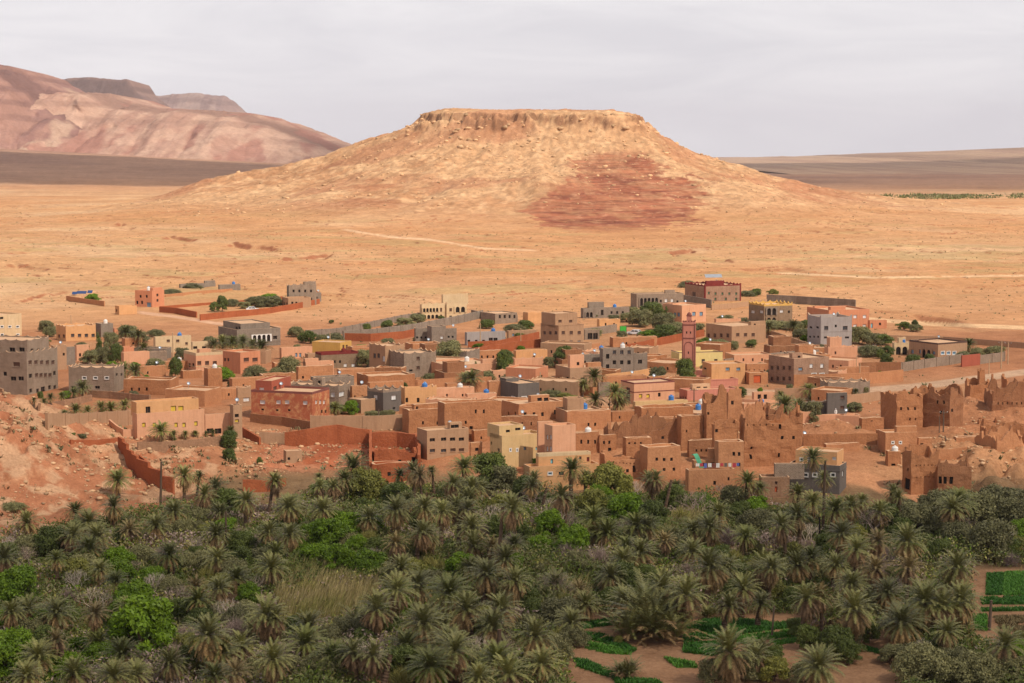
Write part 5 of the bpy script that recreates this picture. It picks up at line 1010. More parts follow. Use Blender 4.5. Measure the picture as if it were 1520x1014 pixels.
def trunk_mesh(seed, r=.24):
    rr.seed(seed); m = MB(); n = 10; z = 0; prof = []
    for i in range(26):
        f = i / 25; prof.append((r * (1.25 - .35 * f + .35 * math.exp(-f * 14)) * (1.12 if i % 2 else .92) + .015 * rr.randn(), f))
    m.lathe((0, 0, 0), prof, 'bark', n); return pymesh('trunk', m.V, m.F, [MATS['bark']], m.M)
TRUNK = [trunk_mesh(1), trunk_mesh(2, .3), trunk_mesh(3, .2)]
def limb_tubes(mb, p, d, L, r, lev, mat, tips, spread=.6, up=.25, kids=3, n=5):
    p = np.array(p, float); d = np.array(d, float); d /= np.linalg.norm(d); k = 2
    for i in range(k):
        d2 = d + (rr.rand(3) - .5) * .35 + np.array((0, 0, up * .3)); d2 /= np.linalg.norm(d2); q = p + d2 * L / k; mb.tube(p, q, r * (1 - .25 * i / k), r * (1 - .25 * (i + 1) / k), mat, n); p, d = q, d2
    if lev == 0: tips.append(p); return
    for i in range(kids):
        a = 2 * pi * (i + rr.rand() * .7) / kids; x = np.cross(d, (.3, .2, .9)); x /= np.linalg.norm(x) + 1e-9; y = np.cross(d, x)
        e = d * (1 - spread * .4) + (x * cos(a) + y * sin(a)) * spread * (.7 + .6 * rr.rand()) + np.array((0, 0, up))
        limb_tubes(mb, p, e, L * (.62 + .2 * rr.rand()), r * .58, lev - 1, mat, tips, spread, up, kids, max(3, n - 1))
def leaf_cloud(name, lobes, n, size, mat, flat_=.75):
    """leaf-sized faces on and inside lobes [(x,y,z,r)]"""
    lo = np.array(lobes); w = lo[:, 3] ** 2; k = rr.choice(len(lo), n, p=w / w.sum()); dirv = rr.randn(n, 3); dirv /= np.linalg.norm(dirv, axis=1)[:, None]
    dirv[:, 2] = np.where(dirv[:, 2] < -.35, -dirv[:, 2], dirv[:, 2])
    rad = lo[k, 3] * (1 - .5 * rr.rand(n) ** 2.2) * (1 + .12 * rr.randn(n)); c = lo[k, :3] + dirv * rad[:, None] * np.array((1, 1, flat_))
    nrm = dirv + rr.randn(n, 3) * .6; nrm /= np.linalg.norm(nrm, axis=1)[:, None]; a = np.cross(nrm, rr.randn(n, 3)); a /= np.linalg.norm(a, axis=1)[:, None]; b = np.cross(nrm, a)
    s = size * (.6 + .8 * rr.rand(n))[:, None]; V = np.stack([c - a * s, c + b * s * .45, c + a * s, c - b * s * .45], 1).reshape(-1, 3)
    return npmesh(name, V, np.arange(len(V)).reshape(-1, 4), [MATS[mat]])
def broadleaf(seed, rx, h, nl, n, size, mat, trunk_h=1.0, tall=1.):
    rr.seed(seed); lobes = []
    for i in range(nl):
        f = (i + .5) / nl; z = .12 + .84 * f; a = i * 2.4 + rr.rand() * 1.3
        prof = math.sin(math.pi * min(1, .16 + .84 * z)) ** .55; rad = rx * prof * (.55 + .35 * rr.rand()); lr = rx * (.25 + .17 * rr.rand())
        lobes.append((rad * cos(a), rad * sin(a), max(lr * .6, h * z * .88), lr))
    for i in range(nl // 3): lobes.append((rx * .35 * rr.randn(), rx * .35 * rr.randn(), h * (.35 + .45 * rr.rand()), rx * .42))
    mb = MB()
    mb.tube((0, 0, -.5), (0, 0, trunk_h), h * .035, h * .028, 'bark', 7)
    for lb in lobes[::2]: mb.tube((0, 0, trunk_h * .9), (lb[0], lb[1], lb[2]), h * .016, h * .006, 'bark', 5)
    return leaf_cloud('crown', lobes, n, size, mat, .85), pymesh('trunk', mb.V, mb.F, [MATS['bark']], mb.M)
TREES = {'green': [broadleaf(31, 3., 5.2, 26, 10400, .21, 'leafg'), broadleaf(32, 2.6, 5.6, 22, 9200, .21, 'leafg'), broadleaf(33, 2.9, 4.4, 24, 9600, .20, 'leafg', .7)],
         'dark': [broadleaf(34, 2.7, 5., 22, 9200, .17, 'leafd'), broadleaf(35, 2.4, 4.6, 18, 8000, .17, 'leafd')],
         'olive': [broadleaf(36, 2.8, 4.4, 24, 10400, .16, 'leafo', .7), broadleaf(37, 2.4, 3.8, 20, 9200, .15, 'leafo', .6), broadleaf(38, 3., 4., 26, 10400, .16, 'leafo', .5)],
         'lime': [broadleaf(39, 2.8, 4.6, 22, 8800, .20, 'leaft')],
         'poplar': [broadleaf(40, 1.3, 6.0, 26, 6400, .2, 'leafg', .4)]}
def cypress(seed):
    rr.seed(seed); lobes = [(.18 * rr.randn(), .18 * rr.randn(), .5 + 5.2 * f, .75 * (1 - f) ** .7 + .12) for f in np.linspace(0, 1, 16)]; mb = MB(); mb.tube((0, 0, -.5), (0, 0, 3), .15, .08, 'bark', 6)
    return leaf_cloud('crown', lobes, 2600, .15, 'leafd', 1.2), pymesh('trunk', mb.V, mb.F, [MATS['bark']], mb.M)
TREES['cypress'] = [cypress(41)]
def bare(seed, mat, lev=4, r=.13, L=1.7, spread=.62, nn=0):
    rr.seed(seed); mb = MB(); tips = []
    for i in range(3): limb_tubes(mb, (.15 * rr.randn(), .15 * rr.randn(), -.4), (.5 * rr.randn(), .5 * rr.randn(), 1.3), L, r * (.7 + .4 * rr.rand()), lev, mat, tips, spread, .22)
    return pymesh('bare_branches', mb.V, mb.F, [MATS[mat]], mb.M)
BARE = [bare(51, 'barew'), bare(52, 'barew', 4, .11), bare(53, 'twig', 4, .10, 1.5, .8)]
def twigbush(seed, mat, n=1500, rx=2.1, h=2.6, thin=.022):
    rr.seed(seed); V = []
    for i in range(n):
        a = rr.rand() * 2 * pi; e = R(15 + 75 * rr.rand() ** .7); d = np.array((cos(a) * cos(e), sin(a) * cos(e), sin(e))); L = (rx * cos(e) ** 2 + h * sin(e) ** 2); t0 = .15 + .7 * rr.rand()
        p = d * L * t0 + rr.randn(3) * .12; q = p + (d + rr.randn(3) * .5) * L * .34; w = np.cross(q - p, rr.randn(3)); w *= thin / (np.linalg.norm(w) + 1e-9); V += [p - w, p + w, q]
    V = np.array(V); V[:, 2] = np.maximum(V[:, 2], 0); return npmesh('twigs', V, np.arange(len(V)).reshape(-1, 3), [MATS[mat]])
TWIG = [twigbush(61, 'twig'), twigbush(62, 'twig', 1300, 2.4, 2.0), twigbush(63, 'reedg', 1400, 1.8, 2.2, .03)]
def stump_palm(): return TRUNK[1]

# ------------------------------------------------------------------ labels for the plants: by look first, then by landmark, then by order
LM = [(60, 770, 'at the foot of the rubble slope'), (180, 740, 'where the rubble slope meets the grove'), (265, 735, 'below the long stepped mud wall'), (390, 720, 'under the red rubble slope'), (515, 715, 'left of the red mud ruins'), (590, 715, 'before the red mud ruins'), (670, 710, 'below the tan flats'),
      (755, 715, 'below the ochre house'), (845, 720, 'before the orange terraced house'), (930, 725, 'below the ruined mud facade'), (1010, 725, 'below the square mud house'), (1065, 745, 'below the washing terrace'), (1120, 730, 'beside the red-doored stone house'), (1215, 720, 'before the orange-topped grey house'), (1315, 745, 'beside the dirt track'),
      (1415, 745, 'below the front ruined kasbah'), (1500, 750, 'under the eroded bank'), (110, 830, 'in the left of the grove'), (225, 850, 'around the white bare tree'), (330, 800, 'in the palms below the stepped wall'), (430, 790, 'behind the bright green clump'), (510, 800, 'in the bright green clump'), (620, 780, 'in the dark thicket of palms'),
      (720, 800, 'by the tall thin palm'), (830, 790, 'by the round green trees'), (900, 830, 'by the lilac twiggy thicket'), (960, 790, 'on the pale reeds slope'), (1060, 820, 'in the big-headed palm row'), (1150, 820, 'behind the big green field'), (1250, 790, 'by the two dark poles'), (1300, 830, 'in the leaning palm group'), (1400, 820, 'before the olive thicket'), (1480, 810, 'behind the striped plots'),
      (40, 900, 'by the dark green trees at left edge'), (130, 920, 'beside the thin-trunked palm'), (215, 930, 'by the great round green tree'), (310, 940, 'by the big shaggy palm'), (400, 910, 'left of the tan reed bed'), (470, 890, 'in the tan reed bed'), (570, 880, 'right of the tan reed bed'), (690, 880, 'in the central palm clump'), (820, 860, 'by the grey bare tree'), (870, 900, 'at the corner of the small plots'),
      (965, 920, 'in the middle of the small plots'), (1060, 930, 'on the big green field'), (1130, 960, 'in the near corner of the big field'), (1220, 910, 'on the bare soil strip'), (1370, 910, 'in the great clump before the striped plots'), (1450, 940, 'below the striped plots'), (40, 980, 'in the bottom corner at left'), (180, 980, 'below the great round green tree'), (340, 995, 'below the big shaggy palm'), (440, 970, 'in the grey-green bushes below the reed bed'),
      (560, 970, 'by the dark hollow at the bottom'), (690, 970, 'by the tall dead trunk'), (800, 965, 'at the edge of the ploughed plots'), (930, 1000, 'on the ploughed strip'), (1220, 990, 'by the dry path at the bottom'), (1390, 985, 'in the grey olive bushes'), (1490, 980, 'by the lone palm in the corner'),
      (130, 510, 'by the orange house'), (160, 530, 'around the dark conifers'), (60, 610, 'in the garden below the grey flats'), (150, 600, 'behind the pale retaining wall'), (250, 645, 'before the peach mansion'), (330, 640, 'by the garage wing'), (280, 545, 'behind the chimney house'), (220, 555, 'by the beige low house'), (360, 505, 'before the white-porch villa'), (430, 550, 'behind the red mottled house'),
      (380, 560, 'by the salmon house'), (500, 490, 'along the grey block walls'), (400, 450, 'by the red farm wall'), (330, 450, 'in the far farm'), (140, 445, 'in the far farmyard'), (545, 535, 'left of the bare concrete house'), (540, 610, 'on the wall under the dark grey house'), (670, 520, 'right of the bare concrete house'), (690, 555, 'before the long peach house'), (750, 540, 'beside the long peach house'),
      (830, 530, 'beside the scalloped peach house'), (780, 555, 'behind the dark grey house with white frames'), (885, 565, 'before the beige corner house'), (905, 590, 'in the garden of village palms'), (760, 485, 'behind the low grey porch house'), (970, 470, 'in the olive orchard below the arcade house'), (1000, 490, 'behind the minaret'), (975, 555, 'left of the minaret'), (1018, 555, 'at the foot of the minaret'),
      (1065, 510, 'before the concrete house'), (1160, 480, 'below the brown stone house'), (1190, 490, 'left of the grey tower house'), (1290, 500, 'right of the grey tower house'), (1310, 525, 'left of the yellow villa'), (1390, 530, 'before the yellow villa'), (1460, 520, 'right of the yellow villa'), (1160, 605, 'above the great ruined wall'), (1205, 615, 'by the dark grey scalloped wing'), (1275, 605, 'right of the dark grey house'),
      (1130, 435, 'right of the brick house'), (1360, 485, 'on the eroded bank'), (600, 475, 'below the cream villa'), (1110, 480, 'beyond the concrete house')]
PLANTS = []
def reg(o, phrase, cat, px, py, grp=None):
    PLANTS.append((o, phrase, cat, px, py, grp))
ORD = ['first', 'second', 'third', 'fourth', 'fifth', 'sixth', 'seventh', 'eighth', 'ninth', 'tenth', 'eleventh', 'twelfth', 'thirteenth', 'fourteenth', 'fifteenth', 'sixteenth', 'seventeenth', 'eighteenth', 'nineteenth', 'twentieth']
def finish_labels():
    groups = {}
    for it in PLANTS:
        o, ph, cat, x, y, g = it; lm = min(LM, key=lambda q: (q[0] - x) ** 2 + ((q[1] - y) * 1.5) ** 2)[2]; groups.setdefault((ph, lm), []).append(it)
    for (ph, lm), its in groups.items():
        its.sort(key=lambda q: q[3])
        for i, it in enumerate(its):
            lab = ph + ' ' + lm
            if len(its) > 1: lab += ', ' + ORD[i] + ' from left'
            w_ = lab.split()
            if len(w_) > 16: lab = ' '.join(w for w in w_ if w not in ('the', 'a'))
            tag(it[0], lab, it[2], it[5])
def fill_houses():
    rn = random.Random(77); n = 0; kinds = [('mud', 'plain brown mud house'), ('mudl', 'light brown mud house'), ('mudl', 'light brown mud house'), ('tan', 'tan plastered house'), ('peach', 'peach plastered house'), ('mudd', 'dark brown mud house'), ('grey', 'bare grey block house')]
    base = [(b.location.x, b.location.y) for b in BUILT]
    for it in range(4000):
        x = rn.uniform(150, 1500); y = rn.uniform(530, 672)
        if y > np.interp(x, [150, 300, 360, 420, 620, 640, 1200, 1300, 1500], [545, 570, 560, 600, 620, 660, 672, 620, 600]) or (1100 < x < 1240 and 575 < y < 606): continue
        q = gpt(x, y)
        if any(abs(q[0] - a) < 9 and abs(q[1] - b) < 9.5 for a, b in base): continue
        m, ph = rn.choice(kinds); s = F / q[1]; w = rn.uniform(6.5, 14) * s; hh = rn.uniform(2.2, 3.7) * s; f = rn.choice([.12, .2, .7, .85])
        L_, R_, T_ = x - w * f, x + w * (1 - f), y - hh - 3
        if x > 1262 or any(max(0, min(R_, d[1]) - max(L_, d[0])) * max(0, min(y, d[3]) - max(T_, d[2])) > .34 * (d[1] - d[0]) * (d[3] - d[2]) for d in BOXES if d[3] < y + 3): continue
        o = B('x', x - w * f, x, x + w * (1 - f), y, y - hh, m, 'mud_house' if 'mud' in ph else 'plastered_house', par=rn.choice(['rag', 'rag', 'flat']) if 'mud' in ph else rn.choice(['flat', 'scallop']), ph=.45, win=[(y - hh * rn.uniform(.45, .6), x + w * (1 - f) * .25, x + w * (1 - f) * .75, rn.choice([1, 2, 3]), 2.6, 4.5, rn.choice(['dark', 'dark', 'glass', 'brown']))] if f < .5 else [(y - hh * .5, x - w * f * .75, x - w * f * .25, rn.choice([2, 3]), 2.6, 4.5)],
              ups=[(x, x + w * .1, x + w * .45, y - hh - 2.4 * s, 1.2)] if rn.random() < .3 and f < .5 else ())
        base.append((q[0], q[1])); reg(o, ph, 'house', x, y, 'low houses filling the lanes'); n += 1
        if n > 110: break
    print('fill houses', n)
HT = {}
def place_palm(px, yc, h=6., size=1., kind=0, lean=0, bush=False, tr=0):
    """px, yc: photo pixel of the crown's centre; h: crown height above the ground"""
    if yc > 640 and not bush and h < 10: h *= .74; size *= (.84 if yc < 760 else .86)
    if bush: q = gpt(px, yc + 6)
    else: q = gpt(px, yc, lambda x, y: gbase(x, y) + h)
    gz = float(gbase(np.array([q[0]]), np.array([q[1]]))[0])
    o = empty('date_palm', (q[0], q[1], gz)); az = rr.rand() * 6.28
    if bush:
        cg, cd = BUSHP[kind % 2]; a = link('crown', cg, o); b = link('dead_fronds', cd, o)
        for c in (a, b): c.scale = (size,) * 3; c.rotation_euler = (0, 0, az)
        reg(o, 'low clump of trunkless date palm', 'palm tree', px, yc, 'date palms of the grove'); return o
    cg, cd = PALM[kind]; lx, ly = lean * h * .12, rr.randn() * .02 * h
    a = link('crown', cg, o); b = link('dead_fronds', cd, o); t = link('trunk', TRUNK[tr], o)
    for c in (a, b): c.location = (lx, ly, h); c.scale = (size, size, size * (.92 + .16 * rr.rand())); c.rotation_euler = (rr.randn() * .08, rr.randn() * .08, az)
    t.scale = (1, 1, h + .3); t.location = (0, 0, -.3); t.rotation_euler = (-math.atan2(ly, h), math.atan2(lx, h), az)
    look = {0: 'olive-green date palm', 1: 'date palm with tan hanging fronds', 2: 'small dark green date palm', 3: 'date palm with heavy brown skirt', 4: 'dry tan-headed date palm', 5: 'large dark green date palm'}[kind]
    if kind == 0 and h > 7.5: look = 'tall olive-green date palm'
    reg(o, look, 'palm tree', px, yc, 'date palms of the grove'); return o
def place_tree(kind, px, yb, w, hgt=None, Y=None):
    """w: crown width in photo px, yb: where it meets the ground"""
    q = gpt(px, yb) if not Y else np.array(at_y(px, yb, Y)); s = F / q[1]
    names = {'green': ('leafy_tree', 'bright green leafy tree', 'tree'), 'dark': ('leafy_tree', 'dark green leafy tree', 'tree'), 'olive': ('olive_tree', 'grey-green olive tree', 'tree'), 'lime': ('leafy_tree', 'yellow-green bushy tree', 'tree'), 'poplar': ('poplar_tree', 'upright light green poplar', 'tree'), 'cypress': ('cypress_tree', 'narrow dark cypress', 'tree'),
             'bare': ('bare_tree', 'bare pale-branched tree', 'tree'), 'bareg': ('bare_tree', 'bare grey twiggy tree', 'tree'), 'twig': ('twiggy_bush', 'leafless lilac-grey twiggy bush', 'bush'), 'dry': ('twiggy_bush', 'dry olive-brown wispy bush', 'bush')}
    nm_, ph, cat = names[kind]; o = empty(nm_, tuple(q)); az = rr.rand() * 6.28
    if kind in TREES:
        cr_, tk = TREES[kind][rr.randint(len(TREES[kind]))]; base_w = {'green': 6.2, 'dark': 5.4, 'olive': 5.8, 'lime': 6, 'poplar': 2.8, 'cypress': 1.7}[kind]; k = w / s / base_w; kz = k if hgt is None else hgt / s / {'green': 5.6, 'dark': 5.2, 'olive': 4.6, 'lime': 5, 'poplar': 6.3, 'cypress': 6.4}[kind]
        for n_, me in (('crown', cr_), ('trunk', tk)): c = link(n_, me, o); c.scale = (k, k, kz); c.rotation_euler = (0, 0, az)
    elif kind in ('bare', 'bareg'):
        k = w / s / 5.0; c = link('bare_branches', BARE[2] if kind == 'bareg' else BARE[rr.randint(2)], o); c.scale = (k, k, k * 1.1); c.rotation_euler = (0, 0, az)
    else:
        k = w / s / 4.6; c = link('twigs', TWIG[2] if kind == 'dry' else TWIG[rr.randint(2)], o); c.scale = (k, k, k * (hgt / w * 1.6 if hgt else 1)); c.rotation_euler = (0, 0, az)
    reg(o, ph, cat, px, yb - w * .35, None); return o

fill_houses()
rr.seed(99)
# ---- date palms: crown pixel, height, size, kind (0 olive, 1 tan fronds, 2 small dark, 3 brown skirt, 4 dry, 5 large dark)
PP = [(175, 713, 4, .95, 5), (168, 752, 5.5, 1, 1), (137, 776, 5, 1.05, 0), (112, 760, 4, .9, 5), (99, 795, 5, 1.1, 3), (125, 815, 4.5, 1.0, 5), (273, 706, 7, .95, 1), (298, 735, 6, 1.05, 3), (265, 760, 5, 1.0, 0), (290, 708, 6, .7, 2), (329, 724, 6, .95, 1), (364, 744, 6, 1, 1), (397, 714, 8, .9, 3), (412, 716, 7.5, .75, 3), (435, 754, 5, 1.15, 0), (478, 722, 6, .8, 3),
      (193, 786, 4.5, .95, 4), (231, 781, 4.5, 1, 0), (318, 794, 5, 1, 0), (400, 790, 5.5, .95, 1), (427, 794, 5.5, .95, 1), (40, 776, 4.5, 1, 1), (43, 905, 5, 1, 3), (77, 910, 5, 1.1, 1), (128, 910, 8, .85, 4), (89, 950, 7, .75, 4), (60, 975, 5, 1.0, 0), (399, 912, 6.5, 1.15, 3), (312, 942, 7.5, 1.25, 1), (346, 998, 5, .9, 4), (405, 978, 5.5, 1.05, 1), (445, 955, 4, 1.05, 5), (178, 972, 5, .95, 5), (165, 1003, 4, .95, 0),
      (525, 694, 7, 1.25, 5), (505, 712, 6, .9, 5), (480, 708, 4, .5, 2), (497, 722, 7, .85, 3), (588, 705, 6, .8, 2), (614, 700, 7, .95, 1), (627, 706, 8, .95, 4), (645, 700, 6, .65, 2), (687, 694, 7, 1.1, 5), (670, 718, 7, 1, 3), (697, 724, 6, 1.0, 0), (433, 753, 6, 1.1, 1), (481, 757, 6, 1.05, 0), (551, 770, 4.5, 1, 1), (581, 757, 6.5, 1.2, 1), (624, 753, 7, 1.1, 1), (655, 760, 8.5, .95, 3), (680, 752, 9, 1, 3), (698, 755, 9, .9, 3),
      (617, 790, 7.5, 1, 3), (644, 796, 6, .85, 1), (700, 783, 7, 1.1, 1), (736, 754, 11, .95, 3), (703, 810, 6, 1.1, 1), (724, 812, 6, .95, 4), (848, 696, 8, 1.1, 5), (838, 736, 8, 1.15, 3), (788, 712, 6.5, .8, 1), (801, 722, 6.5, .8, 1), (884, 771, 6, 1.0, 5), (719, 853, 7, 1.15, 1), (769, 862, 6.5, 1, 1), (868, 876, 4.6, .75, 4), (578, 876, 8, 1.15, 3), (561, 904, 7, 1.15, 3), (624, 925, 6, 1.3, 1), (624, 870, 5, 1.05, 0), (670, 880, 5.5, 1.15, 5), (700, 905, 6, 1.2, 1),
      (687, 965, 5.5, 1.2, 3), (532, 968, 5.5, .95, 3), (566, 972, 5.5, .95, 3), (792, 944, 6, 1.15, 1), (670, 952, 5, 1, 1), (410, 918, 6, .9, 3), (907, 792, 4, 1.1, 5), (942, 781, 4.5, 1.1, 5), (964, 782, 4.5, .95, 0), (973, 803, 5, .9, 4), (1029, 787, 4.5, .95, 1), (1061, 784, 5, 1.15, 1), (1068, 763, 5, .95, 0), (948, 820, 4, 1.15, 1), (1047, 842, 8, 1.25, 1), (1080, 842, 6, 1.0, 1), (1101, 874, 5, 1.05, 3), (1141, 840, 6.5, 1.25, 3),
      (1166, 780, 7.5, 1.05, 3), (1186, 765, 8, 1.1, 1), (1232, 757, 6.5, 1.1, 5), (1264, 751, 6.5, 1.0, 1), (1242, 792, 7, 1.1, 1), (1269, 815, 8, 1.05, 3), (1299, 803, 9, 1, 4), (1302, 844, 7, 1.15, 4), (1348, 803, 6.5, 1.25, 1), (1346, 843, 8, 1.05, 4), (1415, 842, 7, 1.25, 1), (1142, 842, 7.5, .9, 1), (1191, 888, 8, 1.05, 3), (1221, 885, 8, 1.05, 4), (1250, 904, 7, 1.25, 1), (1350, 924, 5, 1.3, 1), (1377, 893, 7, 1.35, 1), (1405, 900, 6.5, 1.15, 3), (1432, 892, 7, 1.15, 1),
      (1480, 957, 6, 1.1, 3), (1218, 990, 4.5, 1.2, 1), (1128, 975, 3.5, .9, 3), (1085, 966, 5.5, 1.35, 1), (980, 872, 6.5, 1.3, 3), (1010, 882, 7, 1.3, 3), (925, 890, 3.6, .95, 1), (1410, 755, 7.5, 1.15, 1), (1421, 745, 8, 1.15, 5), (1108, 716, 7, .95, 5), (1121, 726, 5.5, .7, 0), (1223, 680, 12, .75, 5), (1224, 712, 9, .8, 1), (1185, 732, 6, .95, 0), (1322, 732, 6.5, .85, 1), (1335, 738, 6, .7, 3), (970, 712, 7.5, .95, 3), (985, 712, 8, .9, 3), (1000, 722, 5, .7, 0), (870, 708, 5, .7, 0),
      (1270, 868, 5, 1.0, 0), (1310, 880, 5.5, 1.0, 1), (760, 905, 5, 1.1, 1), (740, 930, 4.5, 1.1, 0), (735, 980, 4, 1.1, 5), (640, 990, 4, 1.1, 5), (600, 960, 4.5, 1.0, 5), (500, 975, 4, 1, 5), (760, 1000, 4, 1.2, 3), (815, 985, 4, 1, 1), (460, 930, 4, 1, 0), (360, 960, 4, 1, 3), (250, 985, 4, .9, 0), (230, 905, 3, .7, 2), (110, 1000, 4, 1.0, 0), (850, 925, 3.4, .9, 0), (1300, 760, 5.5, 1, 1), (1285, 745, 5, .8, 0), (1210, 745, 5.5, 1, 0)]
for p in PP: place_palm(p[0], p[1], p[2], p[3], p[4], lean=rr.randn() * .9, tr=rr.randint(3))
for x, y, k, s in ((964, 936, 0, 2.3), (945, 945, 1, 1.4), (985, 945, 1, 1.5), (1050, 911, 1, .6), (1235, 925, 1, 1.3), (1420, 945, 0, 1.3), (1340, 945, 1, 1.2), (931, 1000, 0, .8), (1128, 972, 1, .9), (820, 900, 0, .9), (640, 940, 1, 1.2), (545, 930, 0, 1.2), (470, 985, 1, 1.0), (290, 1000, 0, .9), (90, 985, 1, 1.1), (385, 945, 0, 1.), (700, 1000, 0, 1.2), (1000, 800, 1, .9), (1110, 800, 0, 1.0), (850, 825, 1, .9), (1180, 830, 0, 1.0), (760, 830, 1, 1.0)):
    place_palm(x, y, 0, s, k, bush=True)
# fill the grove between them
taken = [(p[0], p[1]) for p in PP]
def free(x, y, d): return all((x - a) ** 2 + ((y - b) * 1.3) ** 2 > d * d for a, b in taken)
OPEN = [(845, 905, 1200, 1014), (1440, 840, 1530, 960), (1150, 925, 1350, 1014), (420, 840, 560, 940), (180, 905, 275, 980), (1340, 940, 1530, 1014), (1390, 760, 1530, 850), (870, 720, 990, 770), (440, 760, 560, 850), (780, 760, 870, 820)]
cnt = 0
for it in range(6000):
    x = rr.uniform(0, 1520); y = rr.uniform(715, 1010)
    lim = np.interp(x, [0, 60, 130, 330, 430, 560, 700, 850, 1000, 1100, 1300, 1350, 1520], [800, 790, 772, 735, 738, 730, 722, 745, 745, 765, 765, 775, 770])
    if y < lim or any(a < x < c and b < y < d for a, b, c, d in OPEN) or not free(x, y, np.interp(y, [720, 1010], [15, 34])): continue
    taken.append((x, y)); k = rr.choice([0, 1, 2, 3, 4, 5], p=[.30, .28, .14, .1, .08, .1])
    place_palm(x, y, 3 + 3 * rr.rand(), .75 + .35 * rr.rand(), k, lean=rr.randn() * 1.1, tr=rr.randint(3)); cnt += 1
    if cnt > 48: break
print('filler palms', cnt)
# ---- leafy trees of the grove
for k, x, y, w in (('green', 485, 818, 62), ('green', 512, 800, 55), ('green', 470, 845, 55), ('green', 505, 858, 60), ('green', 545, 862, 62), ('green', 530, 828, 40), ('green', 180, 880, 58), ('green', 20, 900, 80), ('green', 8, 945, 60), ('green', 213, 985, 122), ('green', 200, 925, 75), ('green', 20, 1005, 90), ('green', 100, 1018, 62), ('green', 55, 955, 50), ('green', 818, 800, 52), ('green', 852, 830, 60), ('green', 806, 825, 42), ('green', 684, 868, 58), ('green', 708, 852, 45), ('dark', 968, 785, 48),
                   ('lime', 905, 745, 75), ('lime', 880, 770, 60), ('green', 930, 775, 55), ('lime', 745, 770, 50), ('dark', 740, 800, 40), ('dark', 730, 725, 60), ('olive', 745, 730, 60), ('lime', 545, 745, 66), ('green', 1120, 772, 40), ('poplar', 1052, 790, 16), ('poplar', 1130, 770, 18), ('green', 1250, 830, 40), ('lime', 1150, 895, 46), ('dark', 1175, 905, 40), ('green', 370, 900, 42), ('dark', 250, 860, 45), ('olive', 350, 870, 60), ('olive', 300, 850, 45), ('dark', 340, 770, 50), ('olive', 270, 800, 40),
                   ('olive', 1365, 800, 70), ('olive', 1400, 770, 62), ('olive', 1440, 790, 80), ('olive', 1480, 775, 70), ('olive', 1510, 790, 70), ('olive', 1420, 815, 62), ('olive', 1470, 830, 78), ('olive', 1380, 770, 50), ('olive', 1345, 770, 40), ('olive', 1500, 760, 55), ('olive', 1372, 1015, 85), ('olive', 1425, 1000, 60), ('olive', 1450, 1020, 75), ('olive', 1500, 1018, 70), ('olive', 1350, 995, 50), ('olive', 905, 880, 46), ('olive', 860, 850, 42), ('olive', 830, 935, 66), ('olive', 850, 960, 45), ('olive', 735, 905, 55),
                   ('olive', 480, 1012, 66), ('olive', 420, 1015, 60), ('olive', 1090, 760, 60), ('olive', 1120, 800, 60), ('dark', 1180, 800, 50), ('olive', 1010, 830, 50), ('olive', 1210, 860, 50), ('dark', 590, 760, 50), ('dark', 560, 830, 36), ('olive', 600, 850, 44), ('lime', 620, 840, 52), ('green', 640, 1020, 50), ('dark', 600, 1010, 60), ('lime', 330, 880, 40), ('olive', 130, 860, 50), ('dark', 75, 830, 55), ('olive', 210, 840, 44), ('olive', 460, 800, 36), ('dark', 400, 830, 40), ('dark', 1310, 920, 46), ('olive', 1290, 900, 40),
                   ('dark', 1260, 985, 44), ('lime', 918, 955, 16), ('dark', 1310, 790, 50), ('dark', 1230, 830, 44), ('dark', 900, 770, 40), ('dark', 1000, 760, 46), ('dark', 780, 745, 44), ('olive', 40, 830, 50), ('dark', 10, 850, 50), ('olive', 150, 830, 40), ('lime', 115, 870, 56), ('dark', 290, 930, 50), ('dark', 720, 960, 50), ('dark', 1330, 880, 44), ('green', 890, 750, 40), ('olive', 690, 745, 50), ('dark', 480, 745, 40), ('dark', 1200, 965, 46), ('dark', 1238, 978, 56), ('olive', 1265, 962, 42), ('dark', 1182, 945, 32), ('olive', 1105, 1008, 56), ('lime', 1150, 1012, 50), ('olive', 1060, 1016, 50), ('olive', 1200, 1016, 52), ('dark', 1290, 955, 40), ('olive', 1320, 985, 44), ('dark', 1150, 985, 34)):
    place_tree(k, x, y, w)
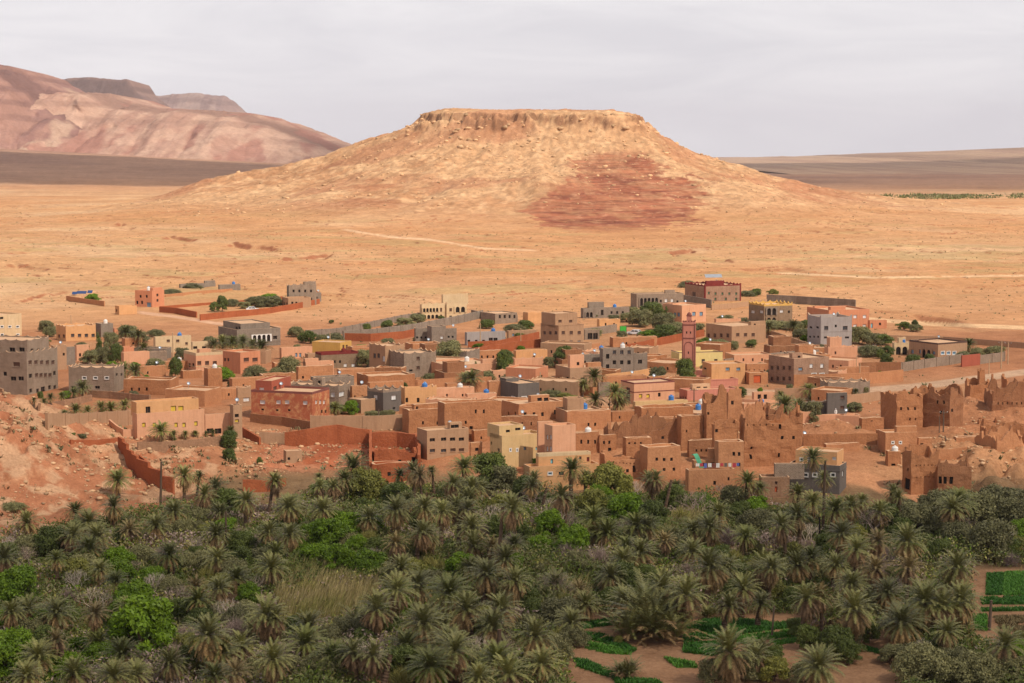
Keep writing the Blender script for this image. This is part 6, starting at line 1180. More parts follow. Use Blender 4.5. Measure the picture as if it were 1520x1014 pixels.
for k, x, y, w in (('bare', 232, 890, 42), ('bare', 120, 890, 48), ('bare', 285, 925, 40), ('bare', 340, 930, 46), ('bare', 298, 830, 36), ('bare', 420, 835, 44), ('bare', 395, 830, 34), ('bare', 385, 880, 30), ('bare', 555, 850, 40), ('bareg', 820, 895, 56), ('bareg', 1028, 770, 52), ('bareg', 790, 755, 40), ('bareg', 1075, 745, 34), ('bareg', 1295, 800, 60), ('bareg', 1195, 830, 36), ('bare', 735, 785, 40), ('bare', 1180, 800, 32), ('bare', 940, 745, 34), ('bareg', 30, 850, 50), ('bare', 15, 830, 40),
                   ('twig', 890, 850, 60), ('twig', 860, 840, 50), ('twig', 920, 840, 40), ('twig', 205, 900, 44), ('twig', 260, 990, 70), ('twig', 100, 900, 50), ('twig', 360, 815, 40), ('twig', 1200, 820, 40), ('twig', 1115, 830, 50), ('twig', 1080, 810, 44), ('twig', 760, 815, 40), ('twig', 60, 925, 40), ('twig', 600, 830, 40), ('twig', 1020, 860, 40), ('twig', 1150, 800, 40), ('twig', 30, 800, 44), ('twig', 240, 830, 40), ('twig', 1500, 840, 40), ('twig', 1225, 935, 50), ('twig', 780, 885, 40),
                   ('dry', 456, 885, 44), ('dry', 1010, 780, 50), ('dry', 980, 805, 44), ('dry', 1050, 800, 44), ('dry', 640, 850, 44), ('dry', 610, 830, 36), ('dry', 700, 830, 40), ('dry', 380, 860, 36), ('dry', 310, 880, 40), ('dry', 160, 840, 36), ('dry', 800, 850, 40), ('dry', 870, 800, 36), ('dry', 1060, 820, 36), ('dry', 1240, 860, 40), ('dry', 840, 910, 56), ('dry', 800, 920, 50), ('dry', 600, 920, 40), ('dry', 1120, 850, 40), ('dry', 480, 760, 34), ('dry', 260, 780, 34), ('dry', 1480, 800, 40)):
    place_tree(k, x, y, w)
# more trees and bushes fill the gaps
cnt = 0
for it in range(6000):
    x = rr.uniform(0, 1520); y = rr.uniform(735, 1020)
    lim = np.interp(x, [0, 60, 130, 330, 430, 560, 700, 850, 1000, 1100, 1300, 1350, 1520], [815, 808, 790, 755, 755, 745, 735, 755, 755, 770, 780, 785, 785])
    if y < lim or any(a < x < c and b < y < d for a, b, c, d in ((840, 905, 1205, 1030), (1440, 840, 1530, 960), (1150, 930, 1350, 1030), (410, 845, 575, 945))) or not free(x, y - 14, np.interp(y, [720, 1010], [11, 19])): continue
    taken.append((x, y - 14)); k = rr.choice(['olive', 'dark', 'lime', 'green', 'dry', 'twig', 'bare', 'bareg'], p=[.24, .24, .10, .12, .10, .09, .07, .04])
    place_tree(k, x, y, np.interp(y, [720, 1010], [30, 52]) * (.75 + .5 * rr.rand())); cnt += 1
    if cnt > 190: break
print('filler trees', cnt)
# ---- village plants
for k, x, y, w, *h in (('olive', 668, 543, 46, 36), ('dark', 747, 562, 20, 40), ('dark', 752, 540, 20, 20), ('dark', 836, 545, 28, 30), ('olive', 814, 546, 16, 16), ('dark', 1018, 573, 26, 36), ('olive', 976, 572, 24, 24), ('cypress', 147, 528, 9, 32), ('dark', 172, 540, 18, 26), ('olive', 165, 520, 22, 26), ('olive', 138, 540, 34, 20), ('olive', 153, 540, 20, 22), ('olive', 232, 553, 26, 18), ('dark', 260, 560, 17, 26), ('olive', 272, 533, 24, 16), ('green', 327, 566, 30, 20), ('olive', 428, 560, 26, 28), ('olive', 378, 562, 28, 18), ('olive', 345, 578, 16, 14), ('olive', 410, 562, 24, 16),
                      ('olive', 545, 545, 28, 22), ('olive', 560, 548, 22, 18), ('green', 522, 616, 18, 20), ('olive', 505, 614, 20, 12), ('olive', 555, 620, 26, 10), ('olive', 575, 620, 22, 10), ('olive', 440, 500, 20, 14), ('olive', 495, 512, 26, 16), ('dark', 460, 510, 18, 18), ('olive', 480, 513, 22, 14), ('dark', 450, 508, 14, 12), ('dark', 575, 490, 18, 14), ('olive', 600, 484, 30, 12), ('olive', 620, 480, 22, 12), ('dark', 545, 494, 12, 12), ('green', 395, 454, 26, 18), ('olive', 380, 456, 30, 14), ('olive', 405, 456, 26, 14), ('olive', 362, 458, 20, 10), ('olive', 345, 455, 18, 10), ('dark', 330, 462, 16, 22), ('dark', 318, 463, 14, 14), ('green', 138, 450, 22, 12), ('olive', 255, 438, 22, 8), ('olive', 285, 430, 26, 9),
                      ('olive', 640, 565, 20, 10), ('olive', 672, 570, 34, 16), ('olive', 700, 570, 34, 16), ('olive', 722, 566, 24, 14), ('olive', 765, 568, 36, 14), ('olive', 783, 570, 28, 12), ('cypress', 706, 560, 7, 22), ('dark', 722, 488, 20, 12), ('dark', 780, 490, 24, 14), ('olive', 765, 492, 26, 10), ('olive', 745, 508, 12, 8), ('dark', 772, 505, 18, 10), ('olive', 950, 485, 34, 22), ('dark', 965, 480, 30, 28), ('olive', 985, 490, 34, 22), ('olive', 1000, 500, 34, 20), ('green', 968, 505, 30, 14), ('dark', 985, 505, 34, 20), ('olive', 1010, 500, 30, 18), ('olive', 930, 478, 24, 12), ('olive', 912, 478, 18, 10), ('cypress', 988, 478, 7, 22), ('dark', 975, 468, 18, 16), ('olive', 1030, 498, 30, 18), ('olive', 940, 470, 20, 14), ('dark', 885, 472, 10, 10),
                      ('olive', 1068, 520, 30, 16), ('olive', 1090, 520, 12, 12), ('green', 1046, 513, 14, 12), ('lime', 1065, 545, 10, 8), ('olive', 1075, 484, 24, 14), ('olive', 1100, 480, 24, 8), ('olive', 1150, 488, 40, 10), ('olive', 1180, 490, 26, 12), ('olive', 1190, 504, 26, 14), ('dark', 1195, 490, 18, 14), ('olive', 1275, 510, 30, 22), ('olive', 1297, 512, 26, 16), ('dark', 1310, 512, 26, 14), ('olive', 1290, 530, 28, 16), ('dark', 1318, 528, 18, 14), ('dark', 1315, 545, 16, 18), ('olive', 1300, 528, 20, 12), ('dark', 1354, 540, 20, 12), ('dark', 1380, 540, 16, 14), ('lime', 1388, 541, 12, 9), ('olive', 1430, 537, 20, 14), ('olive', 1450, 533, 24, 16), ('olive', 1475, 530, 30, 14), ('dark', 1342, 490, 18, 12), ('olive', 1360, 492, 20, 10), ('dark', 1358, 486, 8, 10),
                      ('dark', 1122, 440, 16, 11), ('olive', 1108, 441, 20, 8), ('lime', 1148, 438, 14, 8), ('olive', 1020, 428, 22, 10), ('olive', 1205, 630, 28, 34), ('olive', 1190, 620, 20, 24), ('olive', 1270, 612, 24, 14), ('green', 1262, 610, 12, 10), ('dark', 340, 668, 22, 26), ('dark', 341, 690, 18, 22), ('dark', 256, 672, 11, 11), ('dark', 258, 658, 8, 8), ('dark', 274, 668, 5, 7), ('olive', 100, 655, 10, 6), ('dark', 108, 648, 8, 5), ('olive', 122, 652, 12, 7), ('olive', 158, 650, 18, 7), ('olive', 20, 757, 30, 10), ('olive', 70, 492, 20, 14), ('olive', 75, 500, 16, 14), ('olive', 205, 508, 30, 16), ('olive', 190, 502, 26, 16), ('olive', 232, 500, 20, 10), ('green', 885, 625, 14, 6), ('green', 938, 623, 15, 8), ('dark', 492, 480, 8, 5), ('dark', 655, 475, 10, 6), ('green', 902, 680, 10, 6), ('green', 795, 690, 8, 10), ('olive', 820, 590, 26, 10), ('lime', 850, 596, 26, 8), ('lime', 838, 592, 22, 8), ('dark', 385, 692, 8, 12)):
    place_tree(k, x, y, w * 1.22, h[0] * 1.22 if h else None)
for x, y, hh, s, k in ((882, 560, 4, .95, 5), (865, 572, 2.5, .6, 0), (912, 582, 4.5, .85, 5), (922, 590, 3, .8, 0), (884, 594, 2.5, .85, 5), (918, 598, 2.2, .8, 0), (238, 640, 3.2, .75, 5), (258, 645, 2.2, .5, 2), (275, 645, 2.2, .5, 2), (290, 644, 2.0, .4, 2), (305, 644, 1.8, .35, 2), (342, 640, 3, .5, 2), (316, 642, 1.8, .35, 2), (122, 575, 2.6, .8, 0), (110, 583, 2, .6, 2), (75, 590, 2, .45, 2), (92, 588, 2, .5, 2), (50, 594, 1.5, .3, 2), (65, 596, 1.5, .35, 2), (165, 607, 2, .7, 5), (150, 605, 2, .6, 0), (112, 610, 2, .6, 5), (130, 610, 2, .5, 0), (185, 602, 2, .6, 5), (95, 614, 1.8, .4, 2), (200, 552, 3, .95, 0), (185, 548, 3, .8, 5), (187, 494, 3, 1.0, 5), (205, 498, 3, .8, 0), (213, 518, 2.5, .8, 5), (330, 508, 2.5, .9, 0), (345, 510, 2.5, .9, 5), (360, 508, 2.5, .9, 0), (388, 516, 3, 1.0, 5), (375, 512, 2.5, .8, 0), (318, 512, 2.5, .8, 0), (1165, 602, 4, .95, 5), (1185, 605, 3, .9, 0), (1158, 588, 2, .6, 2), (1200, 580, 2, .7, 5), (1265, 476 + 20, 2, .8, 5), (1438, 512, 3, .8, 5), (498, 606, 2.4, .6, 5), (1178, 485, 3, .9, 5), (1142, 486, 3, .9, 0), (1270, 582, 2.2, .4, 0), (700, 562, 3, .9, 5), (690, 563, 2.5, .8, 0)):
    place_palm(x, y, hh, s, k, tr=2)
for it in range(900):     # small garden trees along the lanes
    x = rr.uniform(60, 1500); y = rr.uniform(500, 600)
    if not free(x, y, 26): continue
    q = gpt(x, y)
    if not any((b.location.x - q[0]) ** 2 + (b.location.y - q[1]) ** 2 < 170 for b in BUILT): continue
    if any((b.location.x - q[0]) ** 2 + (b.location.y - q[1]) ** 2 < 64 for b in BUILT): continue
    taken.append((x, y)); place_tree(rr.choice(['olive', 'dark', 'olive', 'green']), x, y, rr.uniform(9, 22), rr.uniform(8, 16))
    if len(taken) > 500: break
finish_labels()
# ================================================================== ground cover, plots, stones
def blades(name, P, hgt, wid, lean, mats, mi, per=3, curl=.35, spread=.25):
    n = len(P); k = np.repeat(np.arange(n), per); b = P[k].copy(); m = len(k)
    b[:, :2] += rr.randn(m, 2) * spread; a = rr.rand(m) * 2 * pi; h = hgt[k] * (.6 + .6 * rr.rand(m)); d = np.stack([np.cos(a), np.sin(a)], 1)
    tip = b + np.c_[d * (h * curl)[:, None] + np.array(lean) * h[:, None], h]; s = np.c_[-d[:, 1], d[:, 0], np.zeros(m)] * (wid[k] * .5)[:, None]
    mid = b * .45 + tip * .55 + np.c_[np.zeros((m, 2)), h * .12]
    V = np.stack([b - s, b + s, mid + s * .8, mid + s * .8, mid - s * .8, b - s, mid - s * .8, mid + s * .8, tip], 1).reshape(-1, 3)
    return link(name, npmesh(name, V, np.arange(len(V)).reshape(-1, 3), [MATS[q] for q in mats], np.repeat(mi[k], 3)))
def grove_points(n):
    Y = rr.uniform(205, 352, n); X = rr.uniform(-.31, .31, n) * Y; z = gbase(X, Y); px, py = project(X, Y, z); return X, Y, z, px, py
def build_crops():
    P = []; M = []
    mats = ['crop', 'crop2', 'scrub']
    for mname, pts, _ in PLOTS:
        pa = np.array(pts, float); cx, cy = pa.mean(0); G = np.array([gpt(*p) for p in pts]); lo = G.min(0); hi = G.max(0); area = (hi[0] - lo[0]) * (hi[1] - lo[1]); n = int(min(area * 70, 40000))
        X = rr.uniform(lo[0], hi[0], n); Y = rr.uniform(lo[1], hi[1], n); k = poly_mask([(g[0], g[1]) for g in G], X, Y); k &= vn(X * .8, Y * .8, 3) > (.18 if mname != 'scrub' else .45); X, Y = X[k], Y[k]
        P.append(np.c_[X, Y, gbase(X, Y) - .02]); M.append(np.full(len(X), mats.index(mname)))
    P = np.concatenate(P); M = np.concatenate(M)
    o = blades('crops', P, .30 + .1 * rr.rand(len(P)), np.full(len(P), .10), (0, 0), mats, M, per=2, curl=.55, spread=.08); tag(o, 'short bright green crops growing in irrigated plots', 'crops', kind='stuff')
build_crops()
REEDS = [[(415, 862), (470, 845), (545, 858), (560, 895), (520, 930), (470, 945), (420, 935), (405, 895)], [(838, 890), (870, 882), (872, 905), (840, 915)], [(975, 790), (1040, 772), (1040, 800), (985, 815)], [(600, 840), (640, 820), (650, 850), (610, 865)], [(1500, 780), (1530, 775), (1530, 800), (1500, 805)], [(500, 850), (560, 890), (580, 865), (560, 850)]]
def build_cover():
    X, Y, z, px, py = grove_points(90000)
    lim = np.interp(px, [0, 60, 130, 330, 430, 560, 700, 850, 1000, 1100, 1300, 1350, 1520], [806, 800, 785, 745, 740, 732, 722, 742, 742, 752, 765, 775, 772]) - 4 + 14 * (fbm(X / 6, Y / 6, 2, 4) - .5)
    k = (py > lim) & ~((px > 842) & (px < 1200) & (py > 912)) & ~((px > 1155) & (px < 1345) & (py > 940)) & ~((px > 1440) & (py > 842) & (py < 962)) & ~((px > 560) & (px < 700) & (py > 1000))
    nz = fbm(X / 9, Y / 9, 4, 8); k &= nz > .26
    X, Y, z, px, py, nz = X[k], Y[k], z[k], px[k], py[k], nz[k]
    t = fbm(X / 12 + 40, Y / 12, 4, 12) + .07 * rr.randn(len(X)); mats = ['leafd', 'leafo', 'leafg', 'leaft', 'reedg', 'twig']; mi = np.digitize(t, [.49, .56, .585, .605, .665])
    h = .5 + 2.8 * np.clip(nz - .25, 0, .5) * (1 + rr.rand(len(X))); per = 6; k = np.repeat(np.arange(len(X)), per); m = len(k); c = np.c_[X[k], Y[k], z[k]] + np.c_[rr.randn(m, 2) * .45, h[k] * rr.rand(m) ** .7]
    u = rr.randn(m, 3); u /= np.linalg.norm(u, axis=1)[:, None]; w = np.cross(u, rr.randn(m, 3)); w /= np.linalg.norm(w, axis=1)[:, None]; sz = (.16 + .16 * rr.rand(m))[:, None]
    V = np.stack([c - u * sz, c + w * sz * .45, c + u * sz, c - w * sz * .45], 1).reshape(-1, 3); o = link('undergrowth', npmesh('undergrowth', V, np.arange(len(V)).reshape(-1, 4), [MATS[q] for q in mats], mi[k])); tag(o, 'mixed low green and dry undergrowth between the palms', 'undergrowth', kind='stuff')
    Xb, Yb, zb = X[::6], Y[::6], z[::6]; o = blades('dry_grass', np.c_[Xb, Yb, zb - .1], .5 + .9 * rr.rand(len(Xb)), np.full(len(Xb), .10), (.1, 0), ['reedg', 'frondm', 'reed'], np.digitize(rr.rand(len(Xb)), [.5, .85]), per=3, curl=.5, spread=.4); tag(o, 'thin dry and green grass tufts on the grove floor', 'grass', kind='stuff')
    P = []; 
    for rp in REEDS:
        m = poly_mask(rp, px, py)
        XX, YY, zz, qx, qy = grove_points(160000); m = poly_mask(rp, qx, qy + 12); P.append(np.c_[XX[m], YY[m], zz[m]])
    P = np.concatenate(P)[:26000]; tt = (fbm(P[:, 0] / 5, P[:, 1] / 5, 3, 2) + .12 * rr.randn(len(P)) > .60).astype(int)
    o = blades('reeds', P, 1.5 + 1.1 * rr.rand(len(P)), np.full(len(P), .07), (.32, -.05), ['reed', 'reedg'], tt, per=3, curl=.22, spread=.25); tag(o, 'dense tan dry reeds leaning in the breeze', 'reeds', kind='stuff')
build_cover()
# ---- stones and scrub
def rocks(name, X, Y, size, label, mat='stonep', fine=True, sink=.25, cat='stones'):
    z = gfull(X, Y)[0]; n = len(X); g = (1 + 5 ** .5) / 2
    iv = np.array([(-1, g, 0), (1, g, 0), (-1, -g, 0), (1, -g, 0), (0, -1, g), (0, 1, g), (0, -1, -g), (0, 1, -g), (g, 0, -1), (g, 0, 1), (-g, 0, -1), (-g, 0, 1)]) / 1.9
    f = np.array([(0, 11, 5), (0, 5, 1), (0, 1, 7), (0, 7, 10), (0, 10, 11), (1, 5, 9), (5, 11, 4), (11, 10, 2), (10, 7, 6), (7, 1, 8), (3, 9, 4), (3, 4, 2), (3, 2, 6), (3, 6, 8), (3, 8, 9), (4, 9, 5), (2, 4, 11), (6, 2, 10), (8, 6, 7), (9, 8, 1)])
    V = iv[None] * (1 + .45 * (rr.rand(n, 12, 1) - .5)) ; sc = size[:, None, None] * np.stack([.7 + .7 * rr.rand(n), .7 + .7 * rr.rand(n), .45 + .4 * rr.rand(n)], 1)[:, None, :]
    a = rr.rand(n) * 6.28; ca, sa = np.cos(a)[:, None], np.sin(a)[:, None]; V = V * sc; V = np.stack([V[..., 0] * ca - V[..., 1] * sa, V[..., 0] * sa + V[..., 1] * ca, V[..., 2]], -1)
    V = V + np.stack([X, Y, z + size * (.3 - sink)], 1)[:, None, :]
    o = link(name, npmesh(name, V.reshape(-1, 3), (f[None] + 12 * np.arange(n)[:, None, None]).reshape(-1, 3), [MATS[mat]])); tag(o, label, cat, kind='stuff')
n = 7000; X = MX + rr.uniform(-330, 360, n); Y = MY + rr.uniform(-330, 10, n); m, r2 = mesa(X, Y)
k = (m > 5) & (rr.rand(n) < np.exp(-np.maximum(r2, 0) / 95)) & (r2 > .5); X, Y, r2 = X[k], Y[k], r2[k]
rocks('boulders', X, Y, (.35 + 1.5 * rr.rand(len(X)) ** 4) * (1 + .9 * np.exp(-r2 / 22)), 'pale boulders scattered over the flanks of the table mountain')
n = 6500; X = rr.uniform(-110, -44, n); Y = rr.uniform(300, 372, n); X2 = rr.uniform(-52, -14, 2600); Y2 = rr.uniform(330, 384, 2600); X3 = rr.uniform(64, 100, 2400); Y3 = rr.uniform(322, 372, 2400); X4 = rr.uniform(30, 115, 3000); Y4 = rr.uniform(362, 425, 3000)
X = np.r_[X, X2, X3, X4]; Y = np.r_[Y, Y2, Y3, Y4]; k = gbase(X, Y) > -4.2; k &= fbm(X / 5, Y / 5, 3, 3) > .44; X, Y = X[k], Y[k]
rocks('rubble', X, Y, .10 + .42 * rr.rand(len(X)) ** 5, 'broken stones lying over the slopes below the village', sink=.1)
def scrub(name, X, Y, h, label, per=5):
    P = np.c_[X, Y, gfull(X, Y)[0] - .05]; o = blades(name, P, h, h * .42, (0, 0), ['scrub', 'leafo'], (rr.rand(len(X)) > .6).astype(int), per=per, curl=.9, spread=.22); tag(o, label, 'scrub', kind='stuff')
Y = rr.uniform(620, 1750, 16000) ; X = rr.uniform(-.31, .31, 16000) * Y; k = (fbm(X / 60, Y / 60, 3, 5) + .25 * rr.rand(16000) > .58) & (mesa(X, Y)[0] < 40); X, Y = X[k], Y[k]
scrub('desert_scrub', X, Y, .16 + .5 * rr.rand(len(X)) ** 3, 'sparse dark scrub dotting the desert plain')
X = np.r_[rr.uniform(-110, -44, 1500), rr.uniform(-52, -14, 500), rr.uniform(64, 105, 300), rr.uniform(-60, 120, 500)]; Y = np.r_[rr.uniform(302, 372, 1500), rr.uniform(335, 384, 500), rr.uniform(325, 372, 300), rr.uniform(400, 640, 500)]; k = (gbase(X, Y) > -4.4) & (fbm(X / 8, Y / 8, 3, 7) > .46); X, Y = X[k], Y[k]
scrub('slope_scrub', X, Y, .25 + .55 * rr.rand(len(X)) ** 2, 'small dark grey-green scrub on the rubble slopes', 6)
# far green line of trees on the right plain, a mass seen from afar
Y = rr.uniform(2040, 2240, 420); px_ = np.r_[rr.uniform(1215, 1320, 70), 1400 + 42 * rr.randn(310), rr.uniform(1495, 1530, 40)]; X = (px_ - 760) / F * Y
P = np.c_[X, Y, gfull(X, Y)[0] - .2]; o = blades('distant_treeline', P, 1.0 + 2.2 * rr.rand(420) ** 3, np.full(420, 1.2), (0, 0), ['leafd', 'leafo'], (rr.rand(420) > .5).astype(int), per=9, curl=.5, spread=3); tag(o, 'thin dark green line of far trees on the plain', 'treeline', kind='stuff')

# ================================================================== small things
def pole(px, yb, yt, label, mat='polec', arms=0, lean=0, r=.12):
    q = gpt(px, yb); h = at_y(px, yt, q[1])[2] - q[2]; o = empty('utility_pole', tuple(q)); tag(o, label, 'pole', None)
    m = MB(); m.tube((0, 0, -.6), (lean, 0, h), r * 1.2, r * .8, mat, 8); m.build('post', o)
    if arms:
        for i in range(arms): a = MB(); a.box((lean * (1 - i * .1) - .8, -.06, h - .35 - .7 * i), (1.6, 0, 0), (0, .12, 0), (0, 0, .1), 'wood'); [a.tube((lean * (1 - i * .1) + x, 0, h - .25 - .7 * i), (lean * (1 - i * .1) + x, 0, h - .08 - .7 * i), .05, .04, 'white', 6) for x in (-.7, 0, .7)]; a.build('crossarm', o)
    c = MB(); c.lathe((lean, 0, h), [(r * .95, -.02), (r * .95, .05), (.02, .1)], mat, 8); c.build('cap', o)
pole(257, 535, 494, 'tall pale pole beside the beige low house', arms=0, r=.16); pole(490, 514, 493, 'pale pole by the yellow ochre store'); pole(713, 517, 480, 'pale pole before the grey porch house', r=.14); pole(773, 511, 488, 'pale short pole at the red zigzag walls'); pole(920, 484, 464, 'pale pole by the green gate'); pole(802, 578, 553, 'pale pole in the alley by the orange house', r=.14); pole(905, 611, 592, 'pale stub pole in the dusty yard')
pole(1030, 607, 577, 'thin pole before the pink mosque court', 'wood', 1); pole(1486, 547, 507, 'right-hand road pole with insulators near the villa', arms=1, r=.16); pole(1496, 541, 508, 'road pole behind the one with insulators', arms=1, r=.14); pole(1468, 556, 534, 'short pole on the road verge by the villa wall'); pole(1276, 570, 540, 'pale pole behind the wedge wall', r=.13); pole(560, 637, 608, 'dark leaning double pole before the retaining wall', 'wood', 0, .3, .14); pole(1400, 649, 610, 'dark tall pole beside the second kasbah block', 'wood', 1, 0, .14); pole(1394, 650, 618, 'thinner dark pole left of the tall kasbah pole', 'wood', 0, 0, .1); pole(1405, 667, 648, 'leaning dark stump pole on the sandy track', 'wood', 0, -.3, .14); pole(106, 500, 468, 'thin pole on the plain by the orange shed track'); pole(1271, 550, 528, 'thin pole beside the wedge wall compound'); pole(375, 545, 528, 'thin dark pole by the village lane', 'wood', 1)
pole(238, 760, 686, 'bare dead palm stem beside the stepped red wall', 'bark', 0, .3, .2); pole(336, 828, 760, 'bare dead palm stem amid the left palms', 'bark', 0, 0, .16); pole(740, 985, 935, 'thick bare dead palm stem in the central clump', 'bark', 0, .1, .28); pole(1145, 946, 900, 'pale leaning stick beside the big green field', 'wood', 0, .3, .12); pole(1216, 815, 768, 'taller dark charred stem by the palms', 'dark', 0, 0, .15); pole(1230, 826, 806, 'shorter dark charred stem by the palms', 'dark', 0, 0, .15); pole(1468, 935, 892, 'grey dead palm stem before the striped plots', 'wood', 0, .2, .2); pole(1428, 1020, 990, 'short dead palm stump in the corner bushes', 'wood', 0, 0, .3); pole(737, 870, 838, 'light cut palm stem in the centre', 'wood', 0, 0, .22); pole(752, 873, 830, 'slanting cut palm stem in the centre', 'wood', 0, .5, .2); pole(1285, 772, 752, 'short dark post by the sandy path', 'wood', 0, .2, .18)
def car(px, yb, label, rz):
    q = gpt(px, yb); o = empty('parked_car', tuple(q), rz); tag(o, label, 'car')
    m = MB(); prof = [(-2.1, .35), (2.1, .35), (2.15, .8), (1.2, .95), (.55, 1.45), (-1.2, 1.48), (-1.95, 1.0), (-2.15, .95)]
    for sy in (-.82, .82): m.poly([(x, sy, z) for x, z in (prof if sy < 0 else prof[::-1])], 'carw')
    for (x0, z0), (x1, z1) in zip(prof, prof[1:] + prof[:1]): m.poly([(x0, .82, z0), (x1, .82, z1), (x1, -.82, z1), (x0, -.82, z0)], 'carw')
    m.build('body', o)
    for nm_, pts in (('windscreen', [(1.18, -.7, .98), (1.18, .7, .98), (.6, .66, 1.42), (.6, -.66, 1.42)]), ('rear_window', [(-1.9, .7, 1.05), (-1.9, -.7, 1.05), (-1.27, -.66, 1.43), (-1.27, .66, 1.43)])):
        w = MB(); w.poly([(p[0] + .03 * (1 if p[0] > 0 else -1), p[1], p[2] + .015) for p in pts], 'glass'); w.build(nm_, o)
    for sy in (-.84, .84):
        for a, b in ((-1.3, -.35), (-.28, .85)): w = MB(); w.poly([(a, sy, .98), (b, sy, .98), (min(b, .5), sy, 1.38), (a + .1, sy, 1.38)], 'glass'); w.build('side_window', o)
        for x in (-1.3, 1.35):
            t = MB(); t.tube((x, sy * .86, .33), (x, sy * 1.03, .33), .33, .33, 'tyre', 14); wh = t.build('wheel', o); t = MB(); t.tube((x, sy * 1.03, .33), (x, sy * 1.05, .33), .2, .2, 'metal', 10); t.build('rim', wh)
    for sy in (-.6, .6): t = MB(); t.box((2.13, sy - .15, .62), (.04, 0, 0), (0, .3, 0), (0, 0, .14), 'framew'); t.build('headlight', o)
car(942, 497, 'white car parked beside the olive orchard and green gate', R(155)); car(375, 462, 'white car parked by the far red farm wall', R(10))
def gate():
    q = gpt(925, 495); s = F / q[1]; o = empty('garden_gate', tuple(q)); tag(o, 'bright green metal gate leaf standing beside the white car', 'gate'); w = 9 / s
    m = MB(); m.box((-w / 2, -.04, .05), (w, 0, 0), (0, .08, 0), (0, 0, 10.5 / s), 'green'); m.build('panel', o)
    for x in (-w / 2 - .12, w / 2): p = MB(); p.box((x, -.08, -.5), (.12, 0, 0), (0, .16, 0), (0, 0, 11 / s + .6), 'dgreen'); p.build('post', o)
gate()
def tank(px, yt_, Y, label, mat='white', z=None):
    p = at_y(px, yt_, Y); o = empty('water_tank', p); tag(o, label, 'tank'); m = MB(); m.lathe((0, 0, 0), [(.02, 0), (.55, 0), (.58, .1), (.58, .9), (.45, 1.08), (.18, 1.15), (.02, 1.15)], mat, 14); m.build('drum', o); c = MB(); c.lathe((0, 0, 1.15), [(.2, 0), (.2, .12), (.02, .14)], mat, 10); c.build('lid', o)
def on_roof(i, f, g): return None
SUNP = [(242, 437, 'cluster')]
def on_b(sub, dx, dy, dz=0):
    for b in sorted(BUILT, key=lambda q: q['label'] != sub):
        if sub in b['label']:
            rf = [c for c in b.children if c.name.startswith('roof') and c.type == 'MESH']
            v = np.array([q.co for q in rf[0].data.vertices]); c = v.mean(0); e = v[:4] - c; k = e[int(np.argmax(e[:, 1] - .3 * e[:, 0] * (1 if dx > 2 else -1)))]
            return b.location.x + c[0] + k[0] * .45, b.location.y + c[1] + k[1] * .45, b.location.z + v[:, 2].max() + dz
def tank_on(sub, dx, dy, label, mat='white', dz=0):
    x, y, z = on_b(sub, dx, dy, dz); o = empty('water_tank', (x, y, z)); tag(o, label, 'tank', None); m = MB(); m.lathe((0, 0, 0), [(.02, 0), (.55, 0), (.58, .1), (.58, .9), (.45, 1.08), (.18, 1.15), (.02, 1.15)], mat, 14); m.build('drum', o); c = MB(); c.lathe((0, 0, 1.15), [(.2, 0), (.2, .12), (.02, .14)], mat, 10); c.build('lid', o)
def dish_on(sub, dx, dy, label, dz=0):
    x, y, z = on_b(sub, dx, dy, dz); o = empty('satellite_dish', (x, y, z), R(20)); tag(o, label, 'satellite dish'); m = MB(); m.tube((0, 0, 0), (0, 0, 1.0), .04, .04, 'metal', 6); m.build('mast', o); d = MB(); d.lathe((0, 0, 0), [(0, 0), (.18, .03), (.30, .08), (.38, .14)], 'metal', 14); e = d.build('reflector', o); e.location = (0, -.1, 1.1); e.rotation_euler = (R(60), 0, 0); a = MB(); a.tube((0, -.1, 1.1), (0, -.55, 1.35), .02, .02, 'metal', 5); a.build('feed_arm', o)
tank_on('half-built grey', 2.6, 2.5, 'white water tank on the half-built grey block house', dz=0); tank_on('salmon house with blue garage', 1.5, 1.5, 'white water tank on the salmon house of the plain', dz=0); tank_on('plain windowless', 4, 2, 'blue water tank on the windowless block store', 'tankb')
tank_on('rough grey stone', 2, 2, 'dark red tank on the rough stone house', 'dkred'); tank_on('small peach house with a blue', 1, 2, 'blue water tank on the small peach house', 'tankb'); tank_on('long peach house with a dark', 3, 2, 'white water tank on the long peach house roof'); tank_on('orange and peach mansion', 9, 4, 'blue water tank on the mansion terrace', 'tankb')
for sub, dx, dy, lab in (('beige house with small dark', 1, 1.5, 'satellite dish on the beige house'), ('red mottled house', -3, 2, 'satellite dish on the red mottled house'), ('dark grey house with white-framed', 2, 2, 'satellite dish on the dark grey white-framed house'), ('orange house with dark red', 3, 2, 'satellite dish on the orange corner house'), ('three-storey unfinished', 3, 2, 'satellite dish on the unfinished grey house'), ('tan four-bay', 4, 2, 'satellite dish on the tan flats'), ('peach house with a row of blue', 2, 2, 'satellite dish on the blue-windowed peach house'), ('wide tan mud house', 4, 2, 'satellite dish on the wide tan mud house'), ('yellow villa', 2, 3, 'satellite dish on the yellow villa'), ('bright orange terraced', 9, 3, 'satellite dish on the orange terraced house')): dish_on(sub, dx, dy, lab)
for i, b in enumerate(list(BUILT)):
    if i % 9 != 4 or 'ruin' in b['category'] or 'tank' in b['label'] or b['label'] == 'x' or len(b['label'].split()) > 15: continue
    tank_on(b['label'], .8 + rr.rand(), 2.2 + rr.rand(), ('blue' if i % 2 else 'white') + ' water tank on the ' + ' '.join(b['label'].split()[:11]), 'tankb' if i % 2 else 'white')
